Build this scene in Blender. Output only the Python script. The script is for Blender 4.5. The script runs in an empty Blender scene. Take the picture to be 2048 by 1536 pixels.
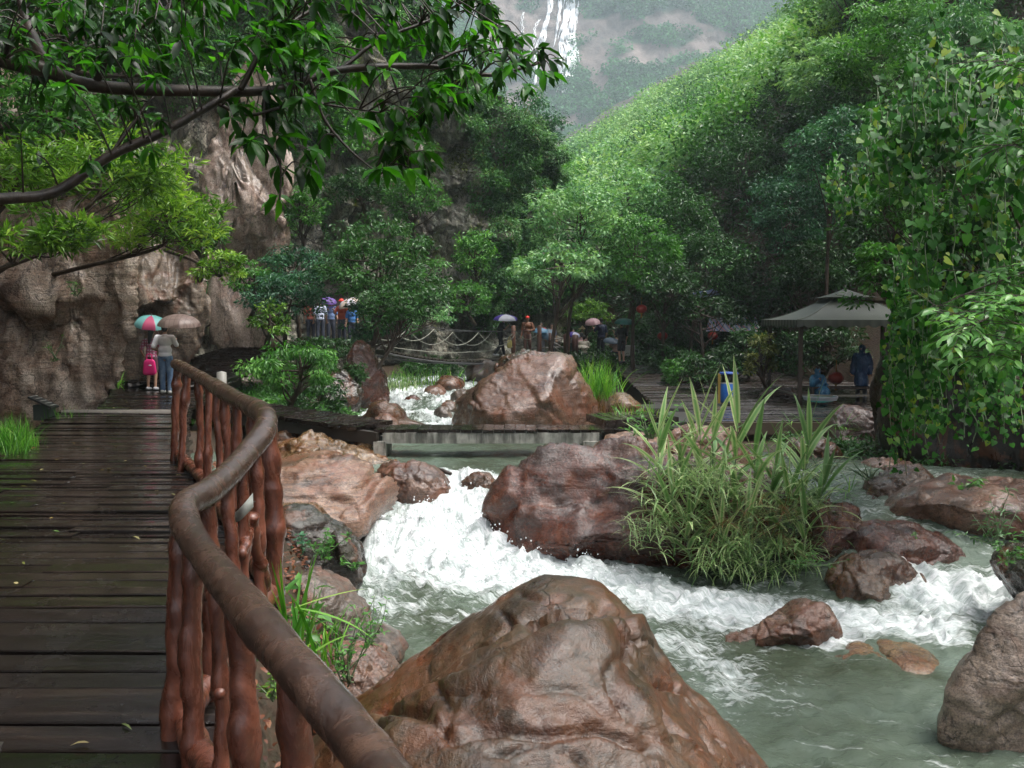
import bpy, bmesh, math, random
import numpy as np
from mathutils import Vector, Matrix

# ------------------------------------------------------------------ camera, world, sun, exposure
SC = bpy.context.scene
PITCH = math.atan(128/1990.0)
FPX = 1990.0
cam_d = bpy.data.cameras.new("camera"); cam = bpy.data.objects.new("camera", cam_d)
SC.collection.objects.link(cam); SC.camera = cam
cam_d.sensor_width = 36; cam_d.lens = FPX/2048*36
cam_d.clip_start = 0.05; cam_d.clip_end = 3000
cam.location = (0, 0, 0); cam.rotation_euler = (math.pi/2-PITCH, 0, 0)

SUN_EL, SUN_AZ = math.radians(62), math.radians(98)     # azimuth from +Y towards +X
w = bpy.data.worlds.new("World"); SC.world = w; w.use_nodes = True
nt = w.node_tree; bg = nt.nodes['Background']
sky = nt.nodes.new('ShaderNodeTexSky'); sky.sky_type = 'NISHITA'; sky.sun_disc = False
sky.sun_elevation = SUN_EL; sky.sun_rotation = SUN_AZ
sky.air_density = 1.0; sky.dust_density = 6.0; sky.ozone_density = 1.0
hs = nt.nodes.new('ShaderNodeHueSaturation'); hs.inputs['Saturation'].default_value = 0.38
nt.links.new(sky.outputs[0], hs.inputs['Color']); nt.links.new(hs.outputs[0], bg.inputs[0])
bg.inputs[1].default_value = 0.15
sd = bpy.data.lights.new("sun", 'SUN'); sd.energy = .9; sd.angle = math.radians(25); sd.color = (1.0, 0.97, 0.92)
sun = bpy.data.objects.new("sun", sd); SC.collection.objects.link(sun)
_sv = Vector((math.sin(SUN_AZ)*math.cos(SUN_EL), math.cos(SUN_AZ)*math.cos(SUN_EL), math.sin(SUN_EL)))
sun.rotation_euler = _sv.to_track_quat('Z', 'Y').to_euler()
SC.view_settings.view_transform = 'Standard'; SC.view_settings.look = 'None'
SC.view_settings.gamma = 1; SC.view_settings.exposure = 1.35
SC.render.engine = 'CYCLES'
cy = SC.cycles
cy.max_bounces = 6; cy.diffuse_bounces = 3; cy.glossy_bounces = 2; cy.transmission_bounces = 4
cy.transparent_max_bounces = 4; cy.volume_bounces = 1; cy.caustics_reflective = False; cy.caustics_refractive = False
cy.use_denoising = True; cy.sample_clamp_indirect = 6; cy.use_adaptive_sampling = True; cy.adaptive_threshold = 0.02
cy.volume_step_rate = 4; cy.denoising_prefilter = 'ACCURATE'; cy.denoising_input_passes = 'RGB_ALBEDO_NORMAL'

# ------------------------------------------------------------------ helpers
RNG = np.random.default_rng(7); random.seed(7)
COL = SC.collection
cp, sp = math.cos(PITCH), math.sin(PITCH)
def P(px, py, d):
    """The world point seen at a place of the photograph, d metres into the scene."""
    u = (px-1024)/FPX; v = (768-py)/FPX
    y = cp+v*sp; z = -sp+v*cp
    return np.array([u/y*d, d, z/y*d])
def PZ(px, py, zz):
    u = (px-1024)/FPX; v = (768-py)/FPX
    y = cp+v*sp; z = -sp+v*cp
    k = zz/z
    return np.array([u*k, y*k, zz])
def tag(o, label=None, cat=None, group=None, kind=None):
    if label: o['label'] = label
    if cat: o['category'] = cat
    if group: o['group'] = group
    if kind: o['kind'] = kind
    return o
def empty(name, loc=(0,0,0), label=None, cat=None, group=None):
    o = bpy.data.objects.new(name, None); COL.objects.link(o); o.location = Vector(loc)
    o.empty_display_size = 0.2
    return tag(o, label, cat, group)
def npmesh(name, V, F, mat=None, parent=None, smooth=True, attrs=None, origin=None, mats=None, midx=None):
    """V (n,3); F a list of arrays of equal-length faces or an (m,k) array."""
    V = np.asarray(V, np.float32)
    if origin is None and parent is None: origin = (0,0,0)
    if origin is None: origin = (0,0,0)
    V = V-np.asarray(origin, np.float32)
    Fs = F if isinstance(F, list) else [F]
    Fs = [np.asarray(f, np.int32) for f in Fs if len(f)]
    me = bpy.data.meshes.new(name)
    me.vertices.add(len(V)); me.vertices.foreach_set('co', V.ravel())
    nl = sum(f.size for f in Fs); npoly = sum(len(f) for f in Fs)
    me.loops.add(nl); me.loops.foreach_set('vertex_index', np.concatenate([f.ravel() for f in Fs]))
    tot = np.concatenate([np.full(len(f), f.shape[1], np.int32) for f in Fs])
    st = np.concatenate([[0], np.cumsum(tot)[:-1]]).astype(np.int32)
    me.polygons.add(npoly); me.polygons.foreach_set('loop_start', st); me.polygons.foreach_set('loop_total', tot)
    me.polygons.foreach_set('use_smooth', np.full(npoly, smooth))
    me.update(calc_edges=True)
    for k, a in (attrs or {}).items():
        at = me.attributes.new(k, 'FLOAT', 'POINT'); at.data.foreach_set('value', np.asarray(a, np.float32))
    for m in (mats or ([mat] if mat else [])): me.materials.append(m)
    if midx is not None: me.polygons.foreach_set('material_index', np.asarray(midx, np.int32))
    o = bpy.data.objects.new(name, me); COL.objects.link(o)
    o.location = Vector([float(v) for v in origin])
    if parent is not None: o.parent = parent; o.location = Vector([float(v) for v in origin])-parent.location
    return o
def merge(parts):
    """parts: list of (V,F) with quads/tris arrays -> V, [F4, F3]"""
    Vs, F4, F3, n = [], [], [], 0
    for V, F in parts:
        Vs.append(V)
        for f in (F if isinstance(F, list) else [F]):
            f = np.asarray(f)
            if len(f) == 0: continue
            (F4 if f.shape[1] == 4 else F3).append(f+n)
        n += len(V)
    out = []
    if F4: out.append(np.concatenate(F4))
    if F3: out.append(np.concatenate(F3))
    return np.concatenate(Vs), out
def _hash(i, j, k, seed):
    h = (i*374761393+j*668265263+k*2147483647+seed*1274126177) & 0xffffffff
    h = ((h ^ (h >> 13))*1274126177) & 0xffffffff
    h = ((h ^ (h >> 16))*2246822519) & 0xffffffff
    return ((h ^ (h >> 15)) & 0xffffff)/float(0xffffff)*2-1
def vn(Q, seed=0):
    Q = np.asarray(Q, float); I = np.floor(Q).astype(np.int64); f = Q-I; f = f*f*f*(f*(f*6-15)+10)
    i, j, k = I[:,0], I[:,1], I[:,2]; r = 0
    for a in (0,1):
        for b in (0,1):
            for c in (0,1):
                wgt = (f[:,0] if a else 1-f[:,0])*(f[:,1] if b else 1-f[:,1])*(f[:,2] if c else 1-f[:,2])
                r = r+wgt*_hash(i+a, j+b, k+c, seed)
    return r
def fbm(Q, seed=0, oc=4, lac=2.05, g=0.5, ridged=False):
    s, a, t = 0, 1.0, 0
    Q = np.asarray(Q, float)
    for o in range(oc):
        n = vn(Q, seed+o*17)
        if ridged: n = 1-2*np.abs(n)
        s = s+a*n; t += a; a *= g; Q = Q*lac+3.1
    return s/t
def cell(Q, seed=0):
    """Broken-block noise: the value of the nearest block and the distance to its edge."""
    Q = np.asarray(Q, float); I = np.floor(Q).astype(np.int64); f1 = np.full(len(Q), 9.0); f2 = f1.copy(); val = np.zeros(len(Q)); tl = np.zeros(len(Q))
    for a in (-1,0,1):
        for b in (-1,0,1):
            for c in (-1,0,1):
                i, j, k = I[:,0]+a, I[:,1]+b, I[:,2]+c
                p = np.stack([i+.5+.48*_hash(i,j,k,seed+1), j+.5+.48*_hash(i,j,k,seed+2), k+.5+.48*_hash(i,j,k,seed+3)], -1)
                d = np.linalg.norm(Q-p, axis=1); m = d < f1
                f2 = np.where(m, f1, np.minimum(f2, d)); val = np.where(m, _hash(i,j,k,seed+4), val); tl = np.where(m, ((Q-p)*np.stack([_hash(i,j,k,seed+5), _hash(i,j,k,seed+6), _hash(i,j,k,seed+7)], -1)).sum(1), tl); f1 = np.where(m, d, f1)
    return val+1.6*tl, f2-f1
def unit(v): return v/np.maximum(np.linalg.norm(v, axis=-1, keepdims=True), 1e-9)
def sstep(a, b, x): t = np.clip((x-a)/(b-a), 0, 1); return t*t*(3-2*t)
def box(c, s, rz=0, rx=0):
    """A box as (V, F): centre c, full sizes s."""
    x, y, z = np.array(s)/2
    V = np.array([[-x,-y,-z],[x,-y,-z],[x,y,-z],[-x,y,-z],[-x,-y,z],[x,-y,z],[x,y,z],[-x,y,z]], float)
    if rx: R = np.array([[1,0,0],[0,math.cos(rx),-math.sin(rx)],[0,math.sin(rx),math.cos(rx)]]); V = V@R.T
    if rz: R = np.array([[math.cos(rz),-math.sin(rz),0],[math.sin(rz),math.cos(rz),0],[0,0,1]]); V = V@R.T
    F = np.array([[0,3,2,1],[4,5,6,7],[0,1,5,4],[1,2,6,5],[2,3,7,6],[3,0,4,7]])
    return V+np.array(c, float), F
def beam(a, b, w, h, up=(0,0,1)):
    """A box from a to b, w wide and h high."""
    a, b = np.array(a, float), np.array(b, float); d = unit(b-a); s = unit(np.cross(d, up)); u = np.cross(s, d)
    V = []
    for p in (a, b):
        for q in ((-1,-1),(1,-1),(1,1),(-1,1)): V.append(p+s*q[0]*w/2+u*q[1]*h/2)
    F = np.array([[0,1,2,3],[7,6,5,4],[0,4,5,1],[1,5,6,2],[2,6,7,3],[3,7,4,0]])
    return np.array(V), F
def spline(pts, n):
    """Catmull-Rom through pts (any columns), n samples."""
    p = np.array(pts, float); p = np.vstack([2*p[0]-p[1], p, 2*p[-1]-p[-2]])
    m = len(p)-3; t = np.linspace(0, m-1e-6, n); i = t.astype(int); f = (t-i)[:,None]
    a, b, c, d = p[i], p[i+1], p[i+2], p[i+3]
    return 0.5*((2*b)+(c-a)*f+(2*a-5*b+4*c-d)*f**2+(3*b-a-3*c+d)*f**3)
def tube(pts, rad, seg=8, cap=True, wob=0, seed=0, flat=None):
    """A tube through pts with radius (scalar or array)."""
    p = np.array(pts, float); n = len(p); r = np.broadcast_to(np.array(rad, float), (n,))
    T = np.gradient(p, axis=0); T = unit(T)
    ref = np.array([0,0,1.0]) if abs(T[0][2]) < .9 else np.array([1.0,0,0])
    S = np.zeros_like(p); U = np.zeros_like(p); s = unit(np.cross(T[0], ref))
    for i in range(n):
        s = unit(s-T[i]*np.dot(s, T[i])); S[i] = s; U[i] = np.cross(T[i], s)
    a = np.linspace(0, 2*math.pi, seg, endpoint=False)
    ca, sa = np.cos(a), np.sin(a)
    R = r[:,None,None]*np.ones((n,seg,1))
    V = p[:,None,:]+R*(S[:,None,:]*ca[None,:,None]+U[:,None,:]*sa[None,:,None]*(flat or 1))
    V = V.reshape(-1,3)
    if wob:
        nn = unit(V-np.repeat(p, seg, 0)); V = V+nn*(fbm(V/(np.mean(r)*1.6), seed, 3)*wob)[:,None]
    i = np.arange(n-1)[:,None]; j = np.arange(seg)[None,:]; j2 = (j+1) % seg
    F = np.stack([i*seg+j, i*seg+j2, (i+1)*seg+j2, (i+1)*seg+j], -1).reshape(-1,4)
    if not cap: return V, [F]
    V = np.vstack([V, p[0]-T[0]*r[0]*.3, p[-1]+T[-1]*r[-1]*.3]); c0, c1 = n*seg, n*seg+1
    jj = np.arange(seg); j2 = (jj+1) % seg
    F3 = np.vstack([np.stack([jj*0+c0, j2, jj], -1), np.stack([jj*0+c1, (n-1)*seg+jj, (n-1)*seg+j2], -1)])
    return V, [F, F3]
def copy_tree(o, parent=None):
    c = o.copy(); COL.objects.link(c)
    if parent is not None: c.parent = parent
    for ch in list(o.children): copy_tree(ch, c)
    return c
def remesh(V, F, vox, smooth=4):
    """Fuse overlapping closed pieces into one continuous surface."""
    o = npmesh('tmp', V, F); m = o.modifiers.new('r', 'REMESH'); m.mode = 'VOXEL'; m.voxel_size = vox
    if smooth: s = o.modifiers.new('s', 'SMOOTH'); s.iterations = smooth; s.factor = .5
    dg = bpy.context.evaluated_depsgraph_get(); e = o.evaluated_get(dg); me = e.to_mesh()
    n = len(me.vertices); V2 = np.empty(n*3, np.float32); me.vertices.foreach_get('co', V2)
    L = np.empty(len(me.loops), np.int32); me.loops.foreach_get('vertex_index', L)
    tot = np.empty(len(me.polygons), np.int32); me.polygons.foreach_get('loop_total', tot)
    st = np.empty(len(me.polygons), np.int32); me.polygons.foreach_get('loop_start', st)
    Fo = []
    for k in (4, 3):
        s_ = st[tot == k]
        if len(s_): Fo.append(L[s_[:,None]+np.arange(k)])
    e.to_mesh_clear(); d = o.data; bpy.data.objects.remove(o); bpy.data.meshes.remove(d)
    return V2.reshape(-1,3).astype(float), Fo
def ico(sub):
    bm = bmesh.new(); bmesh.ops.create_icosphere(bm, subdivisions=sub, radius=1)
    V = np.array([v.co[:] for v in bm.verts]); F = np.array([[v.index for v in f.verts] for f in bm.faces]); bm.free()
    return V, F
ICO = {k: ico(k) for k in (2, 3, 4, 5, 6)}
def vnormals(V, F):
    N = np.zeros_like(V)
    for f in (F if isinstance(F, list) else [F]):
        n = np.cross(V[f[:,1]]-V[f[:,0]], V[f[:,2]]-V[f[:,0]])
        for k in range(f.shape[1]):
            for c in range(3): N[:,c] += np.bincount(f[:,k], n[:,c], len(V))
    return unit(N)

# ------------------------------------------------------------------ materials
class NT:
    def __init__(s, name):
        s.m = bpy.data.materials.new(name); s.m.use_nodes = True; s.t = s.m.node_tree
        s.b = s.t.nodes['Principled BSDF']; s.out = s.t.nodes['Material Output']
    def n(s, ty, **k):
        x = s.t.nodes.new(ty)
        for a, v in k.items():
            if a.startswith('i_'):
                kk = a[2:]; kk = int(kk) if kk.isdigit() else kk
                x.inputs[kk].default_value = v
            else: setattr(x, a, v)
        return x
    def l(s, a, b): s.t.links.new(a, b)
    def co(s, kind='Object', scale=(1,1,1), rnd=False, rot=(0,0,0)):
        c = s.n('ShaderNodeTexCoord'); m = s.n('ShaderNodeMapping'); m.inputs['Scale'].default_value = scale
        m.inputs['Rotation'].default_value = rot
        s.l(c.outputs[kind], m.inputs['Vector'])
        if rnd:
            oi = s.n('ShaderNodeObjectInfo'); mu = s.n('ShaderNodeMath', operation='MULTIPLY', i_1=37.0); s.l(oi.outputs['Random'], mu.inputs[0])
            s.l(mu.outputs[0], m.inputs['Location'])
        return m.outputs[0]
    def noise(s, vec, scale, detail=5, rough=.55, dist=0):
        x = s.n('ShaderNodeTexNoise', i_Scale=scale, i_Detail=detail, i_Roughness=rough, i_Distortion=dist); s.l(vec, x.inputs['Vector']); return x.outputs[0]
    def ramp(s, fac, stops):
        r = s.n('ShaderNodeValToRGB'); e = r.color_ramp.elements
        while len(e) < len(stops): e.new(.5)
        for k, (p, c) in enumerate(stops):
            e[k].position = p; e[k].color = (*c, 1) if len(c) == 3 else c
        s.l(fac, r.inputs[0]); return r.outputs[0]
    def mix(s, fac, a, b, mode='MIX'):
        x = s.n('ShaderNodeMix', data_type='RGBA', blend_type=mode)
        for v, k in ((fac, 0), (a, 6), (b, 7)):
            if hasattr(v, 'links') or hasattr(v, 'is_linked'): s.l(v, x.inputs[k])
            elif k == 0: x.inputs[0].default_value = v
            else: x.inputs[k].default_value = (*v, 1)
        return x.outputs[2]
    def math(s, op, a, b=0.0, clamp=False):
        x = s.n('ShaderNodeMath', operation=op, use_clamp=clamp)
        for v, k in ((a, 0), (b, 1)):
            if hasattr(v, 'is_linked'): s.l(v, x.inputs[k])
            else: x.inputs[k].default_value = v
        return x.outputs[0]
    def attr(s, name): return s.n('ShaderNodeAttribute', attribute_name=name).outputs['Fac']
    def bump(s, h, strength, dist=.02, prev=None):
        x = s.n('ShaderNodeBump', i_Strength=strength, i_Distance=dist); s.l(h, x.inputs['Height'])
        if prev is not None: s.l(prev, x.inputs['Normal'])
        return x.outputs[0]
    def end(s, col=None, rough=None, normal=None, spec=None):
        for v, k in ((col, 'Base Color'), (rough, 'Roughness'), (normal, 'Normal'), (spec, 'Specular IOR Level')):
            if v is None: continue
            if hasattr(v, 'is_linked'): s.l(v, s.b.inputs[k])
            elif k == 'Base Color': s.b.inputs[k].default_value = (*v, 1)
            else: s.b.inputs[k].default_value = v
        return s.m
def hexlin(h):
    return tuple(((int(h[i:i+2], 16)/255+.055)/1.055)**2.4 for i in (0,2,4))
_pm = {}
def plain(name, col, rough=.6, bump=.15, scale=60, var=.25, metal=0):
    """An ordinary surface with small tone variation and a fine bump."""
    if name in _pm: return _pm[name]
    t = NT(name); c = t.co(); n = t.noise(c, scale, 4); n2 = t.noise(c, scale*.15, 3)
    a = tuple(v*(1-var) for v in col); b = tuple(min(1, v*(1+var)) for v in col)
    t.b.inputs['Metallic'].default_value = metal
    _pm[name] = t.end(t.mix(t.math('MULTIPLY', t.math('ADD', n, n2), .5), a, b), rough, t.bump(n, bump, .01)); return _pm[name]
def rock_mat(name, tones, scale=1.0, rough=(.18,.5), dark=(.02,.016,.012), crack=.5, stretch=(1,1,1), rot=(0,0,0), moss=0.0, bumpk=1.0, pale=None, darkamt=.5, rust=.45):
    t = NT(name); c = t.co('Object', stretch, True, rot); c0 = t.co('Object', (1,1,1), True)
    big = t.noise(c, .9*scale, 6, .6, .6); fine = t.noise(c, 7*scale, 8, .68, .3); grain = t.noise(c0, 55*scale, 6, .75)
    wv = t.noise(t.co('Object', (stretch[0]*.5, stretch[1]*.5, stretch[2]*5), True, (rot[0]+.5, rot[1]+.35, rot[2])), 1.6*scale, 7, .65, 1.2)
    k = len(tones); base = t.ramp(big, [(.32+.36*i/(k-1), hexlin(h)) for i, h in enumerate(tones)])
    col = t.mix(t.math('MULTIPLY', t.ramp(fine, [(.42,(0,0,0)),(.7,(1,1,1))]), .55), base, hexlin(tones[-1]))
    col = t.mix(t.math('MULTIPLY', t.ramp(wv, [(.5,(0,0,0)),(.68,(1,1,1))]), darkamt), col, dark)
    if pale is not None:
        pn = t.noise(c0, 2.2*scale, 5, .6, .4)
        col = t.mix(t.ramp(pn, [(.6,(0,0,0)),(.66,(1,1,1))]), col, hexlin(pale))
    col = t.mix(1.0, col, t.ramp(grain, [(.3,(.4,.4,.4)),(.7,(1.45,1.42,1.4))]), 'MULTIPLY')
    vo = t.n('ShaderNodeTexVoronoi', feature='DISTANCE_TO_EDGE', i_Scale=.8*scale)
    wr = t.n('ShaderNodeVectorMath', operation='ADD'); wn = t.n('ShaderNodeTexNoise', i_Scale=2.2*scale, i_Detail=5)
    t.l(c, wn.inputs['Vector']); t.l(c, wr.inputs[0]); t.l(wn.outputs['Color'], wr.inputs[1]); t.l(wr.outputs[0], vo.inputs['Vector'])
    cr = t.ramp(vo.outputs[0], [(0,(0,0,0)),(.025,(1,1,1))])
    col = t.mix(t.math('MULTIPLY', t.math('SUBTRACT', 1.0, cr), crack*.8), col, dark)
    spk = t.noise(c0, 22*scale, 6, .8, .3); col = t.mix(1.0, col, t.ramp(spk, [(.36,(.35,.33,.32)),(.5,(1,1,1)),(.66,(1.35,1.3,1.25))]), 'MULTIPLY')
    v2 = t.n('ShaderNodeTexVoronoi', feature='DISTANCE_TO_EDGE', i_Scale=3.1*scale); t.l(wr.outputs[0], v2.inputs['Vector'])
    cr2 = t.ramp(v2.outputs[0], [(0,(0,0,0)),(.03,(1,1,1))]); cm2 = t.ramp(t.noise(c0, 1.7*scale, 4, .6), [(.5,(0,0,0)),(.6,(1,1,1))])
    crk2 = t.math('MULTIPLY', t.math('SUBTRACT', 1.0, cr2), cm2); col = t.mix(t.math('MULTIPLY', crk2, .7), col, dark)
    if moss > 0:
        g = t.n('ShaderNodeNewGeometry'); sx = t.n('ShaderNodeSeparateXYZ'); t.l(g.outputs['Normal'], sx.inputs[0])
        mn = t.noise(c0, 1.2*scale, 6, .7)
        f = t.math('MULTIPLY', t.ramp(t.math('ADD', mn, t.math('MULTIPLY', sx.outputs['Z'], .22)), [(.5,(0,0,0)),(.62,(1,1,1))]), moss)
        col = t.mix(f, col, t.ramp(fine, [(.3,(.012,.022,.006)),(.7,(.05,.075,.02))]))
    nrm = t.bump(cr, crack*.6, .03*bumpk); nrm = t.bump(t.math('SUBTRACT', 1.0, crk2), .6, .02*bumpk, nrm); nrm = t.bump(spk, .5, .02*bumpk, nrm)
    nrm = t.bump(wv, .5, .06*bumpk, nrm)
    nrm = t.bump(fine, .6, .05*bumpk, nrm); nrm = t.bump(grain, .35, .008*bumpk, nrm)
    rg = t.ramp(fine, [(.3,(rough[0],)*3),(.75,(rough[1],)*3)])
    om = t.ramp(t.noise(c0, 1.5*scale, 6, .62, 1.0), [(.53,(0,0,0)),(.6,(1,1,1))]); col = t.mix(t.math('MULTIPLY', om, rust), col, t.mix(fine, hexlin('5a2c12'), hexlin('b0683a')))
    dm = t.ramp(t.noise(c, 1.1*scale, 7, .66, .8), [(.56,(0,0,0)),(.62,(1,1,1))]); col = t.mix(t.math('MULTIPLY', dm, darkamt*1.1), col, dark)
    col = t.mix(1.0, col, (.62,.56,.50), 'MULTIPLY'); t.b.inputs['Coat Weight'].default_value = .55; t.b.inputs['Coat Roughness'].default_value = .16
    t.l(t.bump(fine, .45, .05*bumpk, t.bump(spk, .35, .015*bumpk)), t.b.inputs['Coat Normal'])
    return t.end(col, rg, nrm, .5)
def leaf_mat(name, cols, rough=.42, trans=.28, spec=.36, scale=0.0):
    """cols: list of colours a leaf may have, dark to bright; each leaf carries its own value rnd."""
    t = NT(name); r = t.attr('rnd'); k = len(cols)
    col = t.ramp(r, [(i/(k-1), c) for i, c in enumerate(cols)])
    if scale:
        n = t.noise(t.co(), scale, 3); col = t.mix(1.0, col, t.ramp(n, [(.3,(.6,.6,.6)),(.7,(1.3,1.3,1.3))]), 'MULTIPLY')
    t.end(col, rough, None, spec)
    tr = t.n('ShaderNodeBsdfTranslucent'); bright = t.mix(1.0, col, (1.5,1.7,.7), 'MULTIPLY'); t.l(bright, tr.inputs['Color'])
    mx = t.n('ShaderNodeMixShader', i_0=trans); t.l(t.b.outputs[0], mx.inputs[1]); t.l(tr.outputs[0], mx.inputs[2])
    t.l(mx.outputs[0], t.out.inputs['Surface'])
    return t.m
# ------------------------------------------------------------------ ground, water, slopes
def ip(y, tab):
    a = np.array(tab, float); return [np.interp(y, a[:,0], a[:,k]) for k in range(1, a.shape[1])]
CH = [(0,-.6,9.5),(6,-.8,9),(9,-1.0,8.5),(11.5,-1.5,8),(13,-2.3,8),(15,-3.0,8.5),(17.5,-4.6,8.5),(20,-6.0,4.5),(22,-3.4,2.6),(25,-3.2,.6),(34,-4.2,-1.0),(46,-3.6,2),(60,-3,0)]
WZ = [(0,-3.75),(8,-3.72),(11,-3.66),(13.2,-3.58),(14.6,-3.48),(15.6,-3.30),(16.3,-3.08),(16.9,-2.86),(17.3,-2.77),(18,-2.75),(22,-2.73),(25,-2.62),(34,-2.42),(46,-2.3),(60,-2.2)]
def water_z(x, y):
    sh = 2.9*sstep(2.2, 4.6, x)
    return ip(y+sh*sstep(22, 17, y), WZ)[0]
HX = [(0,9.8),(15,9.0),(25,13.5),(34,14),(45,6),(60,-3.9),(90,-11.7),(230,-48),(400,-90),(600,-150),(1000,-250)]
def ground_z(x, y):
    xl, xr = ip(y, CH); wz = water_z(x, y)
    lb = np.interp(y, [0,5,12,20,30,46], [-2.75,-2.7,-2.2,-2.35,-2.5,-2.0]); rb = np.interp(y, [0,12,20,24,30,46,60], [-3.1,-2.9,-2.8,-3.0,-2.95,-2.0,-1.8])
    z = np.where(x < (xl+xr)/2, wz-.9+(lb-wz+.9)*sstep(.3, -1.6, x-xl), wz-.9+(rb-wz+.9)*sstep(-.3, 1.8, x-xr))
    z = np.where(y > 55, np.maximum(z, -2.2+(y-55)*.03), z)
    x0 = ip(y, HX)[0]; far = sstep(40, 70, y)
    hill = -2.6+(x-x0)*(1.3*(1-far)+.59*far)+far*2.0
    dist = sstep(60, 200, y)
    hill = hill+fbm(np.stack([x/22, y/22, 0*x], -1), 5, 4)*(1.0+5*dist)*sstep(0, 10, x-x0)
    hill = np.minimum(hill, 150)
    return np.where(x > x0, np.maximum(z, hill), z)
gy = np.concatenate([np.arange(-30, 0, 3), np.arange(0, 50, .33), np.arange(50, 240, 2.0), np.arange(240, 1000, 14)])
gx = np.concatenate([np.arange(-320, -16, 12), np.arange(-16, 18, .33), np.arange(18, 60, 1.5), np.arange(60, 500, 5)])
X, Y = np.meshgrid(gx, gy); xs, ys = X.ravel(), Y.ravel()
G = np.stack([xs, ys, ground_z(xs, ys)], -1)
G[:,2] += fbm(G/1.3, 3, 4)*.12
def gridF(n, m):
    i = np.arange(n-1)[:,None]; j = np.arange(m-1)[None,:]
    return np.stack([i*m+j, i*m+j+1, (i+1)*m+j+1, (i+1)*m+j], -1).reshape(-1,4)
t = NT('soil'); c = t.co(); n1 = t.noise(c, 1.3, 6, .65); n2 = t.noise(c, 14, 6, .7)
M_soil = t.end(t.mix(t.ramp(n2, [(.35,(0,0,0)),(.7,(1,1,1))]), t.ramp(n1, [(.35,hexlin('2a1c12')),(.65,hexlin('33351a'))]), hexlin('4a3423')), .6, t.bump(n2, .8, .05))
o = npmesh('ground', G, gridF(len(gy), len(gx)), M_soil); tag(o, kind='structure')

FOAMPATH = [PZ(890,965,-2.85)[:2], PZ(880,1030,-3.15)[:2], PZ(860,1090,-3.38)[:2], PZ(960,1130,-3.5)[:2], PZ(1120,1160,-3.55)[:2], PZ(1300,1190,-3.6)[:2], PZ(1480,1230,-3.62)[:2], PZ(1700,1265,-3.64)[:2], PZ(1850,1270,-3.65)[:2]]
FOAMW = [.8, 1.3, 1.65, 1.6, 1.2, .9, .7, .55, .55]
def seg_dist(x, y, pts, wd):
    best = np.full(len(x), 1e9)
    for k in range(len(pts)-1):
        a, b = np.array(pts[k]), np.array(pts[k+1]); ab = b-a; tt = np.clip(((x-a[0])*ab[0]+(y-a[1])*ab[1])/(ab@ab), 0, 1)
        w_ = wd[k]+(wd[k+1]-wd[k])*tt
        best = np.minimum(best, np.hypot(x-a[0]-ab[0]*tt, y-a[1]-ab[1]*tt)/w_)
    return best
def foam_f(x, y):
    q = np.stack([x*1.1, y*.8, 0*x], -1); wn = fbm(q, 31, 4)*.35
    f = 1.2-seg_dist(x, y, FOAMPATH, FOAMW)*.75+wn*.8
    side = 1.2-seg_dist(x, y, [PZ(1810,1130,-3.2)[:2], PZ(1860,1190,-3.5)[:2], PZ(1900,1230,-3.62)[:2], PZ(2010,1215,-3.6)[:2], PZ(2090,1230,-3.6)[:2]], [.3,.4,.75,.7,.8])*.75+wn
    side2 = .95-seg_dist(x, y, [PZ(1650,1290,-3.65)[:2], PZ(1760,1280,-3.65)[:2], PZ(1900,1300,-3.65)[:2]], [.4,.45,.5])*.8+wn
    mid = .66-seg_dist(x, y, [PZ(780,1190,-3.55)[:2], PZ(900,1230,-3.6)[:2], PZ(1350,1290,-3.66)[:2], PZ(1500,1380,-3.7)[:2]], [1.2,1.1,.9,1.0])*.42+wn*.9
    up = np.where((y > 23.5) & (y < 40), .62+fbm(np.stack([x*1.5, y*.7, 0*x], -1), 8, 3)*.5, 0)
    lip = (.95-np.abs(y-17.1+.25*np.sin(x*2))/.6)*((x > -2.6) & (x < 1.2))+wn*.6
    rs = np.where((x > 4.2) & (y > 13) & (y < 18), .4+wn, 0)
    base = np.where(y < 15, .27+wn*.75, 0)
    return np.clip(np.max([f, side, side2, mid, up, lip, rs, base], axis=0), 0, 1.2)
wy = np.concatenate([np.arange(-2, 7, .5), np.arange(7, 18.6, .042), np.arange(18.6, 24, .12), np.arange(24, 46, .13)])
uu = np.linspace(0, 1, 300)
xl, xr = ip(wy, CH); xl = xl-1.4; xr = xr+1.2
X = xl[:,None]+(xr-xl)[:,None]*uu[None,:]; Y = np.repeat(wy[:,None], len(uu), 1)
xs, ys = X.ravel(), Y.ravel(); fo = foam_f(xs, ys); z = water_z(xs, ys)
q2 = np.stack([xs, ys, 0*xs], -1)
turb = np.clip(fo, 0, 1)
z = z+(.03+.10*turb)*fbm(q2*np.array([1.6,1.2,1]), 41, 4)+turb*.13*fbm(q2*4, 43, 4, ridged=True)+turb*.07*fbm(q2*11, 44, 4)
z = z+.042*fbm(q2*np.array([2.2,3.6,1])+.4*np.stack([fbm(q2*1.3,48,2)]*3,-1), 47, 5, ridged=True)
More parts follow.
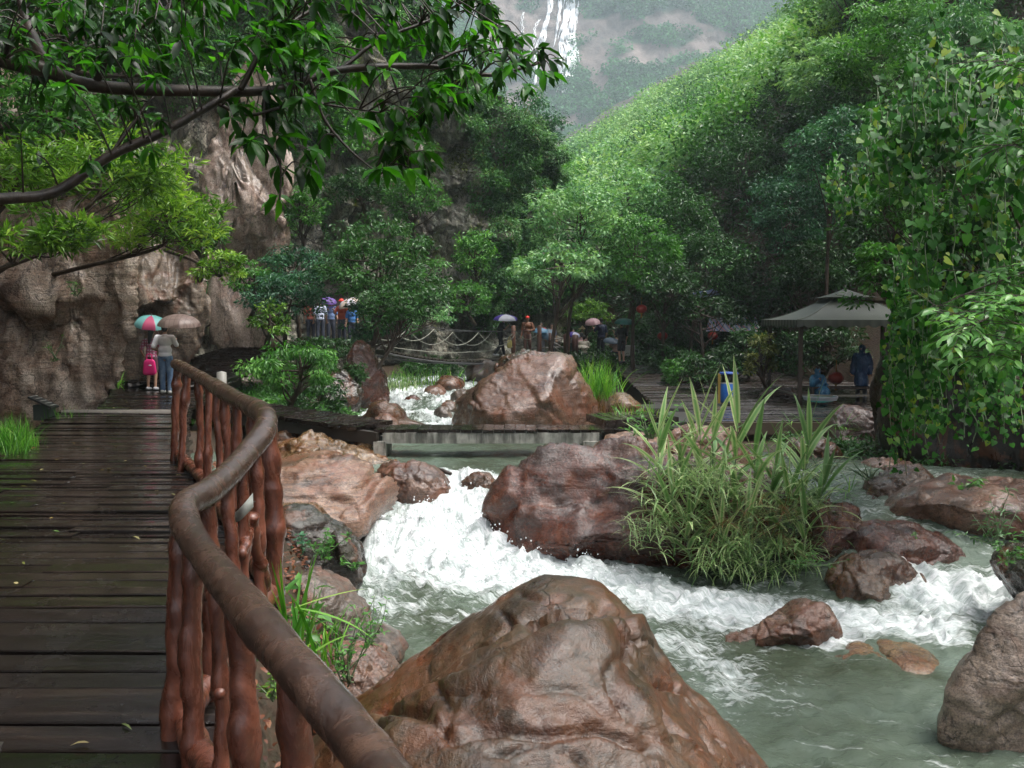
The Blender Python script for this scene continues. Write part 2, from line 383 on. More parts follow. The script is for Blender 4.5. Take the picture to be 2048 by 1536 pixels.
# standing waves and spray heads where the fall lands
z = z+.34*np.exp(-((ys-15.05-.3*np.sin(xs*1.7))/.45)**2)*np.clip(fo, 0, 1)*(xs > -2.2)*(xs < 1.6)*(.6+.8*np.clip(fbm(q2*2.2, 55, 4), -1, 1))
z = z+.26*np.exp(-((xs-1.15)**2+(ys-13.75)**2)/.09)+.22*np.exp(-((xs-.35)**2+(ys-14.35)**2)/.12)
W = np.stack([xs, ys, z], -1)
W[:,:2] += (turb**2*.10)[:,None]*np.stack([fbm(q2*4, 61, 3), fbm(q2*4, 62, 3)], -1)
t = NT('stream_water'); c = t.co('Object', (1,1,1))
fa = t.attr('foam')
cx_ = t.n('ShaderNodeCombineXYZ'); t.l(t.math('MULTIPLY', t.attr('fs'), 1.0), cx_.inputs[0]); t.l(t.math('MULTIPLY', t.attr('fl'), 3.2), cx_.inputs[1]); flow = cx_.outputs[0]
fn = t.math('ADD', t.math('MULTIPLY', t.noise(flow, 2.0, 8, .68, 1.0), .6), t.math('MULTIPLY', t.noise(t.co('Object', (1,1.5,1)), 4.5, 8, .68, 1.2), .4)); fn2 = t.noise(flow, 9, 6, .65, .8)
thr = t.math('ADD', t.math('MULTIPLY', fn, .75), t.math('MULTIPLY', fn2, .25))
fm = t.math('ADD', fa, t.math('MULTIPLY', t.math('SUBTRACT', thr, .5), 2.6))
fmask = t.ramp(fm, [(.42,(0,0,0)),(.62,(.5,.5,.5)),(.85,(1,1,1))])
wcol = t.ramp(t.noise(c, .55, 4, .6, .5), [(.35,hexlin('424c3a')),(.55,hexlin('5e6c5e')),(.7,hexlin('7a8a7e'))])
col = t.mix(fmask, wcol, t.ramp(t.noise(flow, 4.5, 8, .7, 1.2), [(.32,(.28,.34,.32)),(.46,(.58,.64,.63)),(.62,(.90,.92,.93))]))
rg = t.mix(fmask, (.10,.10,.10), (.75,.75,.75))
b1 = t.bump(t.noise(t.co('Object', (1,1.8,1)), 5, 7, .68, 1.2), .55, .08); b2 = t.bump(t.noise(c, 24, 6, .7), .4, .02, b1); b3 = t.bump(fm, .35, .06, b2)
t.b.inputs['IOR'].default_value = 1.33
M_water = t.end(col, rg, b3, .5)
cum = np.concatenate([[0], np.cumsum([np.linalg.norm(np.array(FOAMPATH[k+1])-np.array(FOAMPATH[k])) for k in range(len(FOAMPATH)-1)])])
bst = np.full(len(xs), 1e9); fs = np.zeros(len(xs)); fl = np.zeros(len(xs))
for k_ in range(len(FOAMPATH)-1):
    a, b = np.array(FOAMPATH[k_]), np.array(FOAMPATH[k_+1]); ab = b-a; ln = np.linalg.norm(ab); dx, dy = xs-a[0], ys-a[1]; tr_ = (dx*ab[0]+dy*ab[1])/ln; tc = np.clip(tr_, 0, ln); lat = (dx*ab[1]-dy*ab[0])/ln; dd_ = np.hypot(dx-ab[0]*tc/ln, dy-ab[1]*tc/ln); m_ = dd_ < bst
    bst = np.where(m_, dd_, bst); fs = np.where(m_, cum[k_]+(tr_ if k_ in (0, len(FOAMPATH)-2) else tc), fs); fl = np.where(m_, lat, fl)
o = npmesh('water', W, gridF(len(wy), len(uu)), M_water, attrs={'foam': fo, 'fs': fs, 'fl': fl}); tag(o, kind='structure')
# flying drops and froth over the fall
dr = []
for k in range(900):
    i = RNG.integers(0, len(W))
    while not (fo[i] > .85 and 13 < W[i,1] < 17): i = RNG.integers(0, len(W))
    r = RNG.uniform(.004, .014); h = abs(RNG.normal(0, .07))
    v, f = ICO[2]; dr.append((v*r*np.array([1,1,RNG.uniform(.8,1.6)])+W[i]+np.array([RNG.normal(0,.05), RNG.normal(0,.05), h+.03]), f))
V, F = merge(dr)
t = NT('froth'); M_froth = t.end((.9,.93,.95), .3)
o = npmesh('spray', V, F, M_froth); tag(o, 'white drops of spray thrown up over the foot of the cascade', 'spray', kind='stuff')

# ------------------------------------------------------------------ the cliff
CL = [(-7.6,-4),(-7.6,2),(-7.6,7),(-8.0,12),(-9.6,16.5),(-11.6,22),(-13.4,28.5),(-11.6,34.5),(-9.6,38.5),(-7.2,43),(-3.2,46.5),(.3,49),(2.6,52),(3.2,58),(1,66),(-3,80)]
CLH = [(0,30),(8,27),(9,20),(9.6,14),(10.2,10.5),(11,7.6),(12,5.2),(13,5),(14,5),(16,5)]
ns = 640; cl = spline(CL, ns); sidx = np.linspace(0, len(CL)-1, ns)
H = np.interp(sidx, [a for a,_ in CLH], [b for _,b in CLH])+2.2
T = unit(np.gradient(cl, axis=0)); Nn = np.stack([T[:,1], -T[:,0]], -1)
tt = np.concatenate([np.linspace(0, 1, 300), 1+np.linspace(.01, 1, 14)])
base = np.concatenate([cl, np.full((ns,1), -3.2)], 1)
Zt = np.minimum(tt, 1)[None,:]*(H+3.2)[:,None]
back = np.maximum(tt-1, 0)[None,:]*26
V = np.repeat(base[:,None,:], len(tt), 1); V[:,:,2] += Zt
lean = -.10*Zt-back; V[:,:,2] += back*.35
V[:,:,0] += Nn[:,0][:,None]*lean; V[:,:,1] += Nn[:,1][:,None]*lean
Q = V.reshape(-1,3); shp = V.shape[:2]
sc_ = np.array([1,1,.38])
d = 1.5*fbm(Q*sc_/5.0, 71, 4)+.75*fbm(Q*np.array([1,1,.25])/1.9, 72, 5, ridged=True)+.28*fbm(Q*np.array([1,1,.5])/.55, 73, 4, ridged=True)
# blocky ledges: the face steps in and out
led = fbm(Q*np.array([.5,.5,.5])+np.stack([0*Q[:,0],0*Q[:,0],Q[:,2]*.25], -1), 74, 3)*5; d += .45*(np.floor(led)+sstep(.75, 1, led-np.floor(led)))/2
wq = Q+np.stack([fbm(Q/2.2, 91, 3), fbm(Q/2.2, 92, 3), fbm(Q/2.2, 93, 3)], -1)*.8
cv, ce = cell(wq*np.array([1,1,.42])/2.6, 5); d += .75*cv*sstep(0, .10, ce)-.22*np.exp(-(ce/.05)**2)
cv, ce = cell(wq*np.array([1,1,.5])/.85+7, 6); d += .22*cv*sstep(0, .12, ce)-.10*np.exp(-(ce/.06)**2)
d = d.reshape(shp)*np.minimum(1, (Zt+.9)/2.2)
V[:,:,0] += Nn[:,0][:,None]*d; V[:,:,1] += Nn[:,1][:,None]*d; V[:,:,2] += .18*fbm(Q/1.2, 75, 3).reshape(shp)
CLV = V.copy(); CLN = Nn
# warm near the walk, green grey further off
t = NT('cliff_rock'); c = t.co('Object', (1,1,.3)); c0 = t.co()
big = t.noise(c, .42, 6, .62, .5); med = t.noise(c, 2.4, 8, .7, .5); fine = t.noise(c0, 9, 8, .72); gr = t.noise(c0, 60, 4, .7)
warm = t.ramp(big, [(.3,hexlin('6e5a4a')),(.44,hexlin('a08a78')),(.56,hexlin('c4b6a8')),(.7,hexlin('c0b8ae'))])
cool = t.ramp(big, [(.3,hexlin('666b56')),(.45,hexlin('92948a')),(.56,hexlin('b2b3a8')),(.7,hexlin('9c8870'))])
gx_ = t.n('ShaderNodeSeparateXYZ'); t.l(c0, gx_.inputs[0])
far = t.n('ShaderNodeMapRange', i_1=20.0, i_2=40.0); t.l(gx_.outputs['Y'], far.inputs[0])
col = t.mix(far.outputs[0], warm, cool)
col = t.mix(t.math('MULTIPLY', t.ramp(t.noise(t.co('Object', (1.0,1.0,.12)), 1.5, 6, .65, .3), [(.53,(0,0,0)),(.66,(1,1,1))]), .7), col, hexlin('342c25'))
col = t.mix(t.math('MULTIPLY', t.ramp(t.noise(t.co('Object', (1.2,1.2,.2)), .9, 6, .65, .3), [(.56,(0,0,0)),(.66,(1,1,1))]), .6), col, hexlin('b9aca0'))
col = t.mix(t.math('MULTIPLY', t.ramp(med, [(.45,(0,0,0)),(.7,(1,1,1))]), .5), col, hexlin('6b4a35'))
col = t.mix(t.ramp(t.noise(c0, .8, 7, .72, .4), [(.56,(0,0,0)),(.68,(.75,.75,.75))]), col, t.ramp(fine, [(.35,hexlin('1e2a12')),(.7,hexlin('47562a'))]))
wn = t.n('ShaderNodeTexNoise', i_Scale=.9, i_Detail=6.0, i_Roughness=.6); t.l(c0, wn.inputs['Vector']); crs = None
for sc_v, wd_, st_v in ((.55,.022,(1,1,.35)), (1.9,.03,(1,1,.4)), (5.0,.05,(1,1,.6))):
    va = t.n('ShaderNodeVectorMath', operation='ADD'); t.l(t.co('Object', st_v), va.inputs[0]); vs = t.n('ShaderNodeVectorMath', operation='SCALE'); vs.inputs[3].default_value = 1.1/sc_v**.5; t.l(wn.outputs['Color'], vs.inputs[0]); t.l(vs.outputs[0], va.inputs[1])
    vo = t.n('ShaderNodeTexVoronoi', feature='DISTANCE_TO_EDGE', i_Scale=sc_v); t.l(va.outputs[0], vo.inputs['Vector']); vc = t.n('ShaderNodeTexVoronoi', i_Scale=sc_v); t.l(va.outputs[0], vc.inputs['Vector'])
    cr_ = t.ramp(vo.outputs[0], [(0,(0,0,0)),(wd_,(1,1,1))]); crs = cr_ if crs is None else t.math('MULTIPLY', crs, cr_)
    hv = t.n('ShaderNodeSeparateColor'); t.l(vc.outputs['Color'], hv.inputs[0]); col = t.mix(1.0, col, t.ramp(hv.outputs[0], [(0,(.68,.66,.64)),(1,(1.3,1.3,1.28))]), 'MULTIPLY')
col = t.mix(t.math('MULTIPLY', t.math('SUBTRACT', 1.0, crs), .8), col, hexlin('241d18'))
col = t.mix(1.0, col, t.ramp(gr, [(.3,(.7,.7,.7)),(.75,(1.2,1.2,1.2))]), 'MULTIPLY')
nr = t.bump(crs, .8, .12); nr = t.bump(med, 1.0, .25, nr)
nr = t.bump(fine, .7, .06, nr); nr = t.bump(gr, .4, .01, nr)
M_cliff = t.end(col, t.ramp(fine, [(.3,(.3,)*3),(.7,(.7,)*3)]), nr, .45)
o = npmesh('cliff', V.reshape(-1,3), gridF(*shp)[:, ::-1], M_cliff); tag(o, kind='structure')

# ------------------------------------------------------------------ leaves
TPL = {
 'dia': (np.array([(0,0,0),(.42,.5,.07),(1,0,-.05),(.42,-.5,.07)]), [np.array([(0,1,2),(0,2,3)])]),
 'leaf': (np.array([(0,0,0),(.28,.40,.05),(.6,.46,.03),(1,0,-.16),(.6,-.46,.03),(.28,-.40,.05),(.3,0,0),(.63,0,-.03)]),
          [np.array([(0,1,6),(0,6,5),(2,3,7),(3,4,7)]), np.array([(1,2,7,6),(6,7,4,5)])]),
 'heart': (np.array([(0,0,0),(-.14,.22,.03),(-.08,.42,.05),(.18,.52,.05),(.5,.38,.0),(1,0,-.14),(.5,-.38,0),(.18,-.52,.05),(-.08,-.42,.05),(-.14,-.22,.03),(.35,0,-.02)]),
          [np.array([(0,1,10),(1,2,10),(2,3,10),(3,4,10),(4,5,10),(5,6,10),(6,7,10),(7,8,10),(8,9,10),(9,0,10)])]),
}
def leaves(C, D, N, L, Wd, kind='dia'):
    """A leaf at every C along D with face N: returns V, F, count of verts per leaf."""
    T_, Fs = TPL[kind]; D = unit(D); S = unit(np.cross(D, N)); U = np.cross(S, D)
    L = np.broadcast_to(np.asarray(L, float), (len(C),)); Wd = np.broadcast_to(np.asarray(Wd, float), (len(C),))
    V = C[:,None,:]+D[:,None,:]*(T_[None,:,0]*L[:,None])[:,:,None]+S[:,None,:]*(T_[None,:,1]*Wd[:,None])[:,:,None]+U[:,None,:]*(T_[None,:,2]*L[:,None])[:,:,None]
    k = len(T_); off = (np.arange(len(C))*k)[:,None,None]
    return V.reshape(-1,3), [(f[None]+off).reshape(-1, f.shape[1]) for f in Fs], k
def blades(R, D, L, Wd, seg=5, droop=1.0, N0=None):
    """Long arching grass blades from root R, first heading D."""
    n = len(R); D = unit(D); S = unit(np.cross(D, np.array([0,0,1.0])+RNG.normal(0,.15,(n,3)))); L = np.broadcast_to(L, (n,)); Wd = np.broadcast_to(Wd, (n,)); dr_ = np.broadcast_to(droop, (n,))
    p = R.copy(); d = D.copy(); out = []
    for k in range(seg+1):
        tt_ = k/seg; ww = Wd*(np.sin(math.pi*(.12+.88*tt_)**.8)*.9+.03)
        if k == seg: ww = Wd*.02
        out.append(p-S*ww[:,None]/2); out.append(p+S*ww[:,None]/2)
        d = unit(d+np.array([0,0,-1.0])*(dr_*(.12+.5*tt_)/seg*2)[:,None]); p = p+d*(L/seg)[:,None]
    V = np.stack(out, 1).reshape(-1,3); k = 2*(seg+1)
    f = np.array([(2*i,2*i+1,2*i+3,2*i+2) for i in range(seg)])
    return V, [(f[None]+(np.arange(n)*k)[:,None,None]).reshape(-1,4)], k
def rdir(n): return unit(RNG.normal(size=(n,3)))
def clumps(C, R, nper, L, asp=.42, kind='dia', flat=.6, hang=.35, tone=None, jit=.25, ball=0.0):
    """Leaf clumps: centre C, radius R, nper leaves each; leaves on the clump's skin and inside, facing out and up."""
    n = len(C); C = np.repeat(C, nper, 0); Rr = np.repeat(R, nper); u = rdir(len(C)); rad = RNG.uniform(.35, 1, len(C))**.6
    p = C+u*np.array([1,1,flat])*(Rr*rad)[:,None]
    Nl = unit(u*(.7+ball)+np.array([0,0,.9-.4*ball])+RNG.normal(0,.45,(len(C),3)))
    Dl = unit(u*np.array([1,1,.3])+RNG.normal(0,.5,(len(C),3))+np.array([0,0,-hang])); 
    LL = L*RNG.uniform(.7, 1.25, len(C)); V, F, k = leaves(p, Dl, Nl, LL, LL*asp, kind)
    tn = np.repeat(tone if tone is not None else RNG.uniform(.2,.8,n), nper)
    r = np.clip(tn+RNG.normal(0, jit*.5, len(C)), 0, 1)
    return V, F, np.repeat(r, k)
def mergeL(parts):
    """Merge (V, F list, rnd) leaf sets."""
    V, F = merge([(a, b) for a, b, _ in parts]); return V, F, np.concatenate([c for _, _, c in parts])
G_ = lambda h: hexlin(h)
M_leaf = {
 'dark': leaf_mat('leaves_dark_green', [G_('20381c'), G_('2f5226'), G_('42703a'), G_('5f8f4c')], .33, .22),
 'mid': leaf_mat('leaves_mid_green', [G_('274a20'), G_('3c6c2c'), G_('558b3e'), G_('7cae58')], .36, .28),
 'bright': leaf_mat('leaves_yellow_green', [G_('2c4818'), G_('466c24'), G_('6a9434'), G_('9ab84c')], .38, .3),
 'pale': leaf_mat('leaves_pale_green', [G_('35603a'), G_('55845a'), G_('7ba872'), G_('9cc08a')], .34, .25),
 'blue': leaf_mat('leaves_blue_green', [G_('1f3f30'), G_('2f5a40'), G_('487a55'), G_('6a9a70')], .4, .22),
 'olive': leaf_mat('leaves_olive', [G_('353c1c'), G_('4b5527'), G_('65703a'), G_('8a8c4a')], .5, .2),
 'near': leaf_mat('leaves_glossy_near', [G_('15300e'), G_('245010'), G_('3a7a1c'), G_('64a42c')], .34, .5, .4, 9.0),
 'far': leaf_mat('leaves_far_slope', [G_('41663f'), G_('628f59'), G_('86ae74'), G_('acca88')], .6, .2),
 'mount': leaf_mat('leaves_mountain', [G_('1c4a2e'), G_('2c6038'), G_('3f7a48'), G_('56925a')], .7, .15),
}
t = NT('bark'); c = t.co('Object', (1,1,.3)); n1 = t.noise(c, 14, 7, .7, .5)
M_bark = t.end(t.ramp(n1, [(.3,hexlin('241c15')),(.55,hexlin('43362a')),(.75,hexlin('655848'))]), .6, t.bump(n1, .7, .03))
t = NT('bark_dark'); c = t.co('Object', (1,1,.5)); n1 = t.noise(c, 20, 6, .7, .5)
M_barkd = t.end(t.ramp(n1, [(.35,hexlin('1a1510')),(.65,hexlin('3a2e24'))]), .45, t.bump(n1, .6, .01))

# ------------------------------------------------------------------ far mountain with the waterfall
def mpt(px, py, yy=810.0): return P(px, py, yy)
mx = np.arange(-290, 500, 2.8); mz = np.concatenate([np.arange(-20, 60, 8), np.arange(60, 360, 2.5), np.arange(360, 640, 9)])
X, Z = np.meshgrid(mx, mz); xs, zs = X.ravel(), Z.ravel()
def mount_y(x, z):
    q = np.stack([x, z*.8, 0*x], -1)
    return 620+z*.8+26*fbm(q/114, 81, 3)+10*fbm(q/30, 82, 4)+5*fbm(q/10, 83, 4, ridged=True)+.0004*(x-38)**2
def mpx(x, y, z):
    k = x/y; e = z/y
    py = 640-1990*e; px = 1024+1990*k
    return px, py
ROCK = [(1000,60,80,90,1.0),(1090,90,90,120,1.2),(1180,130,60,70,.9),(1230,70,90,30,1),(1340,60,90,26,1),(1420,90,50,20,.8),(1290,120,70,40,1),(1400,110,60,22,.7),(1200,190,35,20,.6),(1130,250,60,30,.9),(1215,255,60,12,.8),(1150,290,40,16,.7),(1360,150,30,10,.5),(1040,210,60,40,.8),(1490,105,40,14,.6)]
def rockmask(x, z, y):
    px, py = mpx(x, y, z)
    f = np.full(len(x), -1.0)
    for a, b, rx, ry, kk in ROCK: f = np.maximum(f, kk*(.8-np.hypot((px-a)/rx, (py-b)/ry)))
    f = f+fbm(np.stack([x/17, z/9.5, 0*x], -1), 85, 5)*.6
    return sstep(-.05, .18, f)
ym = mount_y(xs, zs); rm = rockmask(xs, zs, ym)
t = NT('mountain_face'); c = t.co('Object', (1,1,.7)); n1 = t.noise(c, .065, 7, .65); n2 = t.noise(c, .32, 8, .75)
rk = t.ramp(n1, [(.35,hexlin('5c514e')),(.55,hexlin('83726c')),(.7,hexlin('9c8a82'))]); rk = t.mix(t.ramp(n2, [(.45,(0,0,0)),(.7,(.6,.6,.6))]), rk, hexlin('54504a'))
M_mount = t.end(t.mix(t.attr('rock'), hexlin('2c5234'), rk), .6, t.bump(n2, 1.0, 3.0))
o = npmesh('mountain', np.stack([xs, ym, zs], -1), gridF(len(mz), len(mx)), M_mount, attrs={'rock': rm}); tag(o, kind='structure')
def forest(pts, rad, nper, L, tone, mat, name, label, flat=.75, asp=.7):
    V, F, r = clumps(pts, rad, nper, L, asp, 'dia', flat, .1, tone, .35, .9)
    o = npmesh(name, V, F, mat, attrs={'rnd': r}, smooth=False); tag(o, label, 'woods', kind='stuff'); return o
n = 14000; fx = RNG.uniform(-130, 380, n); fz = RNG.uniform(70, 410, n); fy = mount_y(fx, fz); m_ = rockmask(fx, fz, fy) < .35
q = np.stack([fx, fy-1.2, fz+2.0], -1)[m_]
forest(q, RNG.uniform(2.6, 6.4, len(q)), 34, 2.3, np.clip(.45+.6*fbm(q/34, 91, 3)+RNG.uniform(-.2,.2,len(q)), 0, 1), M_leaf['mount'], 'mountain_woods', 'hazy bluish woods covering the far mountain between its bare rock faces')
# waterfall: ragged white strands sliding down the mountain face
t = NT('falling_water'); c = t.co('Object', (1,1,.12)); n1 = t.noise(c, 1.2, 6, .7)
M_fall = t.end(t.ramp(n1, [(.3,(.75,.8,.84)),(.55,(.97,.97,.97))]), .6, t.bump(n1, .6, .4))
def strand(pts, name_parent, nsub, spread):
    for k in range(nsub):
        off = RNG.normal(0, spread); ph = RNG.uniform(0, 9); L_ = []
        a0, a1 = (0, 1) if k < 2 else sorted(RNG.uniform(0, 1, 2))
        if a1-a0 < .25: a1 = min(1, a0+.35)
        S_ = spline(pts, 70); S_ = S_[int(a0*69):int(a1*69)+1]
        for i, (px, py, wd) in enumerate(S_):
            b = P(px+off*(wd/14)*(.4+i/60)+2.2*math.sin(i*.16+ph)+1.2*math.sin(i*.45+ph*2)+RNG.normal(0,.25), py, 800); e = b/800; zz = b[2]
            for _ in range(6): yy = float(mount_y(np.array([e[0]*zz/e[2]]), np.array([zz]))[0]); zz = e[2]*yy
            L_.append((e[0]*yy, yy-1.5, zz, max(.24, wd*.06*(.75+.5*math.sin(i*.5+ph))*RNG.uniform(.85,1.15))))
        L_ = np.array(L_)
        if len(L_) < 3: continue
        yield tube(L_[:,:3], L_[:,3], 6, flat=.5)
fall = empty('waterfall', mpt(1130, 185, 810), 'tall white waterfall streaming down the far mountain in several strands', 'waterfall')
for pts, ns_, sp_ in (([(1140,-60,16),(1138,0,18),(1134,40,14),(1128,75,11),(1132,110,17),(1128,150,14),(1118,185,6)], 34, 13),
                   ([(1152,-40,9),(1150,20,8),(1146,60,6),(1146,100,6),(1142,140,6),(1130,186,5)], 18, 9),
                   ([(1106,-50,9),(1100,10,10),(1088,60,9),(1082,90,8),(1070,150,9),(1062,180,4)], 22, 11),
                   ([(1078,40,2),(1070,60,3),(1066,90,3),(1060,120,3)], 2, 1),
                   ([(1046,25,2),(1044,60,2),(1042,80,2)], 2, 1)):
    V, F = merge(list(strand(pts, None, ns_, sp_)))
    npmesh('strand', V, F, M_fall, fall, origin=np.array(fall.location))

# ------------------------------------------------------------------ woods on the valley side
n = 4600; fy = 52+RNG.uniform(0, 1, n)**1.25*180; fx = ip(fy, HX)[0]+RNG.uniform(-6, 130, n); fz = ground_z(fx, fy)
m_ = (fx/fy < .62) & (fx/fy > -.05); fx, fy, fz = fx[m_], fy[m_], fz[m_]
px, py = mpx(fx, fy, fz); keep = ~((np.hypot((px-1440)/45, (py-192)/18) < 1)); fx, fy, fz = fx[keep], fy[keep], fz[keep]
q = np.stack([fx, fy, fz+1.2], -1); rr = RNG.uniform(.9, 3.3, len(q))*np.interp(fy, [50, 230], [.8, 1.5])
near_ = fy < 110
tn = np.clip(.45+.8*fbm(q/14, 92, 3)+.32*(RNG.uniform(-1,1,len(q))), 0, 1)
kind_ = fbm(q/7, 191, 3)+RNG.normal(0,.22,len(q))
for lo_, hi_, m_n, lb_n in ((-9,-.12,'mid','deeper green crowns'),(-.12,.25,'far','light green crowns'),(.25,9,'pale','pale silvery green crowns')):
    kk_ = (kind_ > lo_) & (kind_ <= hi_)
    forest(q[near_ & kk_], rr[near_ & kk_], 380, .30, tn[near_ & kk_], M_leaf[m_n], 'slope_woods', lb_n+' in the woods on the nearer part of the valley side', .95, .55)
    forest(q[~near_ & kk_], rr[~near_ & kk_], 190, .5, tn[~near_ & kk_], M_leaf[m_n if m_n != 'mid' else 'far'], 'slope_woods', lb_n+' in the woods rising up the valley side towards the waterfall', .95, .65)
# bare earth scar on the slope
e = P(1440, 192, 150); rad = []
V, F = ICO[4]; V = V*np.array([3.2,2.0,1.6]); V = V+unit(V)*(fbm(V*.9, 12, 4)*.6)[:,None]
zz = float(ground_z(np.array([e[0]]), np.array([e[1]]))[0]); o = npmesh('earth_bank', V+np.array([e[0], e[1], e[2]]), F, rock_mat('orange_earth', ['9a6a48','b98560','c99a78'], .6, (.7,.9), crack=.2), origin=e); tag(o, 'bare orange earth bank showing among the woods on the valley side', 'bank')
# ------------------------------------------------------------------ boulders
def star_body(outline, d, hd, sub=5, pw=.75, tilt=0.0, dn=0):
    """A closed body whose outline seen from the path is the traced one; hd is half its depth."""
    pts = np.array([P(a, b+dn, d) for a, b in outline]); c = np.array([(pts[:,0].min()+pts[:,0].max())/2, d, (pts[:,2].min()+pts[:,2].max())/2])
    rel = pts-c; ang = np.arctan2(rel[:,2], rel[:,0]); rr = np.hypot(rel[:,0], rel[:,2]); o_ = np.argsort(ang); ang, rr = ang[o_], rr[o_]
    ang = np.concatenate([ang-2*math.pi, ang, ang+2*math.pi]); rr = np.tile(rr, 3)
    V, F = ICO[sub]; rho = np.hypot(V[:,0], V[:,2]); th = np.arctan2(V[:,2], V[:,0]); R = np.interp(th, ang, rr)
    rp = rho**pw; yy = np.sign(V[:,1])*np.abs(V[:,1])**.9*hd
    Q = np.stack([np.cos(th)*R*rp, yy, np.sin(th)*R*rp], -1); Q[:,1] += Q[:,2]*tilt
    return Q+c, F, c
def facet(V, c, n, seed, lo=.62, k=.85, soft=0.05):
    rg = np.random.default_rng(seed); Q = V-c
    for _ in range(n):
        dr_ = rg.normal(size=3); dr_[1] -= .5; dr_ = dr_/np.linalg.norm(dr_); h = Q@dr_; m = h.max()*rg.uniform(lo, .92); ex = np.maximum(0, h-m); Q = Q-dr_*(ex*k)[:,None]
    return Q+c
def rough_up(V, F, amp, scale, seed, stretch=(1,1,1)):
    N = vnormals(V, F); st = np.array(stretch)
    dd = amp*(.6*fbm(V*st/scale, seed, 4)+.3*fbm(V*st/(scale*.35), seed+5, 4, ridged=True)+.14*fbm(V/(scale*.1), seed+9, 3))
    wq = V+np.stack([fbm(V/(scale*1.2), seed+21, 3), fbm(V/(scale*1.2), seed+22, 3), fbm(V/(scale*1.2), seed+23, 3)], -1)*scale*.45
    cv, ce = cell(wq*st/(scale*1.15)+seed*1.7, seed); dd += amp*.75*cv*sstep(0, .06, ce)-amp*.3*np.exp(-(ce/.03)**2)
    cv, ce = cell(wq*st/(scale*.42)+seed*2.7, seed+9); dd += amp*.22*cv*sstep(0, .08, ce)-amp*.08*np.exp(-(ce/.05)**2)
    return V+N*dd[:,None]
R_brown = rock_mat('brown_wet_rock', ['4e3020','744a30','8a6446','6a5040'], 1.0, (.16,.42), crack=.35, moss=.25)
R_purple = rock_mat('purple_grey_wet_rock', ['584238','806454','9a8070','7a5038'], .9, (.2,.45), crack=.4)
R_rust = rock_mat('rust_wet_rock', ['3a2018','7a3c1e','7a5a54','5a4640'], 1.1, (.15,.4), crack=.4)
R_pink = rock_mat('pink_streaked_rock', ['80604e','a88872','beA490','985a38'], 1.0, (.2,.5), crack=.5, stretch=(.6,.6,2.2), rot=(.3,.4,0))
R_dark = rock_mat('dark_wet_rock', ['231a16','3a2c26','54423a'], 1.2, (.16,.4), crack=.3, moss=.5)
R_tan = rock_mat('tan_flat_rock', ['6e5434','8c7048','a38a64','7c6448'], .8, (.15,.4), crack=.4)
R_grey = rock_mat('grey_rock', ['5c544e','7c726a','948a80'], 1.1, (.3,.6), crack=.4)
R_right = rock_mat('pale_cracked_rock', ['7a6a5e','a89a8e','c4b8ac'], 1.0, (.25,.5), crack=.7, rust=.2, darkamt=.35)
R_pale = rock_mat('pale_patched_rock', ['5a3e34','6e5044','7e6258'], 1.0, (.25,.5), crack=.4, pale='a39a98')
R_big = rock_mat('foreground_boulder_rock', ['442818','6a4630','84664e','8a4e2c','58442f'], .75, (.2,.5), crack=.28, stretch=(1.0,.5,1.0), rot=(.2,.5,.3), moss=.25, darkamt=.6, rust=.3)
def rock(outline, d, hd, mat, label, seed, sub=6, fac=9, amp=.09, scale=.7, pw=.72, lo=.66, stretch=(1,1,1), tilt=0, name='boulder'):
    V, F, c = star_body(outline, d, hd, sub, pw, tilt); size = np.ptp(V, axis=0).mean()
    # facets only bite the faces, not the traced outline
    V2 = facet(V, c, fac, seed, lo); kf = np.clip(np.abs(V[:,1]-c[1])/hd*1.6, 0, 1)[:,None]; V = V*(1-kf)+V2*kf
    V = rough_up(V, F, amp*size*.42, scale*size*.42, seed, stretch)
    base = np.array([c[0], c[1], V[:,2].min()]); o = npmesh(name, V, F, mat, origin=base); return tag(o, label, 'boulder')
# the big foreground boulder: a back lobe and a front slab fused
bk = star_body([(560,1560),(640,1440),(715,1390),(830,1312),(960,1226),(1050,1172),(1130,1158),(1210,1170),(1262,1212),(1310,1285),(1385,1375),(1460,1450),(1560,1550),(1640,1750),(1500,1950),(900,1950),(600,1760)], 5.7, 1.2, 6, .8, .1, 26)
fr = star_body([(640,1560),(760,1470),(850,1400),(940,1340),(1060,1285),(1150,1254),(1200,1264),(1255,1335),(1340,1440),(1470,1570),(1600,1700),(1560,1950),(1300,2050),(800,2050),(600,1800)], 4.7, .95, 6, .5, .35, 30)
ft = star_body([(700,1560),(800,1500),(880,1470),(960,1500),(1060,1560),(1180,1560),(1260,1600),(1330,1700),(1300,1950),(800,1950),(640,1700)], 4.1, .7, 5, .7, .3, 20)
V, F = merge([(bk[0], bk[1]), (facet(fr[0], fr[2], 6, 3, .72), fr[1]), (facet(ft[0], ft[2], 6, 4, .7), ft[1])])
V, F = remesh(V, F, .028, 8); N = vnormals(V, F)
dd = .032*fbm(V*np.array([1,.7,1])/1.1, 101, 4)+.014*fbm(V*np.array([1,.6,1.2])/.33, 102, 4, ridged=True)+.018*cell(V/1.1+2, 8)[0]*sstep(0,.1,cell(V/1.1+2, 8)[1])
crk = fbm(V*np.array([.9,.9,.9])+9, 103, 3); dd -= .06*np.exp(-(crk/.014)**2)*sstep(-.1,.25,fbm(V*.8,104,2))
crk = fbm(V*np.array([.7,.5,1.8])+29, 106, 3); dd -= .025*np.exp(-(crk/.012)**2)
dd += .012*fbm(V/.07, 105, 4)
bpx, bpy_ = mpx(V[:,0], V[:,1], V[:,2]); front = (N[:,1] < .35)
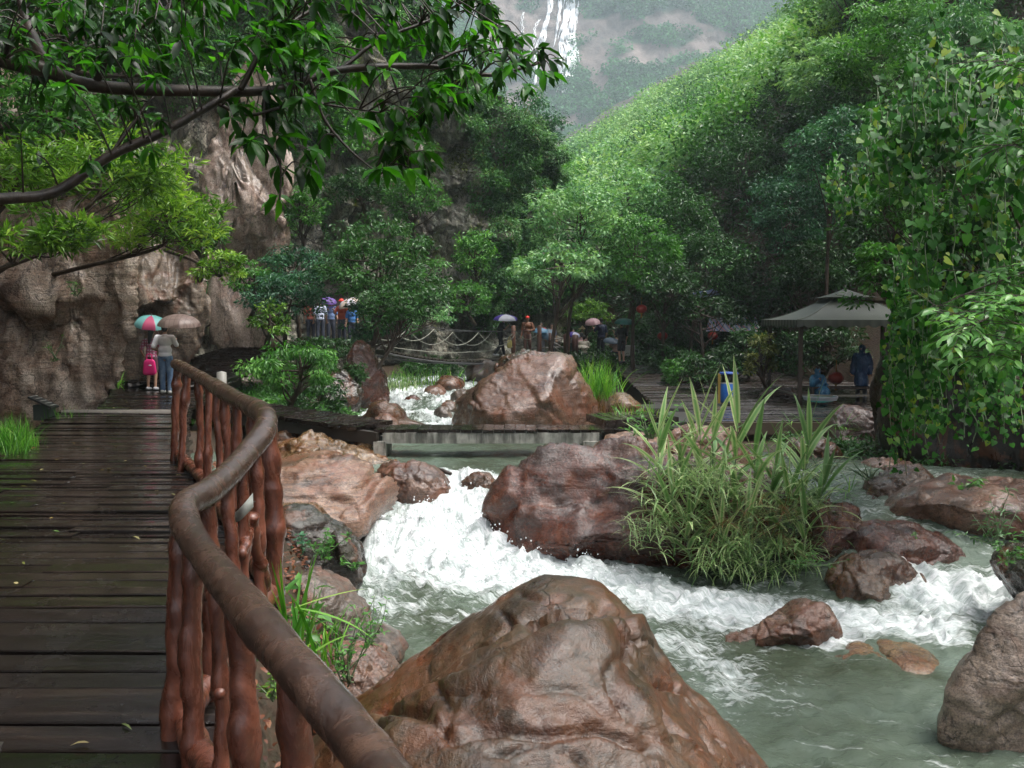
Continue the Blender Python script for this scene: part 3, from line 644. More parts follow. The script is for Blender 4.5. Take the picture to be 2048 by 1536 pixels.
def pdist(line):
    best = np.full(len(V), 1e9); sg = np.zeros(len(V))
    for (ax, ay), (bx2, by2) in zip(line[:-1], line[1:]):
        ux, uy = bx2-ax, by2-ay; ln = math.hypot(ux, uy); t2 = np.clip(((bpx-ax)*ux+(bpy_-ay)*uy)/ln**2, 0, 1); d2 = np.hypot(bpx-ax-ux*t2, bpy_-ay-uy*t2); m2 = d2 < best; best = np.where(m2, d2, best); sg = np.where(m2, ((bpx-ax)*uy-(bpy_-ay)*ux)/ln, sg)
    return best, sg
wob_ = fbm(V/.18, 133, 3)*5
for line, wd2, dep, step in (([(700,1475),(840,1400),(925,1362),(1030,1308),(1100,1268),(1180,1256),(1250,1250)], 8, .03, .055), ([(1060,1250),(1110,1238),(1170,1240),(1205,1225)], 16, .07, 0), ([(1242,1258),(1271,1304),(1290,1320)], 5, .05, 0),
                        ([(1229,1336),(1210,1364),(1221,1402),(1250,1442),(1262,1460)], 5, .045, .02), ([(1313,1393),(1380,1404),(1422,1452),(1450,1500)], 6, .05, .02), ([(760,1450),(860,1462),(900,1500),(1000,1478),(1100,1500),(1200,1482),(1300,1530)], 12, .06, .02), ([(880,1400),(900,1440),(880,1480)], 8, .04, 0), ([(1040,1195),(1090,1215),(1140,1205)], 6, .03, 0)):
    b2, sg = pdist(line); b2 = np.abs(b2+wob_); dd = dd-np.where(front, dep*np.exp(-(b2/wd2)**2), 0)+np.where(front, step*sstep(-8, 8, -sg)*np.exp(-(b2/60)**2), 0)
V = V+N*dd[:,None]
o = npmesh('boulder', V, F, R_big, origin=(P(1080,1500,5.2)[0], 5.2, V[:,2].min())); tag(o, 'huge smooth brown wet boulder in front, sloping down both ways beside the log railing', 'boulder')

ROCKS = [
 # outline, d, half depth, material, label, options
 ([(945,1075),(960,1040),(985,1000),(1012,965),(1045,928),(1080,900),(1130,893),(1200,898),(1250,885),(1300,900),(1380,915),(1450,930),(1560,965),(1650,1000),(1690,1040),(1690,1110),(1640,1170),(1500,1210),(1300,1190),(1180,1140),(1080,1120),(1020,1130),(960,1120)], 15.0, 1.7, R_rust, 'great rust and purple boulder that splits the cascade, reeds growing over its right side', dict(sub=6, fac=16, lo=.5, amp=.07, scale=.6)),
 ([(1190,905),(1215,880),(1250,868),(1300,872),(1340,890),(1500,905),(1560,940),(1560,1000),(1200,1000)], 16.6, 1.0, R_pink, 'pinkish rock rising just behind the reed boulder, by the end of the footbridge', dict(fac=8)),
 ([(1600,1060),(1622,1020),(1660,1008),(1715,1015),(1722,1050),(1705,1095),(1670,1140),(1630,1180),(1580,1170)], 13.7, .6, R_rust, 'small orange rock sticking out right of the reeds', dict(fac=9, lo=.55)),
 ([(893,855),(905,825),(915,800),(950,778),(985,748),(1010,738),(1050,718),(1090,711),(1140,714),(1158,745),(1185,785),(1196,830),(1198,900),(1050,905),(900,900)], 24.6, 2.0, R_purple, 'large pyramid-shaped purple grey boulder behind the footbridge', dict(sub=6, fac=12, lo=.55, amp=.06)),
 ([(470,960),(540,935),(600,918),(680,914),(750,932),(792,975),(785,1015),(745,1050),(715,1090),(650,1120),(560,1160),(470,1130)], 15.6, 2.0, R_pink, 'broad pink streaked rock slab on the left bank beside the white cascade', dict(sub=6, fac=12, lo=.5, amp=.06, stretch=(.6,.6,2))),
 ([(745,960),(770,932),(810,925),(860,935),(890,950),(905,985),(885,1020),(760,1030)], 17.0, .7, R_purple, 'purple rock at the lip of the cascade with water sheeting off its right side', dict(fac=6)),
 ([(922,985),(935,955),(960,948),(985,958),(992,990),(980,1010),(930,1010)], 16.9, .35, R_brown, 'small round brown rock in the middle of the lip of the cascade', dict(fac=4, sub=5)),
 ([(480,930),(540,893),(600,880),(660,884),(700,893),(760,908),(800,925),(760,945),(600,950),(480,960)], 19.0, .9, R_tan, 'flat tan rock awash under the left end of the footbridge', dict(fac=5)),
 ([(600,890),(620,868),(660,860),(720,866),(745,885),(750,905),(700,920),(610,915)], 20.6, .8, R_tan, 'rounded ochre rock in the shade under the left walkway', dict(fac=6, sub=4)),
 ([(545,870),(570,850),(610,856),(625,890),(600,910),(545,900)], 20.8, .7, R_brown, 'brown rock wedged under the left walkway, left of the ochre one', dict(fac=6, sub=4)),
 ([(500,1060),(560,1030),(615,1015),(660,1040),(700,1080),(722,1125),(727,1165),(712,1195),(680,1215),(600,1230),(500,1220)], 12.6, .9, R_dark, 'dark knobbly rock at the left water edge with small plants on it', dict(fac=12, lo=.5, sub=6)),
 ([(500,1050),(555,1020),(600,1012),(650,1030),(680,1070),(640,1100),(520,1110)], 13.7, .8, R_tan, 'light brown rock between the pink slab and the dark knobbly rock', dict(fac=8)),
 ([(540,1200),(575,1172),(620,1150),(650,1158),(700,1195),(740,1235),(750,1290),(700,1350),(540,1360)], 10.6, .9, R_grey, 'smooth grey wedge-shaped rock just beyond the second corner of the railing', dict(fac=9, lo=.55)),
 ([(600,1320),(650,1295),(700,1290),(760,1310),(800,1345),(790,1400),(620,1420)], 8.6, .6, R_purple, 'low purple rock half hidden by plants behind the foreground boulder', dict(fac=6)),
 ([(690,1265),(740,1262),(790,1275),(810,1300),(760,1330),(690,1320)], 10.0, .5, R_grey, 'low grey rock awash at the left water edge', dict(fac=6, sub=4)),
 ([(675,840),(683,790),(695,740),(700,700),(712,680),(738,690),(755,730),(770,775),(778,800),(765,830),(720,845)], 28.5, .9, R_rust, 'tall leaning rust brown rock pillar holding the left end of the rope bridge', dict(fac=6, amp=.05)),
 ([(640,850),(650,790),(680,740),(705,760),(715,830),(710,860)], 27.0, .8, R_dark, 'dark rock left of the leaning rock pillar', dict(fac=6)),
 ([(722,838),(735,815),(770,806),(800,815),(812,838),(850,850),(840,875),(730,875)], 23.4, .5, R_brown, 'brown rock by the upper stream above the left end of the footbridge', dict(fac=6, sub=4)),
 ([(738,850),(760,832),(790,838),(800,870),(740,870)], 22.8, .35, R_purple, 'small purple rock tucked against the footbridge', dict(fac=6, sub=4)),
 ([(806,806),(822,792),(840,797),(845,812),(830,820),(806,818)], 31.0, .35, R_rust, 'small orange rock standing alone in the upper stream', dict(fac=6, sub=4)),
 ([(842,796),(850,780),(868,772),(890,780),(892,798),(870,804),(845,804)], 33.0, .6, R_purple, 'purple wedge rock across the upper stream', dict(fac=6, sub=4)),
 ([(852,800),(872,770),(900,752),(925,762),(925,800),(890,806)], 34.5, .8, R_brown, 'dull brown rock at the back of the upper stream', dict(fac=6, sub=4)),
 ([(900,795),(918,780),(940,783),(948,800),(940,815),(905,815)], 30.0, .5, R_grey, 'pale grey boulder right of the upper stream', dict(fac=6, sub=4)),
 ([(870,838),(876,815),(890,812),(902,825),(902,848),(880,850)], 26.0, .25, R_grey, 'small grey stone against the left foot of the pyramid-shaped boulder', dict(fac=6, sub=4)),
 ([(880,822),(884,808),(905,803),(918,815),(910,830),(890,830)], 27.5, .3, R_brown, 'small brown stone above the grey one by the pyramid-shaped boulder', dict(fac=6, sub=4)),
 ([(905,812),(915,800),(940,790),(955,800),(950,820),(910,825)], 28.6, .4, R_purple, 'pinkish stone behind the left shoulder of the pyramid-shaped boulder', dict(fac=6, sub=4)),
 ([(985,745),(1000,725),(1030,705),(1060,700),(1070,740),(1060,780),(1000,785)], 33.0, .9, R_dark, 'dark rock under the right end of the rope bridge', dict(fac=6)),
 ([(930,740),(950,722),(980,722),(1000,740),(985,760),(940,765)], 38.0, .7, R_grey, 'light grey rock on the far bank under the rope bridge', dict(fac=6, sub=4)),
 ([(1215,830),(1220,800),(1235,788),(1262,795),(1285,815),(1290,860),(1215,860)], 23.6, .6, R_tan, 'pale topped rock between the pyramid-shaped boulder and the right deck', dict(fac=7, sub=4)),
 ([(1620,960),(1660,880),(1680,825),(1705,810),(1735,822),(1765,850),(1770,880),(1760,930),(1700,990),(1640,1000)], 22.0, 1.2, R_pale, 'brown rock with pale grey patches below the gazebo', dict(fac=12, lo=.5)),
 ([(1560,950),(1580,890),(1620,870),(1680,900),(1690,960),(1640,1000),(1570,990)], 20.0, .9, R_brown, 'shaded brown rock behind the right side of the reeds', dict(fac=8)),
 ([(1700,990),(1730,940),(1790,920),(1830,940),(1830,990),(1760,1010)], 18.5, .8, R_purple, 'purple rock under the vines behind the round dark boulder', dict(fac=8)),
 ([(1705,1030),(1735,985),(1768,955),(1800,938),(1835,932),(1852,955),(1852,1005),(1820,1050),(1740,1070),(1705,1060)], 15.6, .7, R_brown, 'round brown boulder between the reeds and the long right-bank boulder', dict(fac=7)),
 ([(1782,1030),(1800,1005),(1840,985),(1900,974),(1990,976),(2080,985),(2150,1000),(2170,1070),(2060,1110),(1950,1110),(1880,1098),(1820,1075)], 14.4, 1.1, R_purple, 'long smooth pinkish boulder lying on the right bank', dict(sub=6, fac=7, amp=.05)),
 ([(1695,1085),(1730,1062),(1790,1060),(1850,1070),(1905,1105),(1942,1145),(1948,1190),(1900,1210),(1800,1200),(1720,1160)], 13.5, .75, R_rust, 'low orange brown rock with stream water sliding over it', dict(fac=5, amp=.05)),
 ([(1672,1180),(1690,1145),(1730,1122),(1790,1120),(1822,1145),(1842,1190),(1856,1240),(1840,1270),(1780,1262),(1720,1245),(1680,1215)], 12.5, .6, R_brown, 'brown rock below the orange one, between two arms of white water', dict(fac=9, lo=.58)),
 ([(1452,1282),(1480,1262),(1530,1245),(1570,1232),(1612,1203),(1640,1206),(1668,1240),(1680,1280),(1660,1330),(1560,1340),(1470,1320)], 11.2, .45, R_purple, 'dark purple pointed rock standing in the middle of the stream', dict(fac=12, lo=.5)),
 ([(1655,1325),(1700,1312),(1760,1308),(1810,1296),(1850,1300),(1880,1325),(1860,1370),(1700,1370)], 10.5, .6, R_tan, 'brown rock just breaking the surface below the pointed rock', dict(fac=5, amp=.03)),
 ([(1870,1450),(1888,1415),(1915,1365),(1948,1305),(1978,1248),(2015,1205),(2068,1172),(2160,1140),(2300,1200),(2350,1500),(2200,1640),(1950,1560),(1870,1490)], 8.4, 1.0, R_right, 'big grey and brown cracked boulder at the right edge of the stream', dict(sub=6, fac=22, lo=.38, amp=.05, pw=.55)),
 ([(2010,1140),(2048,1100),(2120,1090),(2200,1130),(2200,1220),(2050,1200)], 11.0, .8, R_dark, 'dark rock under the fern at the right edge', dict(fac=6)),
 ([(1780,900),(1800,700),(1830,560),(1900,450),(2050,400),(2350,400),(2500,700),(2450,1050),(2150,1060),(1900,1010),(1790,985)], 19.5, 2.5, rock_mat('black_dripping_rock', ['120f0d','1e1916','2c2520'], .8, (.2,.5), crack=.3, stretch=(1,1,.3)), 'tall black dripping rock wall behind the vines on the right', dict(sub=6, fac=10, amp=.04)),
 ([(1510,815),(1520,785),(1550,778),(1600,780),(1640,800),(1640,830),(1520,835)], 31.5, .5, R_grey, 'grey block rock under the rail of the gazebo', dict(fac=10, sub=4, lo=.5)),
 ([(-60,240),(120,230),(210,300),(250,420),(268,560),(262,640),(250,720),(225,790),(170,840),(60,880),(-60,880),(-120,560)], 18.2, .7, rock_mat('orange_cliff_block', ['98806e','ccb4a4','ece2da','f4f0ea'], 1.2, (.3,.6), crack=.7, moss=.2, rust=.3, darkamt=.45), 'orange and white rock bulge of the cliff beside the boardwalk', dict(sub=6, fac=26, lo=.35, pw=.5, amp=.06, scale=.32, stretch=(1.5,1.5,.3))),
 ([(425,690),(415,560),(418,420),(432,280),(455,180),(490,120),(530,130),(548,260),(560,420),(560,520),(560,620),(545,710),(480,725)], 33.5, 1.6, rock_mat('pinkish_cliff_pillar', ['ac9a90','dccdc4','f2ebe6'], .9, (.3,.6), crack=.6, moss=.3, stretch=(1,1,.35), rust=.3, darkamt=.4), 'tall pale pinkish pillar of the cliff behind the lime green small-leaved tree', dict(sub=6, fac=26, lo=.35, pw=.5, amp=.05, scale=.3, stretch=(1.5,1.5,.25))),
 ([(225,750),(235,640),(250,400),(300,330),(360,400),(400,560),(415,660),(370,740),(270,775)], 28.5, 1.2, rock_mat('cliff_slab', ['7a6a58','a89a8c','c8c0b4'], .9, (.3,.6), crack=.4, moss=.25), 'grey slab of the cliff behind the walking couple', dict(sub=6, fac=26, lo=.35, pw=.5, amp=.06, scale=.32, stretch=(1.5,1.5,.3))),
]
for i, (ol, d, hd, m, lab, op) in enumerate(ROCKS):
    k_ = 1.14 if ('low orange brown' in lab or 'brown rock below the orange' in lab) else 1.06 if 'long smooth' in lab or 'round brown' in lab else 1
    if k_ != 1: mx_, my_ = np.mean(ol, axis=0); ol = [(mx_+(a-mx_)*k_, my_+(b-my_)*k_) for a, b in ol]
    rock(ol, d, hd, m, lab, 200+i*7, **op)
# loose stones along both banks
def stones(n, fn, smin, smax, name, label, mat):
    parts = []
    for k in range(n):
        c = fn(); s = RNG.uniform(smin, smax); V, F = ICO[3]; V = V*np.array([RNG.uniform(.8,1.3), RNG.uniform(.8,1.3), RNG.uniform(.5,.9)])*s
        V = facet(V, np.zeros(3), 5, 900+k, .55); V = V+unit(V)*(fbm(V/s*1.5+k*7, 5, 3)*.12*s)[:,None]; parts.append((V+c, F))
    V, F = merge(parts); o = npmesh(name, V, F, mat); return tag(o, label, 'stones', kind='stuff')
def on_ground(x, y, dz=0): return np.array([x, y, float(ground_z(np.array([x]), np.array([y]))[0])+dz])
def lb():
    y = RNG.uniform(6.5, 40); xl_, xr_ = ip(y, CH); return on_ground(xl_+RNG.normal(-.1,.35), y, .1)
def rb_():
    y = RNG.uniform(12, 40); xl_, xr_ = ip(y, CH); return on_ground(xr_+RNG.normal(-.1,.45), y, .1)
stones(130, lb, .1, .32, 'rubble', 'loose brown stones scattered along the left bank of the stream', R_brown)
stones(110, rb_, .12, .4, 'rubble', 'loose purple grey stones scattered along the right bank of the stream', R_purple)
# ------------------------------------------------------------------ boardwalks
def wet_wood(name, tones, rough=(.12,.45), axis=0, sc=1.0):
    t = NT(name); s = [(.6,9,9),(9,.6,9)][axis]; c = t.co('Object', s); n1 = t.noise(c, 1.6*sc, 7, .7, .6); n2 = t.noise(t.co(), 2.2, 5, .6)
    pl = t.attr('rnd'); col = t.ramp(n1, [(.3,hexlin(tones[0])),(.55,hexlin(tones[1])),(.75,hexlin(tones[2]))])
    col = t.mix(1.0, col, t.ramp(pl, [(0,(.55,.55,.55)),(1,(1.35,1.3,1.25))]), 'MULTIPLY')
    col = t.mix(t.math('MULTIPLY', t.ramp(n2, [(.5,(0,0,0)),(.7,(1,1,1))]), .4), col, hexlin('15170d'))
    t.b.inputs['Coat Weight'].default_value = .55; t.b.inputs['Coat Roughness'].default_value = .1; t.l(t.bump(t.noise(t.co(), 6, 4, .6), .25, .01), t.b.inputs['Coat Normal'])
    return t.end(col, t.ramp(t.noise(t.co(), 3.5, 5, .65), [(.35,(rough[0],)*3),(.65,(rough[1],)*3)]), t.bump(n1, .5, .012), .36)
M_deck = wet_wood('wet_planks', ['0f0c0b','1e1815','3c332c'], (.07,.34))
M_deck2 = wet_wood('grey_wet_planks', ['1e1a18','38302d','5e544e'], (.12,.4))
def plank_deck(name, y0, y1, left, right, zf, pw=.17, mat=M_deck, gap=.014, th=.045):
    parts, rn = [], []; y = y0; k = 0
    while y < y1:
        ww = pw*RNG.uniform(.85, 1.2); a, b = float(left(y)), float(right(y)); z0, z1 = float(zf(y)), float(zf(y+ww))
        cuts = [a+RNG.uniform(-.05,.03), b+RNG.uniform(-.03,.05)]
        if b-a > 2.4: cuts = [cuts[0], a+(b-a)*RNG.choice([.34,.5,.66])+RNG.uniform(-.04,.04), cuts[1]]
        for x0, x1 in zip(cuts[:-1], cuts[1:]):
            n = max(3, int((x1-x0)/.35)); xx = np.linspace(x0+.004, x1-.004, n); dz = RNG.normal(0,.005)+.004*np.sin(xx*RNG.uniform(1,3)+k); tl = RNG.normal(0,.006); e0 = RNG.normal(0,.002,n); e1 = RNG.normal(0,.003,n)
            rows = []
            for (yy, zz, o) in ((y, z0-th, 0), (y+e0, z0-.006, 1), (y+.008+e0, z0, 1), (y+ww-gap-.008+e1, z1+tl, 1), (y+ww-gap+e1, z1+tl-.006, 1), (y+ww-gap, z1-th, 0)):
                rows.append(np.stack([xx, np.broadcast_to(yy, xx.shape), zz+dz], -1))
            V = np.stack(rows, 1).reshape(-1,3); F = []
            for i in range(n-1):
                for j in range(6): F.append((i*6+j, (i+1)*6+j, (i+1)*6+(j+1)%6, i*6+(j+1)%6))
            F.append(tuple([0,1,4,5])); F.append(tuple([1,2,3,4])); m = (n-1)*6; F.append((m,m+5,m+4,m+1)); F.append((m+1,m+4,m+3,m+2))
            parts.append((V, np.array(F))); rn.append(np.full(len(V), RNG.uniform(0,1)))
            k += 1
        y += ww
    V, F = merge(parts); return npmesh(name, V, F, mat, attrs={'rnd': np.concatenate(rn)}, smooth=False)
T_ = lambda tab: (lambda y: np.interp(y, [a for a,_ in tab], [b for _,b in tab]))
dl = T_([(-1,-5.9),(8,-5.9),(12,-6.2),(17.3,-7.95),(24,-10.0),(31,-12.0)])
dr = T_([(-1,.45),(1,.3),(2.6,-.45),(3.4,-.95),(4.3,-1.33),(5.7,-1.36),(7.5,-2.1),(9.5,-2.85),(11.5,-3.8),(17,-5.6),(24,-7.6),(31,-8.4)])
dz = T_([(-1,-1.9),(4.2,-1.86),(5.7,-1.64),(11.5,-1.66),(17.2,-1.60),(17.4,-1.64),(24,-1.8),(31,-1.76)])
o = plank_deck('boardwalk', -1, 31.5, dl, dr, dz); tag(o, kind='structure')
parts = []
for off in (.25, .5, .75):
    for a, b in zip(np.arange(-1, 31, 2), np.arange(1, 33, 2)):
        pa = [dl(a)+(dr(a)-dl(a))*off, a, dz(a)-.14]; pb = [dl(b)+(dr(b)-dl(b))*off, b, dz(b)-.14]; parts.append(beam(pa, pb, .14, .16))
for a, b in zip(np.arange(-1, 31, 1), np.arange(0, 32, 1)): parts.append(beam([dr(a)-.1, a, dz(a)-.17], [dr(b)-.1, b, dz(b)-.17], .12, .2))
V, F = merge(parts); o = npmesh('boardwalk_frame', V, F, plain('dark_beam', (.03,.025,.02), .5), smooth=False); tag(o, kind='structure')
V, F = beam([dl(17.25)+.1, 17.25, -1.585], [dr(17.25)-.1, 17.25, -1.585], .05, .05)
o = npmesh('step_nosing', V, F, plain('pale_nosing', (.62,.56,.5), .25), smooth=False, origin=(-7,17.25,-1.6)); tag(o, 'pale step edge strip running across the boardwalk ahead of the couple', 'step edge')  # strip in one pale colour, lighter than the planks
# raised walkway behind, climbing to the right along the cliff
def ramp_deck(name, pts, width, mat, label, cat, posts=()):
    parts, rn = [], []; S_ = spline(pts, 400); L_ = np.concatenate([[0], np.cumsum(np.linalg.norm(np.diff(S_, axis=0), axis=1))]); x = 0
    while x < L_[-1]-.2:
        q = np.array([np.interp(x, L_, S_[:,k]) for k in range(3)]); q2 = np.array([np.interp(x+.17, L_, S_[:,k]) for k in range(3)]); tdir = unit((q2-q)*np.array([1,1,0])); sd_ = np.array([tdir[1], -tdir[0], 0])
        V, F = beam(q-sd_*width/2+[0,0,RNG.normal(0,.005)], q+sd_*width/2+[0,0,RNG.normal(0,.005)], .17, .05); parts.append((V, F)); rn.append(np.full(len(V), RNG.uniform(0,1))); x += .185
    root = empty(name, pts[0], label, cat); V, F = merge(parts); npmesh('deck', V, F, mat, root, False, {'rnd': np.concatenate(rn)}, origin=pts[0])
    for s in (-1, 1):
        td = np.gradient(S_, axis=0)*np.array([1,1,0]); td = unit(td); sd_ = np.stack([td[:,1], -td[:,0], 0*td[:,0]], -1)
        V, F = tube((S_+sd_*s*(width/2-.12)-[0,0,.14])[::16], .1, 4); npmesh('side_beam', V, F, plain('dark_beam', None), root, False, origin=pts[0])
    for p in posts:
        V, F = tube([p[0], p[1]], .13, 12); npmesh('post', V, F, plain('grey_concrete', (.3,.29,.26), .5, .4, 20), root, origin=pts[0])
    return root
w0 = [-8.6, 27.2, -1.42]; w1 = [-8.6, 31.5, -1.05]; w2 = [-8.2, 35.2, -.86]; w3 = [-6.6, 37.4, -.85]; w4 = [-5.3, 37.0, -1.0]
cpst = P(443, 745, 26.2)
ramp_deck('raised_walkway', [[-9.3,25.6,-1.62], w0, w1, w2, w3, w4], 2.1, M_deck, 'dark plank walkway climbing right along the cliff foot on a concrete post', 'walkway',
          [(cpst, cpst-[0,0,1.5])])
# footbridge over the stream
fb = empty('footbridge', (-2.6,20,-2.2), 'low plank footbridge crossing the stream on a pale concrete beam', 'footbridge')
def planksx(name, a, b, width, mat, parent, th=.07, org=(0,0,0)):
    a, b = np.array(a, float), np.array(b, float); n = int(np.linalg.norm(b-a)/.21); parts, rn = [], []
    for i in range(n):
        q = a+(b-a)*(i+.5)/n; dirn = unit((b-a)*np.array([1,1,0])); sd_ = np.array([dirn[1],-dirn[0],0]); jit = RNG.uniform(-.05,.06)
        V, F = beam(q+sd_*(width/2+jit)+[0,0,RNG.normal(0,.006)], q-sd_*(width/2)+[0,0,RNG.normal(0,.006)], .202, th); parts.append((V,F)); rn.append(np.full(len(V), RNG.uniform(0,1)))
    V, F = merge(parts); return npmesh(name, V, F, mat, parent, False, {'rnd': np.concatenate(rn)}, origin=org)
M_con = (lambda: (lambda t: t.end(t.mix(t.math('MULTIPLY', t.ramp(t.noise(t.co('Object',(3,3,.4)), 1.6, 6, .7), [(.42,(0,0,0)),(.6,(1,1,1))]), .8), t.ramp(t.noise(t.co(), 9, 5), [(.3,hexlin('8f8e86')),(.7,hexlin('bdbbb2'))]), hexlin('3a3a33')), .5, t.bump(t.noise(t.co(), 30, 5), .4, .01)))(NT('stained_concrete')))()
FO = (-2.6,20,-2.2)
planksx('deck', [-2.75,20.1,-2.2], [2.45,20.1,-2.2], .95, M_deck, fb, .06, FO)
planksx('sloping_deck', [-6.9,21.9,-1.78], [-2.8,20.25,-2.16], 1.5, M_deck, fb, .08, FO)
V, F = box((-.42,19.72,-2.34), (4.3,.2,.21)); npmesh('beam', V, F, M_con, fb, False, origin=FO)
V, F = box((-.42,20.4,-2.34), (4.3,.2,.21)); npmesh('beam', V, F, M_con, fb, False, origin=FO)
V, F = beam([-6.8,21.2,-1.98], [-2.65,19.62,-2.34], .16, .24); npmesh('side_beam', V, F, plain('dark_beam', None), fb, False, origin=FO)
V, F = beam([-6.5,22.6,-1.98], [-2.5,20.95,-2.36], .16, .24); npmesh('side_beam', V, F, plain('dark_beam', None), fb, False, origin=FO)
for x, wd in ((-2.62,.24), (1.62,.42)):
    V, F = box((x,20.1,-2.95), (wd,1.1,1.1)); npmesh('pier', V, F, M_con, fb, False, origin=FO)
planksx('end_deck', [1.75,20.9,-2.12], [3.3,21.2,-2.08], 1.5, M_deck2, fb, .16, FO)
V, F = box((2.7,20.9,-2.42), (1.7,1.2,.4)); npmesh('abutment', V, F, plain('dark_beam', None), fb, False, origin=FO)
V, F = box((3.4,22.6,-2.3), (1.6,2.6,.24)); V2, F2 = box((3.5,24.2,-2.2), (1.4,1.2,.2)); V, F = merge([(V,F),(V2,F2)]); npmesh('step', V, F, plain('wet_dark_stone', (.07,.065,.06), .3, .5, 8), fb, False, origin=FO)
# right bank deck
rl = T_([(24.6,3.4),(28,4.3),(34,4.1),(40,4.0),(43,3.2),(46,2.6)]); rr_ = T_([(24.6,12.8),(33,13.2),(34.5,11.8),(40,7.4),(46,6.0)]); rz = T_([(24.6,-2.5),(30,-2.48),(40,-1.72),(43,-1.6),(46,-1.55)])
o = plank_deck('plank_terrace', 24.6, 46, rl, rr_, rz, .2, M_deck2); tag(o, kind='structure')
V, F = box((8.1,24.55,-2.68), (9.4,.14,.3)); V2, F2 = box((8.1,24.9,-2.95), (9.0,.2,.3)); V, F = merge([(V,F),(V2,F2)]); o = npmesh('terrace_edge', V, F, plain('edge_wood', (.11,.085,.06), .45), smooth=False); tag(o, kind='structure')

# ------------------------------------------------------------------ log railing
t = NT('railing_brown'); c = t.co('Object', (1,1,1)); n1 = t.noise(t.co('Object', (6,6,6)), 1.2, 7, .7, .8); n2 = t.noise(c, 40, 6, .75)
col = t.ramp(n1, [(.32,hexlin('26150f')),(.5,hexlin('412a1e')),(.68,hexlin('5e4231'))]); col = t.mix(t.math('MULTIPLY', t.ramp(n2, [(.5,(0,0,0)),(.72,(1,1,1))]), .5), col, hexlin('251812'))
t.b.inputs['Coat Weight'].default_value = .38; t.b.inputs['Coat Roughness'].default_value = .12; t.l(t.bump(n2, .3, .005), t.b.inputs['Coat Normal'])
M_hand = t.end(col, t.ramp(n1, [(.3,(.1,)*3),(.7,(.38,)*3)]), t.bump(n2, 1.0, .010, t.bump(n1, .5, .02)), .6)
t = NT('railing_red'); n1 = t.noise(t.co('Object', (7,7,2.2)), 1.2, 7, .7, .8); n2 = t.noise(t.co(), 50, 6, .75)
col = t.ramp(n1, [(.32,hexlin('3a1e15')),(.5,hexlin('653726')),(.68,hexlin('8a5440'))]); col = t.mix(t.math('MULTIPLY', t.ramp(n2, [(.45,(0,0,0)),(.7,(1,1,1))]), .45), col, hexlin('4a2418'))
t.b.inputs['Coat Weight'].default_value = .6; t.b.inputs['Coat Roughness'].default_value = .18; t.l(t.bump(n2, .5, .006), t.b.inputs['Coat Normal'])
M_bal = t.end(col, t.ramp(n1, [(.3,(.14,)*3),(.7,(.42,)*3)]), t.bump(n2, .5, .006, t.bump(n1, .4, .02)), .6)
HR = [(.75,-1.6,-1.0),(.5,-.1,-1.0),(.22,1.0,-1.0)]+[tuple(P(*q)) for q in ((755,1536,2.28),(635,1386,2.62),(537,1271,3.0),(472,1190,3.42),(407,1108,3.9),(374,1054,4.2),(372,1012,4.42),(418,983,4.68),(461,945,5.0),(499,901,5.35),(529,862,5.62),(530,832,5.9),(499,811,6.6),(461,792,7.6),(418,765,9.3),(380,743,10.7),(352,728,11.7))]
rail = empty('log_railing', (-1.4,5,-1.7), 'brown log-style railing winding along the boardwalk, wet handrail on red knotty uprights', 'railing')
RO = (-1.4,5,-1.7)
S_ = spline(HR, 2000); _l = np.concatenate([[0], np.cumsum(np.linalg.norm(np.diff(S_, axis=0), axis=1))]); S_ = np.stack([np.interp(np.linspace(0,_l[-1],420), _l, S_[:,k]) for k in range(3)], -1); V, F = tube(S_, .064+.008*fbm(np.stack([np.linspace(0,22,420),np.zeros(420),np.zeros(420)],-1),4,3), 24, True, .005, 3); npmesh('handrail', V, F, M_hand, rail, origin=RO)
def near_on_rail(px):
    pass
def knotty(a, b, r, seed, knots=2):
    a, b = np.array(a, float), np.array(b, float); n = 44; rg = np.random.default_rng(seed); tt_ = np.linspace(0,1,n); p = a+(b-a)*tt_[:,None]
    p = p+np.stack([fbm(np.stack([tt_*2.2,tt_*0+seed*3.3,tt_*0],-1), 7, 3)*.032, fbm(np.stack([tt_*2.2,tt_*0+seed*5.1+9,tt_*0],-1), 8, 3)*.032, tt_*0], -1)*np.sin(tt_*math.pi)[:,None]**.5
    rr = r*(1+.16*fbm(np.stack([tt_*4,tt_*0+seed,tt_*0],-1), 9, 3)); 
    for _ in range(knots): k = rg.uniform(.08,.9); rr = rr*(1+rg.uniform(.08,.34)*np.exp(-((tt_-k)/.05)**2))
    V, F = tube(p, rr*.76, 18, True, r*.2, seed); return [(V, F)]
def stub(p, d, r, l): return tube([np.array(p), np.array(p)+unit(np.array(d, float))*l], [r, r*.6], 12)
BAL = [ # top point on the rail (index into S_ found by px), bottom offset, radius
 (352,11.6,.06,-.12),(372,11.0,.05,-.10),(390,10.2,.05,.0),(408,9.5,.045,-.02),(424,8.7,.045,.05),(440,8.0,.05,-.02),(456,7.3,.045,.02),(492,6.55,.045,.0)]
def rail_at(y): i = np.argmin(np.abs(S_[40:,1]-y))+40; return S_[i]
k = 0
for (px_, y, r, sh) in BAL:
    q = rail_at(y); zb = float(dz(y))-.02; pr = knotty([q[0]+.01, y, q[2]-.02], [q[0]+sh*.8+RNG.normal(0,.02), y+RNG.normal(0,.03), zb], r, 11+k, 3)
    V, F = merge(pr); npmesh('baluster', V, F, M_bal, rail, origin=RO); k += 1
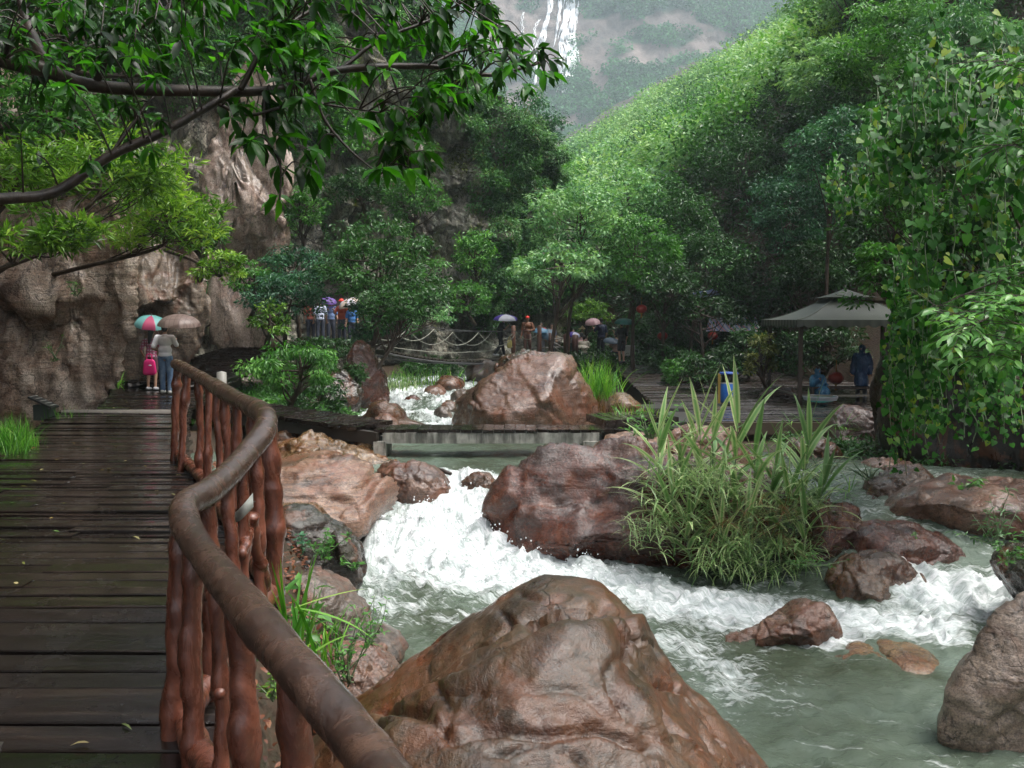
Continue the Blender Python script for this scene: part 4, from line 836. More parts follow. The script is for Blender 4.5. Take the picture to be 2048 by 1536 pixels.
for (y, r, sh) in ((5.74,.07,.05),(5.42,.042,.02),(5.18,.04,0),(4.95,.046,.02),(4.66,.056,.0),(4.32,.064,-.07),(4.04,.058,-.03),(3.76,.042,.02),(3.4,.062,.02),(2.8,.06,.02),(2.4,.045,.0),(1.9,.06,0),(1.4,.05,0),(.8,.06,0),(.2,.05,0)):
    q = rail_at(y); zb = float(dz(y))-.05; pr = knotty([q[0], y, q[2]-.02], [q[0]+sh, y+RNG.normal(0,.02), zb], r, 51+k, 3)
    if k % 3 == 0: pr.append(stub([q[0]+sh*.3, y, q[2]-.5], [.5,-.9,.35], r*.75, r*1.5))
    V, F = merge(pr); npmesh('baluster', V, F, M_bal, rail, origin=RO); k += 1
# slanting branch braces and the log at the foot
for a, b, r in (((505,1030,5.3),(532,1180,5.5),.045), ((480,1110,5.0),(520,1010,5.6),.04)):
    V, F = merge(knotty(P(*a), P(*b), r, k, 2)); npmesh('brace', V, F, M_bal, rail, origin=RO); k += 1
low = [[S_[i,0], S_[i,1], float(dz(S_[i,1]))+.07] for i in range(40, 420, 6)]
V, F = tube(spline(low, 200), .062, 14, True, .015, 5); npmesh('foot_log', V, F, M_bal, rail, origin=RO)
# curled white tag on the uprights
a = P(470,1035,5.12); b = P(506,1000,5.05); n = 8; tt_ = np.linspace(0,1,n)
pc = np.array(a)+(np.array(b)-np.array(a))*tt_[:,None]+np.array([.0,-.05,-.012])*np.sin(tt_*math.pi)[:,None]; hgt = .055+.02*tt_
V = np.concatenate([pc-np.array([0,0,1])*hgt[:,None]/2, pc+np.array([0,0,1])*hgt[:,None]/2, pc-np.array([0,0,1])*hgt[:,None]/2+[0,.004,0], pc+np.array([0,0,1])*hgt[:,None]/2+[0,.004,0]])
F = []
for i in range(n-1): F += [(i,i+1,n+i+1,n+i),(2*n+i,3*n+i,3*n+i+1,2*n+i+1),(n+i,n+i+1,3*n+i+1,3*n+i),(i,2*n+i,2*n+i+1,i+1)]
o = npmesh('paper_tag', V, np.array(F), plain('wet_paper', (.5,.53,.48), .35), origin=tuple(pc[4])); tag(o, 'curled off-white tag tied to the uprights between the two railing corners', 'tag')
V, F = tube([P(455,1028,5.14), P(510,1003,5.08)], .004, 6); o = npmesh('wire', V, F, M_barkd, origin=P(480,1015,5.1)); tag(o, 'thin wire holding the curled tag against the railing', 'wire')

# ------------------------------------------------------------------ rope bridge
rb = empty('rope_bridge', P(900,720,37), 'slack rope footbridge with looping side ropes crossing above the upper stream', 'rope bridge'); RBO = tuple(P(900,720,37))
A, B = P(745,700,33.5), P(1055,708,41.0)
def span(t_, off, sag, up): 
    q = A+(B-A)*t_; dirn = unit((B-A)*np.array([1,1,0])); sdv = np.array([dirn[1],-dirn[0],0]); return q+sdv*off+np.array([0,0,up-sag*4*t_*(1-t_)])
parts = []
n = 46
for i in range(n):
    t_ = (i+.5)/n; V, F = beam(span(t_,-.6,.32,RNG.normal(0,.01)), span(t_,.6,.32,RNG.normal(0,.01)), .16, .06); parts.append((V,F))
V, F = merge(parts); npmesh('walkboard', V, F, plain('bridge_wood', (.05,.045,.035), .45), rb, False, origin=RBO)
M_rope = plain('pale_rope', (.3,.31,.25), .7, .4, 80)
tt_ = np.linspace(0,1,40)
for off in (-.62,.62):
    V, F = tube([span(x,off,.32,-.1) for x in tt_], .035, 8); npmesh('cable', V, F, plain('steel_cable', (.06,.06,.06), .4), rb, origin=RBO)
    V, F = tube([span(x,off,.32,.3) for x in tt_], .014, 8)
    if off < 0: npmesh('rope', V, F, M_rope, rb, origin=RBO)
    V, F = tube([span(x,off,.2,1.0) for x in tt_], .012, 6); npmesh('hand_cable', V, F, plain('steel_cable', None), rb, origin=RBO)
    pr = []
    for a_, b_ in ((0,.27),(.27,.55),(.55,.82),(.82,1.0)):
        x_ = np.linspace(a_,b_,16); f_ = (x_-a_)/(b_-a_); lift = .95-.2*4*x_*(1-x_)-(.5 if b_ < 1 else .3)*4*f_*(1-f_); pr.append(tube([span(x,off,0,l) for x,l in zip(x_,lift)], .013, 6))
    V, F = merge(pr); npmesh('swag_rope', V, F, M_rope, rb, origin=RBO)
for t_ in (.99,):
    for off in (-.65,.65):
        q = span(t_,off,0,0); V, F = tube([q-[0,0,.4], q+[0,0,1.15]], .09, 10, True, .02, 4); npmesh('post', V, F, plain('reddish_post', (.16,.07,.045), .5), rb, origin=RBO)
# landing platform of the rope bridge
lp = empty('landing_stage', P(1120,712,42.5), 'small plank landing with slanting rails between the rope bridge and the right-hand terrace', 'platform'); LO = tuple(P(1120,712,42.5))
planksx('deck', P(1050,712,42.0), P(1250,712,43.2), 2.4, M_deck2, lp, .1, LO)
for a, b in (((1060,722,41),(1180,722,42)), ((1100,680,41.0),(1132,700,41.2)), ((1100,688,41.0),(1132,712,41.2)), ((1060,682,43.6),(1130,676,44)), ((1060,697,43.6),(1130,694,44)), ((1200,690,43.5),(1245,688,43.5))):
    V, F = tube([P(*a), P(*b)], .03, 8); npmesh('rail', V, F, plain('grey_rail', (.25,.23,.21), .4), lp, origin=LO)
for a in ((1133,715,41.2),(1150,716,41.5),(1060,715,41.2),(1100,712,41.2)):
    q = P(*a); V, F = merge([tube([q, q+[0,0,.95]], .13 if a[0] in (1133,1150) else .06, 12, True, .03, a[0])]); npmesh('post', V, F, plain('dark_red_post', (.09,.04,.03), .45), lp, origin=LO)
for a in ((1070,725,42),(1120,725,42.3),(1200,730,42.5)):
    q = P(*a); V, F = tube([q, q-[0,0,1.4]], .12, 10); npmesh('leg', V, F, plain('dark_beam', None), lp, origin=LO)

# ------------------------------------------------------------------ gazebo
M_canvas = plain('green_canvas', (.065,.075,.058), .5, .3, 40, .2); M_cpost = plain('gazebo_post', (.06,.045,.035), .45)
gz = empty('gazebo', (10.3,30.9,-2.5), 'square gazebo with a two-tier grey green canvas roof and scalloped edge', 'gazebo'); GO = (10.3,30.9,-2.5)
hx = 2.05; gx0, gy0 = 10.3, 30.9; ez = .0; tz = .66
def canvas(hw, ht, z0, z1, sag, nn=14):
    Vs, Fs = [], []
    for q in range(4):
        a = q*math.pi/2; ca, sa = math.cos(a), math.sin(a); V = []
        for i in range(nn+1):
            f = i/nn; hwi = hw+(ht-hw)*f; z = z0+(z1-z0)*f**1.25-sag*math.sin(f*math.pi)
            for j in range(nn+1):
                s = (j/nn*2-1); x, y = s*hwi, -hwi; zz = z-sag*.7*(1-s*s)*math.sin(f*math.pi); V.append((gx0+x*ca-y*sa, gy0+x*sa+y*ca, zz))
        Vs.append((np.array(V), gridF(nn+1, nn+1)))
    return merge(Vs)
V, F = canvas(hx, .5, ez, tz, .05); npmesh('roof', V, F, M_canvas, gz, origin=GO)
V, F = canvas(.78, .03, tz+.03, tz+.30, .02, 8); npmesh('top_roof', V, F, M_canvas, gz, origin=GO)
pr = []
for q in range(4):
    a = q*math.pi/2+math.pi/4
    pr.append(tube(spline([[gx0+math.cos(a)*(hx+(.5-hx)*f)*1.414, gy0+math.sin(a)*(hx+(.5-hx)*f)*1.414, ez+(tz-ez)*f**1.25-.05*math.sin(f*math.pi)+.008] for f in np.linspace(0,1,6)], 16), .014, 6))
V, F = merge(pr); npmesh('seam', V, F, plain('canvas_seam', (.12,.135,.105), .5), gz, origin=GO)
V, F = merge([tube([[gx0,gy0,tz+.25],[gx0,gy0,tz+.42]], [.035,.015], 10)]); npmesh('finial', V, F, M_cpost, gz, origin=GO)
Vs = []
for q in range(4):
    a = q*math.pi/2; ca, sa = math.cos(a), math.sin(a); n = 97; s = np.linspace(-1,1,n); dr0 = -.15-.075*np.abs(np.sin(s*math.pi*5.5)); xx = s*(hx+.004); yy = np.full(n, -hx-.02)-.015*np.sin(s*40)
    top = np.stack([gx0+xx*ca-yy*sa, gy0+xx*sa+yy*ca, np.full(n, ez+.005)], -1); bot = top.copy(); bot[:,2] += dr0; Vs.append((np.concatenate([top, bot]), np.array([(i,i+1,n+i+1,n+i) for i in range(n-1)])))
V, F = merge(Vs); npmesh('valance', V, F, M_canvas, gz, origin=GO)
for sx in (-1,1):
    for sy in (-1,1):
        V, F = box((gx0+sx*1.85, gy0+sy*1.75, -1.3), (.11,.11,2.6)); npmesh('post', V, F, M_cpost, gz, False, origin=GO)
pr = [beam([gx0-1.85,gy0+s*1.75,-.12],[gx0+1.85,gy0+s*1.75,-.12],.07,.07) for s in (-1,1)]+[beam([gx0+s*1.85,gy0-1.75,-.12],[gx0+s*1.85,gy0+1.75,-.12],.07,.07) for s in (-1,1)]+[beam([gx0+sx*1.85,gy0+sy*1.75,-.1],[gx0,gy0,tz],.05,.05) for sx in (-1,1) for sy in (-1,1)]
V, F = merge(pr); npmesh('roof_frame', V, F, M_cpost, gz, False, origin=GO)
V, F = merge([beam([gx0-1.8,gy0-1.75,-2.22],[gx0+1.8,gy0-1.75,-2.22],.07,.05), beam([gx0-1.85,gy0-1.7,-2.22],[gx0-1.85,gy0+1.7,-2.22],.07,.05)]); npmesh('side_rail', V, F, plain('pale_rail', (.2,.19,.16), .35), gz, False, origin=GO)
# bench inside
bn = empty('bench', (10.3,30.2,-2.5), 'dark bench inside the gazebo behind the white edged umbrella', 'bench')
V, F = box((10.3,30.2,-2.05), (2.8,.45,.06)); npmesh('seat', V, F, M_cpost, bn, False, origin=(10.3,30.2,-2.5))
for x in (9.1,11.5): V, F = box((x,30.2,-2.3), (.08,.4,.44)); npmesh('leg', V, F, M_cpost, bn, False, origin=(10.3,30.2,-2.5))

# ------------------------------------------------------------------ small things
def lathe(prof, seg=28, c=(0,0,0)):
    p = np.array(prof, float); a = np.linspace(0, 2*math.pi, seg, endpoint=False); n = len(p)
    V = np.stack([p[:,0][:,None]*np.cos(a), p[:,0][:,None]*np.sin(a), np.repeat(p[:,1][:,None], seg, 1)], -1).reshape(-1,3)+np.array(c, float)
    i = np.arange(n-1)[:,None]; j = np.arange(seg)[None,:]; j2 = (j+1)%seg
    return V, [np.stack([i*seg+j, i*seg+j2, (i+1)*seg+j2, (i+1)*seg+j], -1).reshape(-1,4)]
bx_ = P(1457,806,29.0); bz = bx_[2]
lb_ = empty('litter_bin', bx_, 'blue round litter bin with a raised lid beside a yellow post on the terrace', 'litter bin')
V, F = lathe([(0,.02),(.24,.02),(.25,.06),(.255,.56),(.235,.575),(.22,.55),(.2,.2),(0,.2)], 28, bx_); npmesh('body', V, F, plain('bin_blue', (.03,.16,.55), .3), lb_, origin=bx_)
V, F = lathe([(0,.0),(.22,.0),(.22,.03),(0,.03)], 28, bx_); npmesh('base', V, F, plain('bin_black', (.01,.01,.01), .4), lb_, origin=bx_)
V, F = lathe([(0,.84),(.27,.84),(.28,.87),(.26,.9),(0,.92)], 28, bx_); npmesh('lid', V, F, plain('bin_dark_blue', (.02,.09,.4), .3), lb_, origin=bx_)
V, F = lathe([(0,.55),(.2,.55),(.2,.84),(0,.84)], 24, bx_); npmesh('liner', V, F, plain('bin_black', None), lb_, origin=bx_)
V, F = lathe([(.24,.57),(.25,.59),(.24,.61)], 24, bx_); npmesh('rim', V, F, plain('bin_rim', (.6,.62,.62), .3), lb_, origin=bx_)
V, F = box((bx_[0]-.29, bx_[1]-.05, bx_[2]+.43), (.07,.05,.86)); npmesh('side_post', V, F, plain('bin_yellow', (.55,.36,.08), .45), lb_, False, origin=bx_)
# sign box on the left edge
sb = P(95,836,16.6); so = empty('sign_box', sb, 'small grey green sign box with a slanted white-lettered top at the boardwalk edge', 'sign box')
V, F = box(sb+np.array([-.05,0,.1]), (.26,.24,.26)); npmesh('body', V, F, plain('sign_green', (.05,.07,.06), .4), so, False, origin=sb)
V, F = beam(sb+np.array([-.24,-.02,.36]), sb+np.array([.14,-.02,.18]), .3, .03); npmesh('top_plate', V, F, plain('sign_dark', (.03,.035,.035), .3), so, False, origin=sb)
pr = []
for i in range(5):
    q = sb+np.array([-.2,-.02,.36])+(np.array([.36,0,-.17])*(i/4.6)); pr.append(beam(q+[0,-.12,.012], q+[0,.1,.012], .02, .006))
V, F = merge(pr); npmesh('lettering', V, F, plain('sign_white', (.7,.7,.66), .4), so, False, origin=sb)
# red lanterns, tarpaulins and an awning in the trees
def lantern(px, py, d, r, label):
    c = P(px, py, d); o = empty('lantern', c, label, 'lantern', 'red lanterns hanging in the trees'); V, F = ICO[3]; a = np.arctan2(V[:,1], V[:,0]); V = V*np.array([1,1,.8])*r*(1+.05*np.cos(a*12))[:,None]
    npmesh('shade', V+c, F, plain('lantern_red', (.3,.02,.01), .4), o, origin=c); V, F = tube([c+[0,0,r*.8],c+[0,0,r*2.4]], .012, 6); npmesh('cord', V, F, plain('lantern_gold', (.4,.2,.03), .5), o, origin=c); V, F = tube([c-[0,0,r*.75],c-[0,0,r*1.0],c-[0,0,r*1.6]], [r*.3,r*.1,r*.16], 8); npmesh('tassel', V, F, plain('lantern_gold', None), o, origin=c)
lantern(1283,618,37,.2,'red lantern hanging left of the blue tarpaulin, above the green umbrella'); lantern(1325,672,38,.2,'dim red lantern hanging low behind the litter bin trees'); lantern(1425,672,39,.2,'dim red lantern hanging under the striped awning')
lantern(1672,756,31.3,.24,'bright red bag, shaped like a lantern ball, hanging between the two raincoats in the gazebo')  # a red bag, built with the lantern shape
def sheet(name, pts, nu, nv, mat, label, cat, sag=.1, th=.01):
    a, b, c_, d_ = [np.array(p) for p in pts]; V = []
    for i in range(nu+1):
        for j in range(nv+1):
            u, v = i/nu, j/nv; q = (a*(1-u)+b*u)*(1-v)+(d_*(1-u)+c_*u)*v; q = q-np.array([0,0,sag*math.sin(u*math.pi)*math.sin(v*math.pi)]); V.append(q)
    V = np.array(V); V[:,2] += fbm(V*2.5, 9, 3)*.04; F = gridF(nu+1, nv+1); n = len(V); V2 = V-[0,0,th]; e = []
    V, F = merge([(V, F), (V2, F[:, ::-1])]); o = npmesh(name, V, F, mat, origin=V.mean(0)); return tag(o, label, cat)
sheet('tarpaulin', [P(1360,592,43),P(1430,577,42),P(1440,588,40),P(1360,602,41)], 10, 8, plain('tarp_blue', (.012,.03,.17), .4), 'dark blue tarpaulin stretched in the trees above the terrace', 'tarpaulin')
t = NT('striped_cloth'); sx_ = t.n('ShaderNodeSeparateXYZ'); t.l(t.co('Object', (1,1,1)), sx_.inputs[0]); fr_ = t.math('FRACT', t.math('MULTIPLY', sx_.outputs[0], 2.2)); fr2 = t.math('FRACT', t.math('MULTIPLY', sx_.outputs[0], 5.3))
M_strip = t.end(t.mix(t.math('GREATER_THAN', fr2, .6), t.mix(t.math('GREATER_THAN', fr_, .5), (.75,.7,.8), (.65,.3,.36)), (.3,.36,.6)), .5)
sheet('awning', [P(1412,662,40),P(1520,662,40),P(1512,634,42),P(1418,636,42)], 14, 6, M_strip, 'pink, white and blue striped awning glimpsed through the trees left of the gazebo', 'awning')
# cool box on the landing
cb = P(1256,712,40.2); o_ = empty('cool_box', cb, 'grey white cool box standing beside the person with the green umbrella', 'box')
V, F = box(cb+np.array([0,0,.2]), (.5,.4,.36)); npmesh('body', V, F, plain('cooler_white', (.42,.44,.4), .4), o_, False, origin=cb); V, F = box(cb+np.array([0,0,.405]), (.53,.43,.045)); npmesh('lid', V, F, plain('cooler_lid', (.5,.5,.46), .4), o_, False, origin=cb)
# stick lying on the lip of the fall
V, F = tube([P(838,931,17.6),P(862,938,17.4),P(885,941,17.3),P(902,948,17.2)], [.03,.045,.04,.03], 10, True, .012, 4); o = npmesh('branch', V, F, M_barkd, origin=P(870,940,17.4)); tag(o, 'short dark dead branch lying across the lip of the cascade', 'branch')
# ------------------------------------------------------------------ umbrellas
def umbrella(c, r, tilt, rotz, mats, label, hand=None, closed_h=.36, mats_idx=None, name='umbrella', group=None, flip=False, origin_at=None):
    """c is the tip of the canopy; eight gores between ribs; the shaft goes to the hand."""
    c = np.array(c, float); root = empty(name, c, label, 'umbrella', group); n, m = 8, 6; rings = 9; V, F, mi = [], [], []
    h = r*closed_h*1.35
    for i in range(rings+1):
        f = i/rings
        for q in range(n*m):
            a = 2*math.pi*q/(n*m); s = (q % m)/m; gore = math.sin(s*math.pi); rr = r*math.sin(f*math.pi/2*.98)**1.0; z = h*(math.cos(f*math.pi/2*.98)-1); rr *= 1-.075*gore*f; z -= .05*r*gore*f*(1-f*.4); z += .03*r*gore*(f > .93)
            V.append((rr*math.cos(a), rr*math.sin(a), z))
    for i in range(rings):
        for q in range(n*m): q2 = (q+1)%(n*m); F.append((i*n*m+q, i*n*m+q2, (i+1)*n*m+q2, (i+1)*n*m+q)); mi.append((q//m) if mats_idx is None else mats_idx[(q//m)%len(mats_idx)])
    V = np.array(V, float); V[:,2] *= -1 if flip else 1
    R = Matrix.Rotation(rotz,3,'Z') @ Matrix.Rotation(tilt,3,'X'); R = np.array(R); mi = [k % len(mats) for k in mi]
    npmesh('canopy', V@R.T+c, np.array(F), mats=mats, parent=root, origin=c, midx=mi)
    if flip:
        lr = V[-n*m:]; top = lr*np.array([1.02,1.02,1])+[0,0,.02]; bot = lr*np.array([.93,.93,1])-[0,0,.10]; k_ = np.arange(n*m); npmesh('lining', np.concatenate([top, bot])@R.T+c, np.stack([k_, (k_+1)%(n*m), (k_+1)%(n*m)+n*m, k_+n*m], -1), leafless('white_cloth', None), root, origin=c)
    Vr = []
    for q in range(n):
        a = 2*math.pi*q/n; pts = [(r*math.sin(f*math.pi/2*.98)*math.cos(a), r*math.sin(f*math.pi/2*.98)*math.sin(a), (h*(math.cos(f*math.pi/2*.98)-1)-.008)*(-1 if flip else 1)) for f in np.linspace(0,1,8)]; Vr.append(tube(pts, .004, 5))
    V_, F_ = merge(Vr); npmesh('ribs', V_@R.T+c, F_, plain('umbrella_steel', (.3,.3,.3), .3, metal=.8), root, origin=c)
    up = R@np.array([0,0,1.0])
    if hand is None: end = c-up*.75*(-1 if flip else 1)
    else: end = np.array(hand, float)
    V_, F_ = merge([tube([c+up*.05*(-1 if flip else 1), c], [.004,.012], 6), tube([c, end], .007, 8)]); npmesh('shaft', V_, F_, plain('umbrella_steel', None), root, origin=c)
    V_, F_ = tube([end+unit(c-end)*.08, end-unit(c-end)*.05], .016, 8); npmesh('handle', V_, F_, plain('umbrella_grip', (.02,.02,.02), .4), root, origin=c)
    return root
def um(name, col, rough=.45): return leafless(name, col, rough)
def leafless(name, col, rough=.45):
    if name in _pm: return _pm[name]
    t = NT(name); t.end(col, rough); tr = t.n('ShaderNodeBsdfTranslucent'); tr.inputs['Color'].default_value = (*col, 1); mx = t.n('ShaderNodeMixShader', i_0=.35); t.l(t.b.outputs[0], mx.inputs[1]); t.l(tr.outputs[0], mx.inputs[2]); t.l(mx.outputs[0], t.out.inputs['Surface']); _pm[name] = t.m; return t.m
# ------------------------------------------------------------------ people
def capsule(a, b, ra, rb, flat=1.0, seg=12):
    a, b = np.array(a, float), np.array(b, float); n = 7; tt_ = np.linspace(0,1,n); p = a+(b-a)*tt_[:,None]; V, F = tube(p, ra+(rb-ra)*tt_, seg, True); s1, f1 = ICO[2]
    return merge([(V, F), (s1*ra*.985+a, f1), (s1*rb*.985+b, f1)])
def ell(c, r, sub=3): V, F = ICO[sub]; return V*np.array(r)+np.array(c, float), [F]
def person(loc, face, label, shirt, legs, skin=(.42,.25,.17), hair=(.012,.01,.009), h=1.66, pose=None, female=False, shirt_mat=None, legs_mat=None, shorts=False, cap=None, hat=None, longhair=False, sleeve=.5, coat=None, bag=None, group=None, shoes=(.05,.05,.05), vest=None):
    """Joints in a body frame: x right, y forward, z up, unit height; pose overrides joints."""
    J = dict(pel=(0,0,.53), wst=(0,.005,.62), che=(0,.01,.74), nek=(0,.0,.835), hed=(0,.015,.925),
             shL=(-.105,0,.80), elL=(-.14,-.02,.63), wrL=(-.15,.04,.49), shR=(.105,0,.80), elR=(.14,-.02,.63), wrR=(.15,.04,.49),
             hiL=(-.052,0,.51), knL=(-.058,.015,.28), anL=(-.06,-.01,.045), hiR=(.052,0,.51), knR=(.058,.015,.28), anR=(.06,-.01,.045))
    J.update(pose or {}); J = {k: np.array(v, float)*h for k, v in J.items()}; fs = .92 if female else 1.0
    cs, sn = math.cos(face), math.sin(face); R = np.array([[cs,-sn,0],[sn,cs,0],[0,0,1]]); loc = np.array(loc, float)
    W_ = lambda V: V@R.T+loc
    root = empty('person', loc, label, 'person', group); K = h/1.7
    def foot(a): return [capsule(a+np.array([0,-.03*K,-.03*K]), a+np.array([0,.13*K,-.045*K]), .042*K, .034*K)]
    # body: one continuous skin
    pr = [ell(J['hed'], (.072*K,.088*K,.108*K)), capsule(J['nek']-[0,0,.03*K], J['hed']-[0,0,.03*K], .05*K*fs, .046*K*fs), ell((J['che']+J['nek'])/2-[0,0,.02*K], (.15*K*fs,.085*K,.10*K)),
          ell(J['che'], (.145*K*fs,.10*K,.14*K)), ell(J['wst'], (.125*K*fs,.09*K,.13*K)), ell(J['pel'], (.145*K,.10*K,.12*K)), ell(J['hed']+np.array([0,.085*K,-.01*K]), (.014*K,.02*K,.022*K), 2)]
    for s in ('L','R'):
        sg = -1 if s == 'L' else 1
        pr += [capsule(J['nek']-[0,0,.035*K], J['sh'+s], .045*K, .055*K*fs), capsule(J['sh'+s], J['el'+s], .048*K*fs, .038*K*fs), capsule(J['el'+s], J['wr'+s], .038*K*fs, .026*K*fs),
               capsule(J['hi'+s], J['kn'+s], .085*K, .056*K), capsule(J['kn'+s], J['an'+s], .056*K, .036*K), ell(J['hed']+np.array([sg*.073*K,0,-.01*K]), (.012*K,.022*K,.032*K), 2)]
        pr += foot(J['an'+s])
        hd_ = unit(J['wr'+s]-J['el'+s]); pr.append(capsule(J['wr'+s], J['wr'+s]+hd_*.07*K, .027*K, .034*K))
    V, F = merge(pr); V, F = remesh(V, F, .017, 3); parts = [(V, F)]
    for s in ('L','R'):
        hd_ = unit(J['wr'+s]-J['el'+s]); sd_ = unit(np.cross(hd_, [0,1,0.1])); nn = np.cross(sd_, hd_); base_ = J['wr'+s]+hd_*.075*K
        for q, ln in enumerate((.062,.075,.07,.055)):
            o_ = base_+sd_*(q-1.5)*.019*K; parts.append(tube([o_, o_+hd_*ln*.5*K+nn*.012*K, o_+hd_*ln*.8*K+nn*.035*K], [.0095*K,.009*K,.007*K], 6))
        o_ = J['wr'+s]+hd_*.03*K+sd_*.03*K; parts.append(tube([o_, o_+sd_*.03*K+hd_*.025*K+nn*.01*K, o_+sd_*.035*K+hd_*.05*K+nn*.02*K], [.012*K,.011*K,.008*K], 6))
    V, F = merge(parts); t_skin = plain('skin_%02d' % int(skin[0]*100), skin, .5, .05, 40, .08); npmesh('body', W_(V), F, t_skin, root, origin=loc)
    # eyes and mouth
    ev = [ell(J['hed']+np.array([sg*.028*K,.078*K,.008*K]), (.011*K,.008*K,.007*K), 2) for sg in (-1,1)]; V, F = merge(ev); npmesh('eyes', W_(V), F, plain('eye_dark', (.02,.015,.012), .2), root, origin=loc)
    V, F = ell(J['hed']+np.array([0,.079*K,-.05*K]), (.022*K,.008*K,.006*K), 2); npmesh('mouth', W_(V), F, plain('lips', (.3,.1,.08), .4), root, origin=loc)
    # hair
    hp = [ell(J['hed']+np.array([0,-.014*K,.024*K]), (.081*K,.092*K,.10*K)), ell(J['hed']+np.array([0,-.045*K,-.02*K]), (.07*K,.06*K,.07*K))]
    if longhair: hp.append(capsule(J['hed']+np.array([0,-.06*K,-.03*K]), J['nek']+np.array([0,-.085*K,-.12*K]), .07*K, .045*K))
    V, F = merge(hp); V, F = remesh(V, F, .014, 2); keep_ = V[:,1]-J['hed'][1] > .05*K; V[keep_ & (V[:,2] < J['hed'][2]+.045*K), 1] -= .035*K; V = V+vnormals(V, F)*(fbm(V*60, 3, 3)*.005)[:,None]; npmesh('hair', W_(V), F, plain('hair_dark', hair, .4, .5, 120), root, origin=loc)
    # clothes
    def cloth(nm, pr, mat, amp=.007, vox=.017, cutz=None):
        V, F = merge(pr); V, F = remesh(V, F, vox, 4); V = V+vnormals(V, F)*(fbm(V*np.array([9,9,5]), 5, 4)*amp*1.6)[:,None]; return npmesh(nm, W_(V), F, mat, root, origin=loc)
    e = .016*K
    sp_ = [ell((J['che']+J['nek'])/2-[0,0,.035*K], (.16*K*fs+e,.095*K+e,.085*K)), ell(J['che'], (.155*K*fs+e,.108*K+e,.15*K)), ell(J['wst']-[0,0,.0*K], (.145*K*fs+e,.10*K+e,.15*K)), ell(J['pel']+[0,0,.03*K], (.152*K+e*.6,.108*K+e*.6,.10*K)), capsule(J['nek']-[0,0,.045*K], J['nek']-[0,0,.015*K], .065*K, .056*K)]
    for s in ('L','R'):
        el = J['sh'+s]+(J['el'+s]-J['sh'+s])*min(1, sleeve*1.6); sp_ += [capsule(J['nek']-[0,0,.05*K], J['sh'+s], .05*K, .068*K*fs), capsule(J['sh'+s], el, .066*K*fs, .062*K*fs)]
        if sleeve > .8: sp_.append(capsule(J['el'+s], J['wr'+s], .055*K, .042*K))
    cloth('shirt', sp_, shirt_mat or plain('shirt_'+'_'.join('%02d' % int(v*99) for v in shirt), shirt, .7, .25, 30, .12))
    tp = [ell(J['pel'], (.15*K+e*.5,.106*K+e*.5,.10*K))]
    for s in ('L','R'):
        kn, an = J['kn'+s], J['an'+s]+[0,0,.02*K]
        if shorts: tp += [capsule(J['hi'+s], J['hi'+s]+(kn-J['hi'+s])*.8, .098*K, .082*K)]
        else: tp += [capsule(J['hi'+s], kn, .096*K, .074*K), capsule(kn, an, .074*K, .064*K)]
    cloth('trousers' if not shorts else 'shorts', tp, legs_mat or plain('legs_'+'_'.join('%02d' % int(v*99) for v in legs), legs, .7, .3, 30, .2))
    sh_ = []
    for s in ('L','R'):
        a = J['an'+s]; V, F = capsule(a+np.array([0,-.035*K,-.022*K]), a+np.array([0,.14*K,-.034*K]), .05*K, .042*K); V[:,2] = np.maximum(V[:,2], a[2]-.072*K); V = W_(V); npmesh('shoe', V, F, plain('shoe_'+'_'.join('%02d' % int(v*99) for v in shoes), shoes, .5), root, origin=loc)
    if cap:
        V, F = ell(J['hed']+np.array([0,-.012*K,.05*K]), (.09*K,.10*K,.082*K)); V[:,2] = np.maximum(V[:,2], J['hed'][2]+.03*K); V2, F2 = ell(J['hed']+np.array([0,.11*K,.04*K]), (.07*K,.075*K,.012*K)); V, F = merge([(V,F),(V2,F2)])
        npmesh('cap', W_(V), F, plain('cap_'+'_'.join('%02d' % int(v*99) for v in cap), cap, .5), root, origin=loc)
    if hat:
        V, F = lathe([(0,.15),(.03,.145),(.08,.09),(.09,.05),(.2,.01),(.235,-.02),(.2,-.005),(.09,.035),(0,.12)], 24, J['hed']+np.array([0,0,.03*K])); npmesh('hat', W_(V), F, plain('straw', hat, .7, .5, 80), root, origin=loc)
    if coat is not None:
        pr = [ell(J['hed']+np.array([0,-.015*K,.0]), (.10*K,.11*K,.13*K)), capsule(J['nek'], J['che'], .10*K, .19*K), capsule(J['che'], J['pel'], .19*K, .20*K), capsule(J['pel'], (J['knL']+J['knR'])/2, .2*K, .21*K)]
        for s in ('L','R'): pr += [capsule(J['sh'+s], J['el'+s], .095*K, .1*K), capsule(J['el'+s], J['wr'+s], .095*K, .08*K)]
        cloth('raincoat', pr, coat, .02, .02)
    if vest:
        V, F = ell(J['che']+np.array([0,-.13*K,-.02*K]), (.11*K,.07*K,.17*K)); npmesh('backpack', W_(V), F, plain('pack', vest, .6), root, origin=loc)
    wr = {s: W_((J['wr'+s]+unit(J['wr'+s]-J['el'+s])*.09*K)[None])[0] for s in 'LR'}
    return root, wr
HOLD_R = dict(elR=(.16,.05,.66), wrR=(.11,.16,.74)); HOLD_L = dict(elL=(-.16,.05,.66), wrL=(-.11,.16,.74))
WALK = dict(knL=(-.055,.08,.29), anL=(-.055,.13,.05), knR=(.055,-.01,.28), anR=(.055,-.15,.075))
def pl2(a, b): d_ = dict(a); d_.update(b); return d_
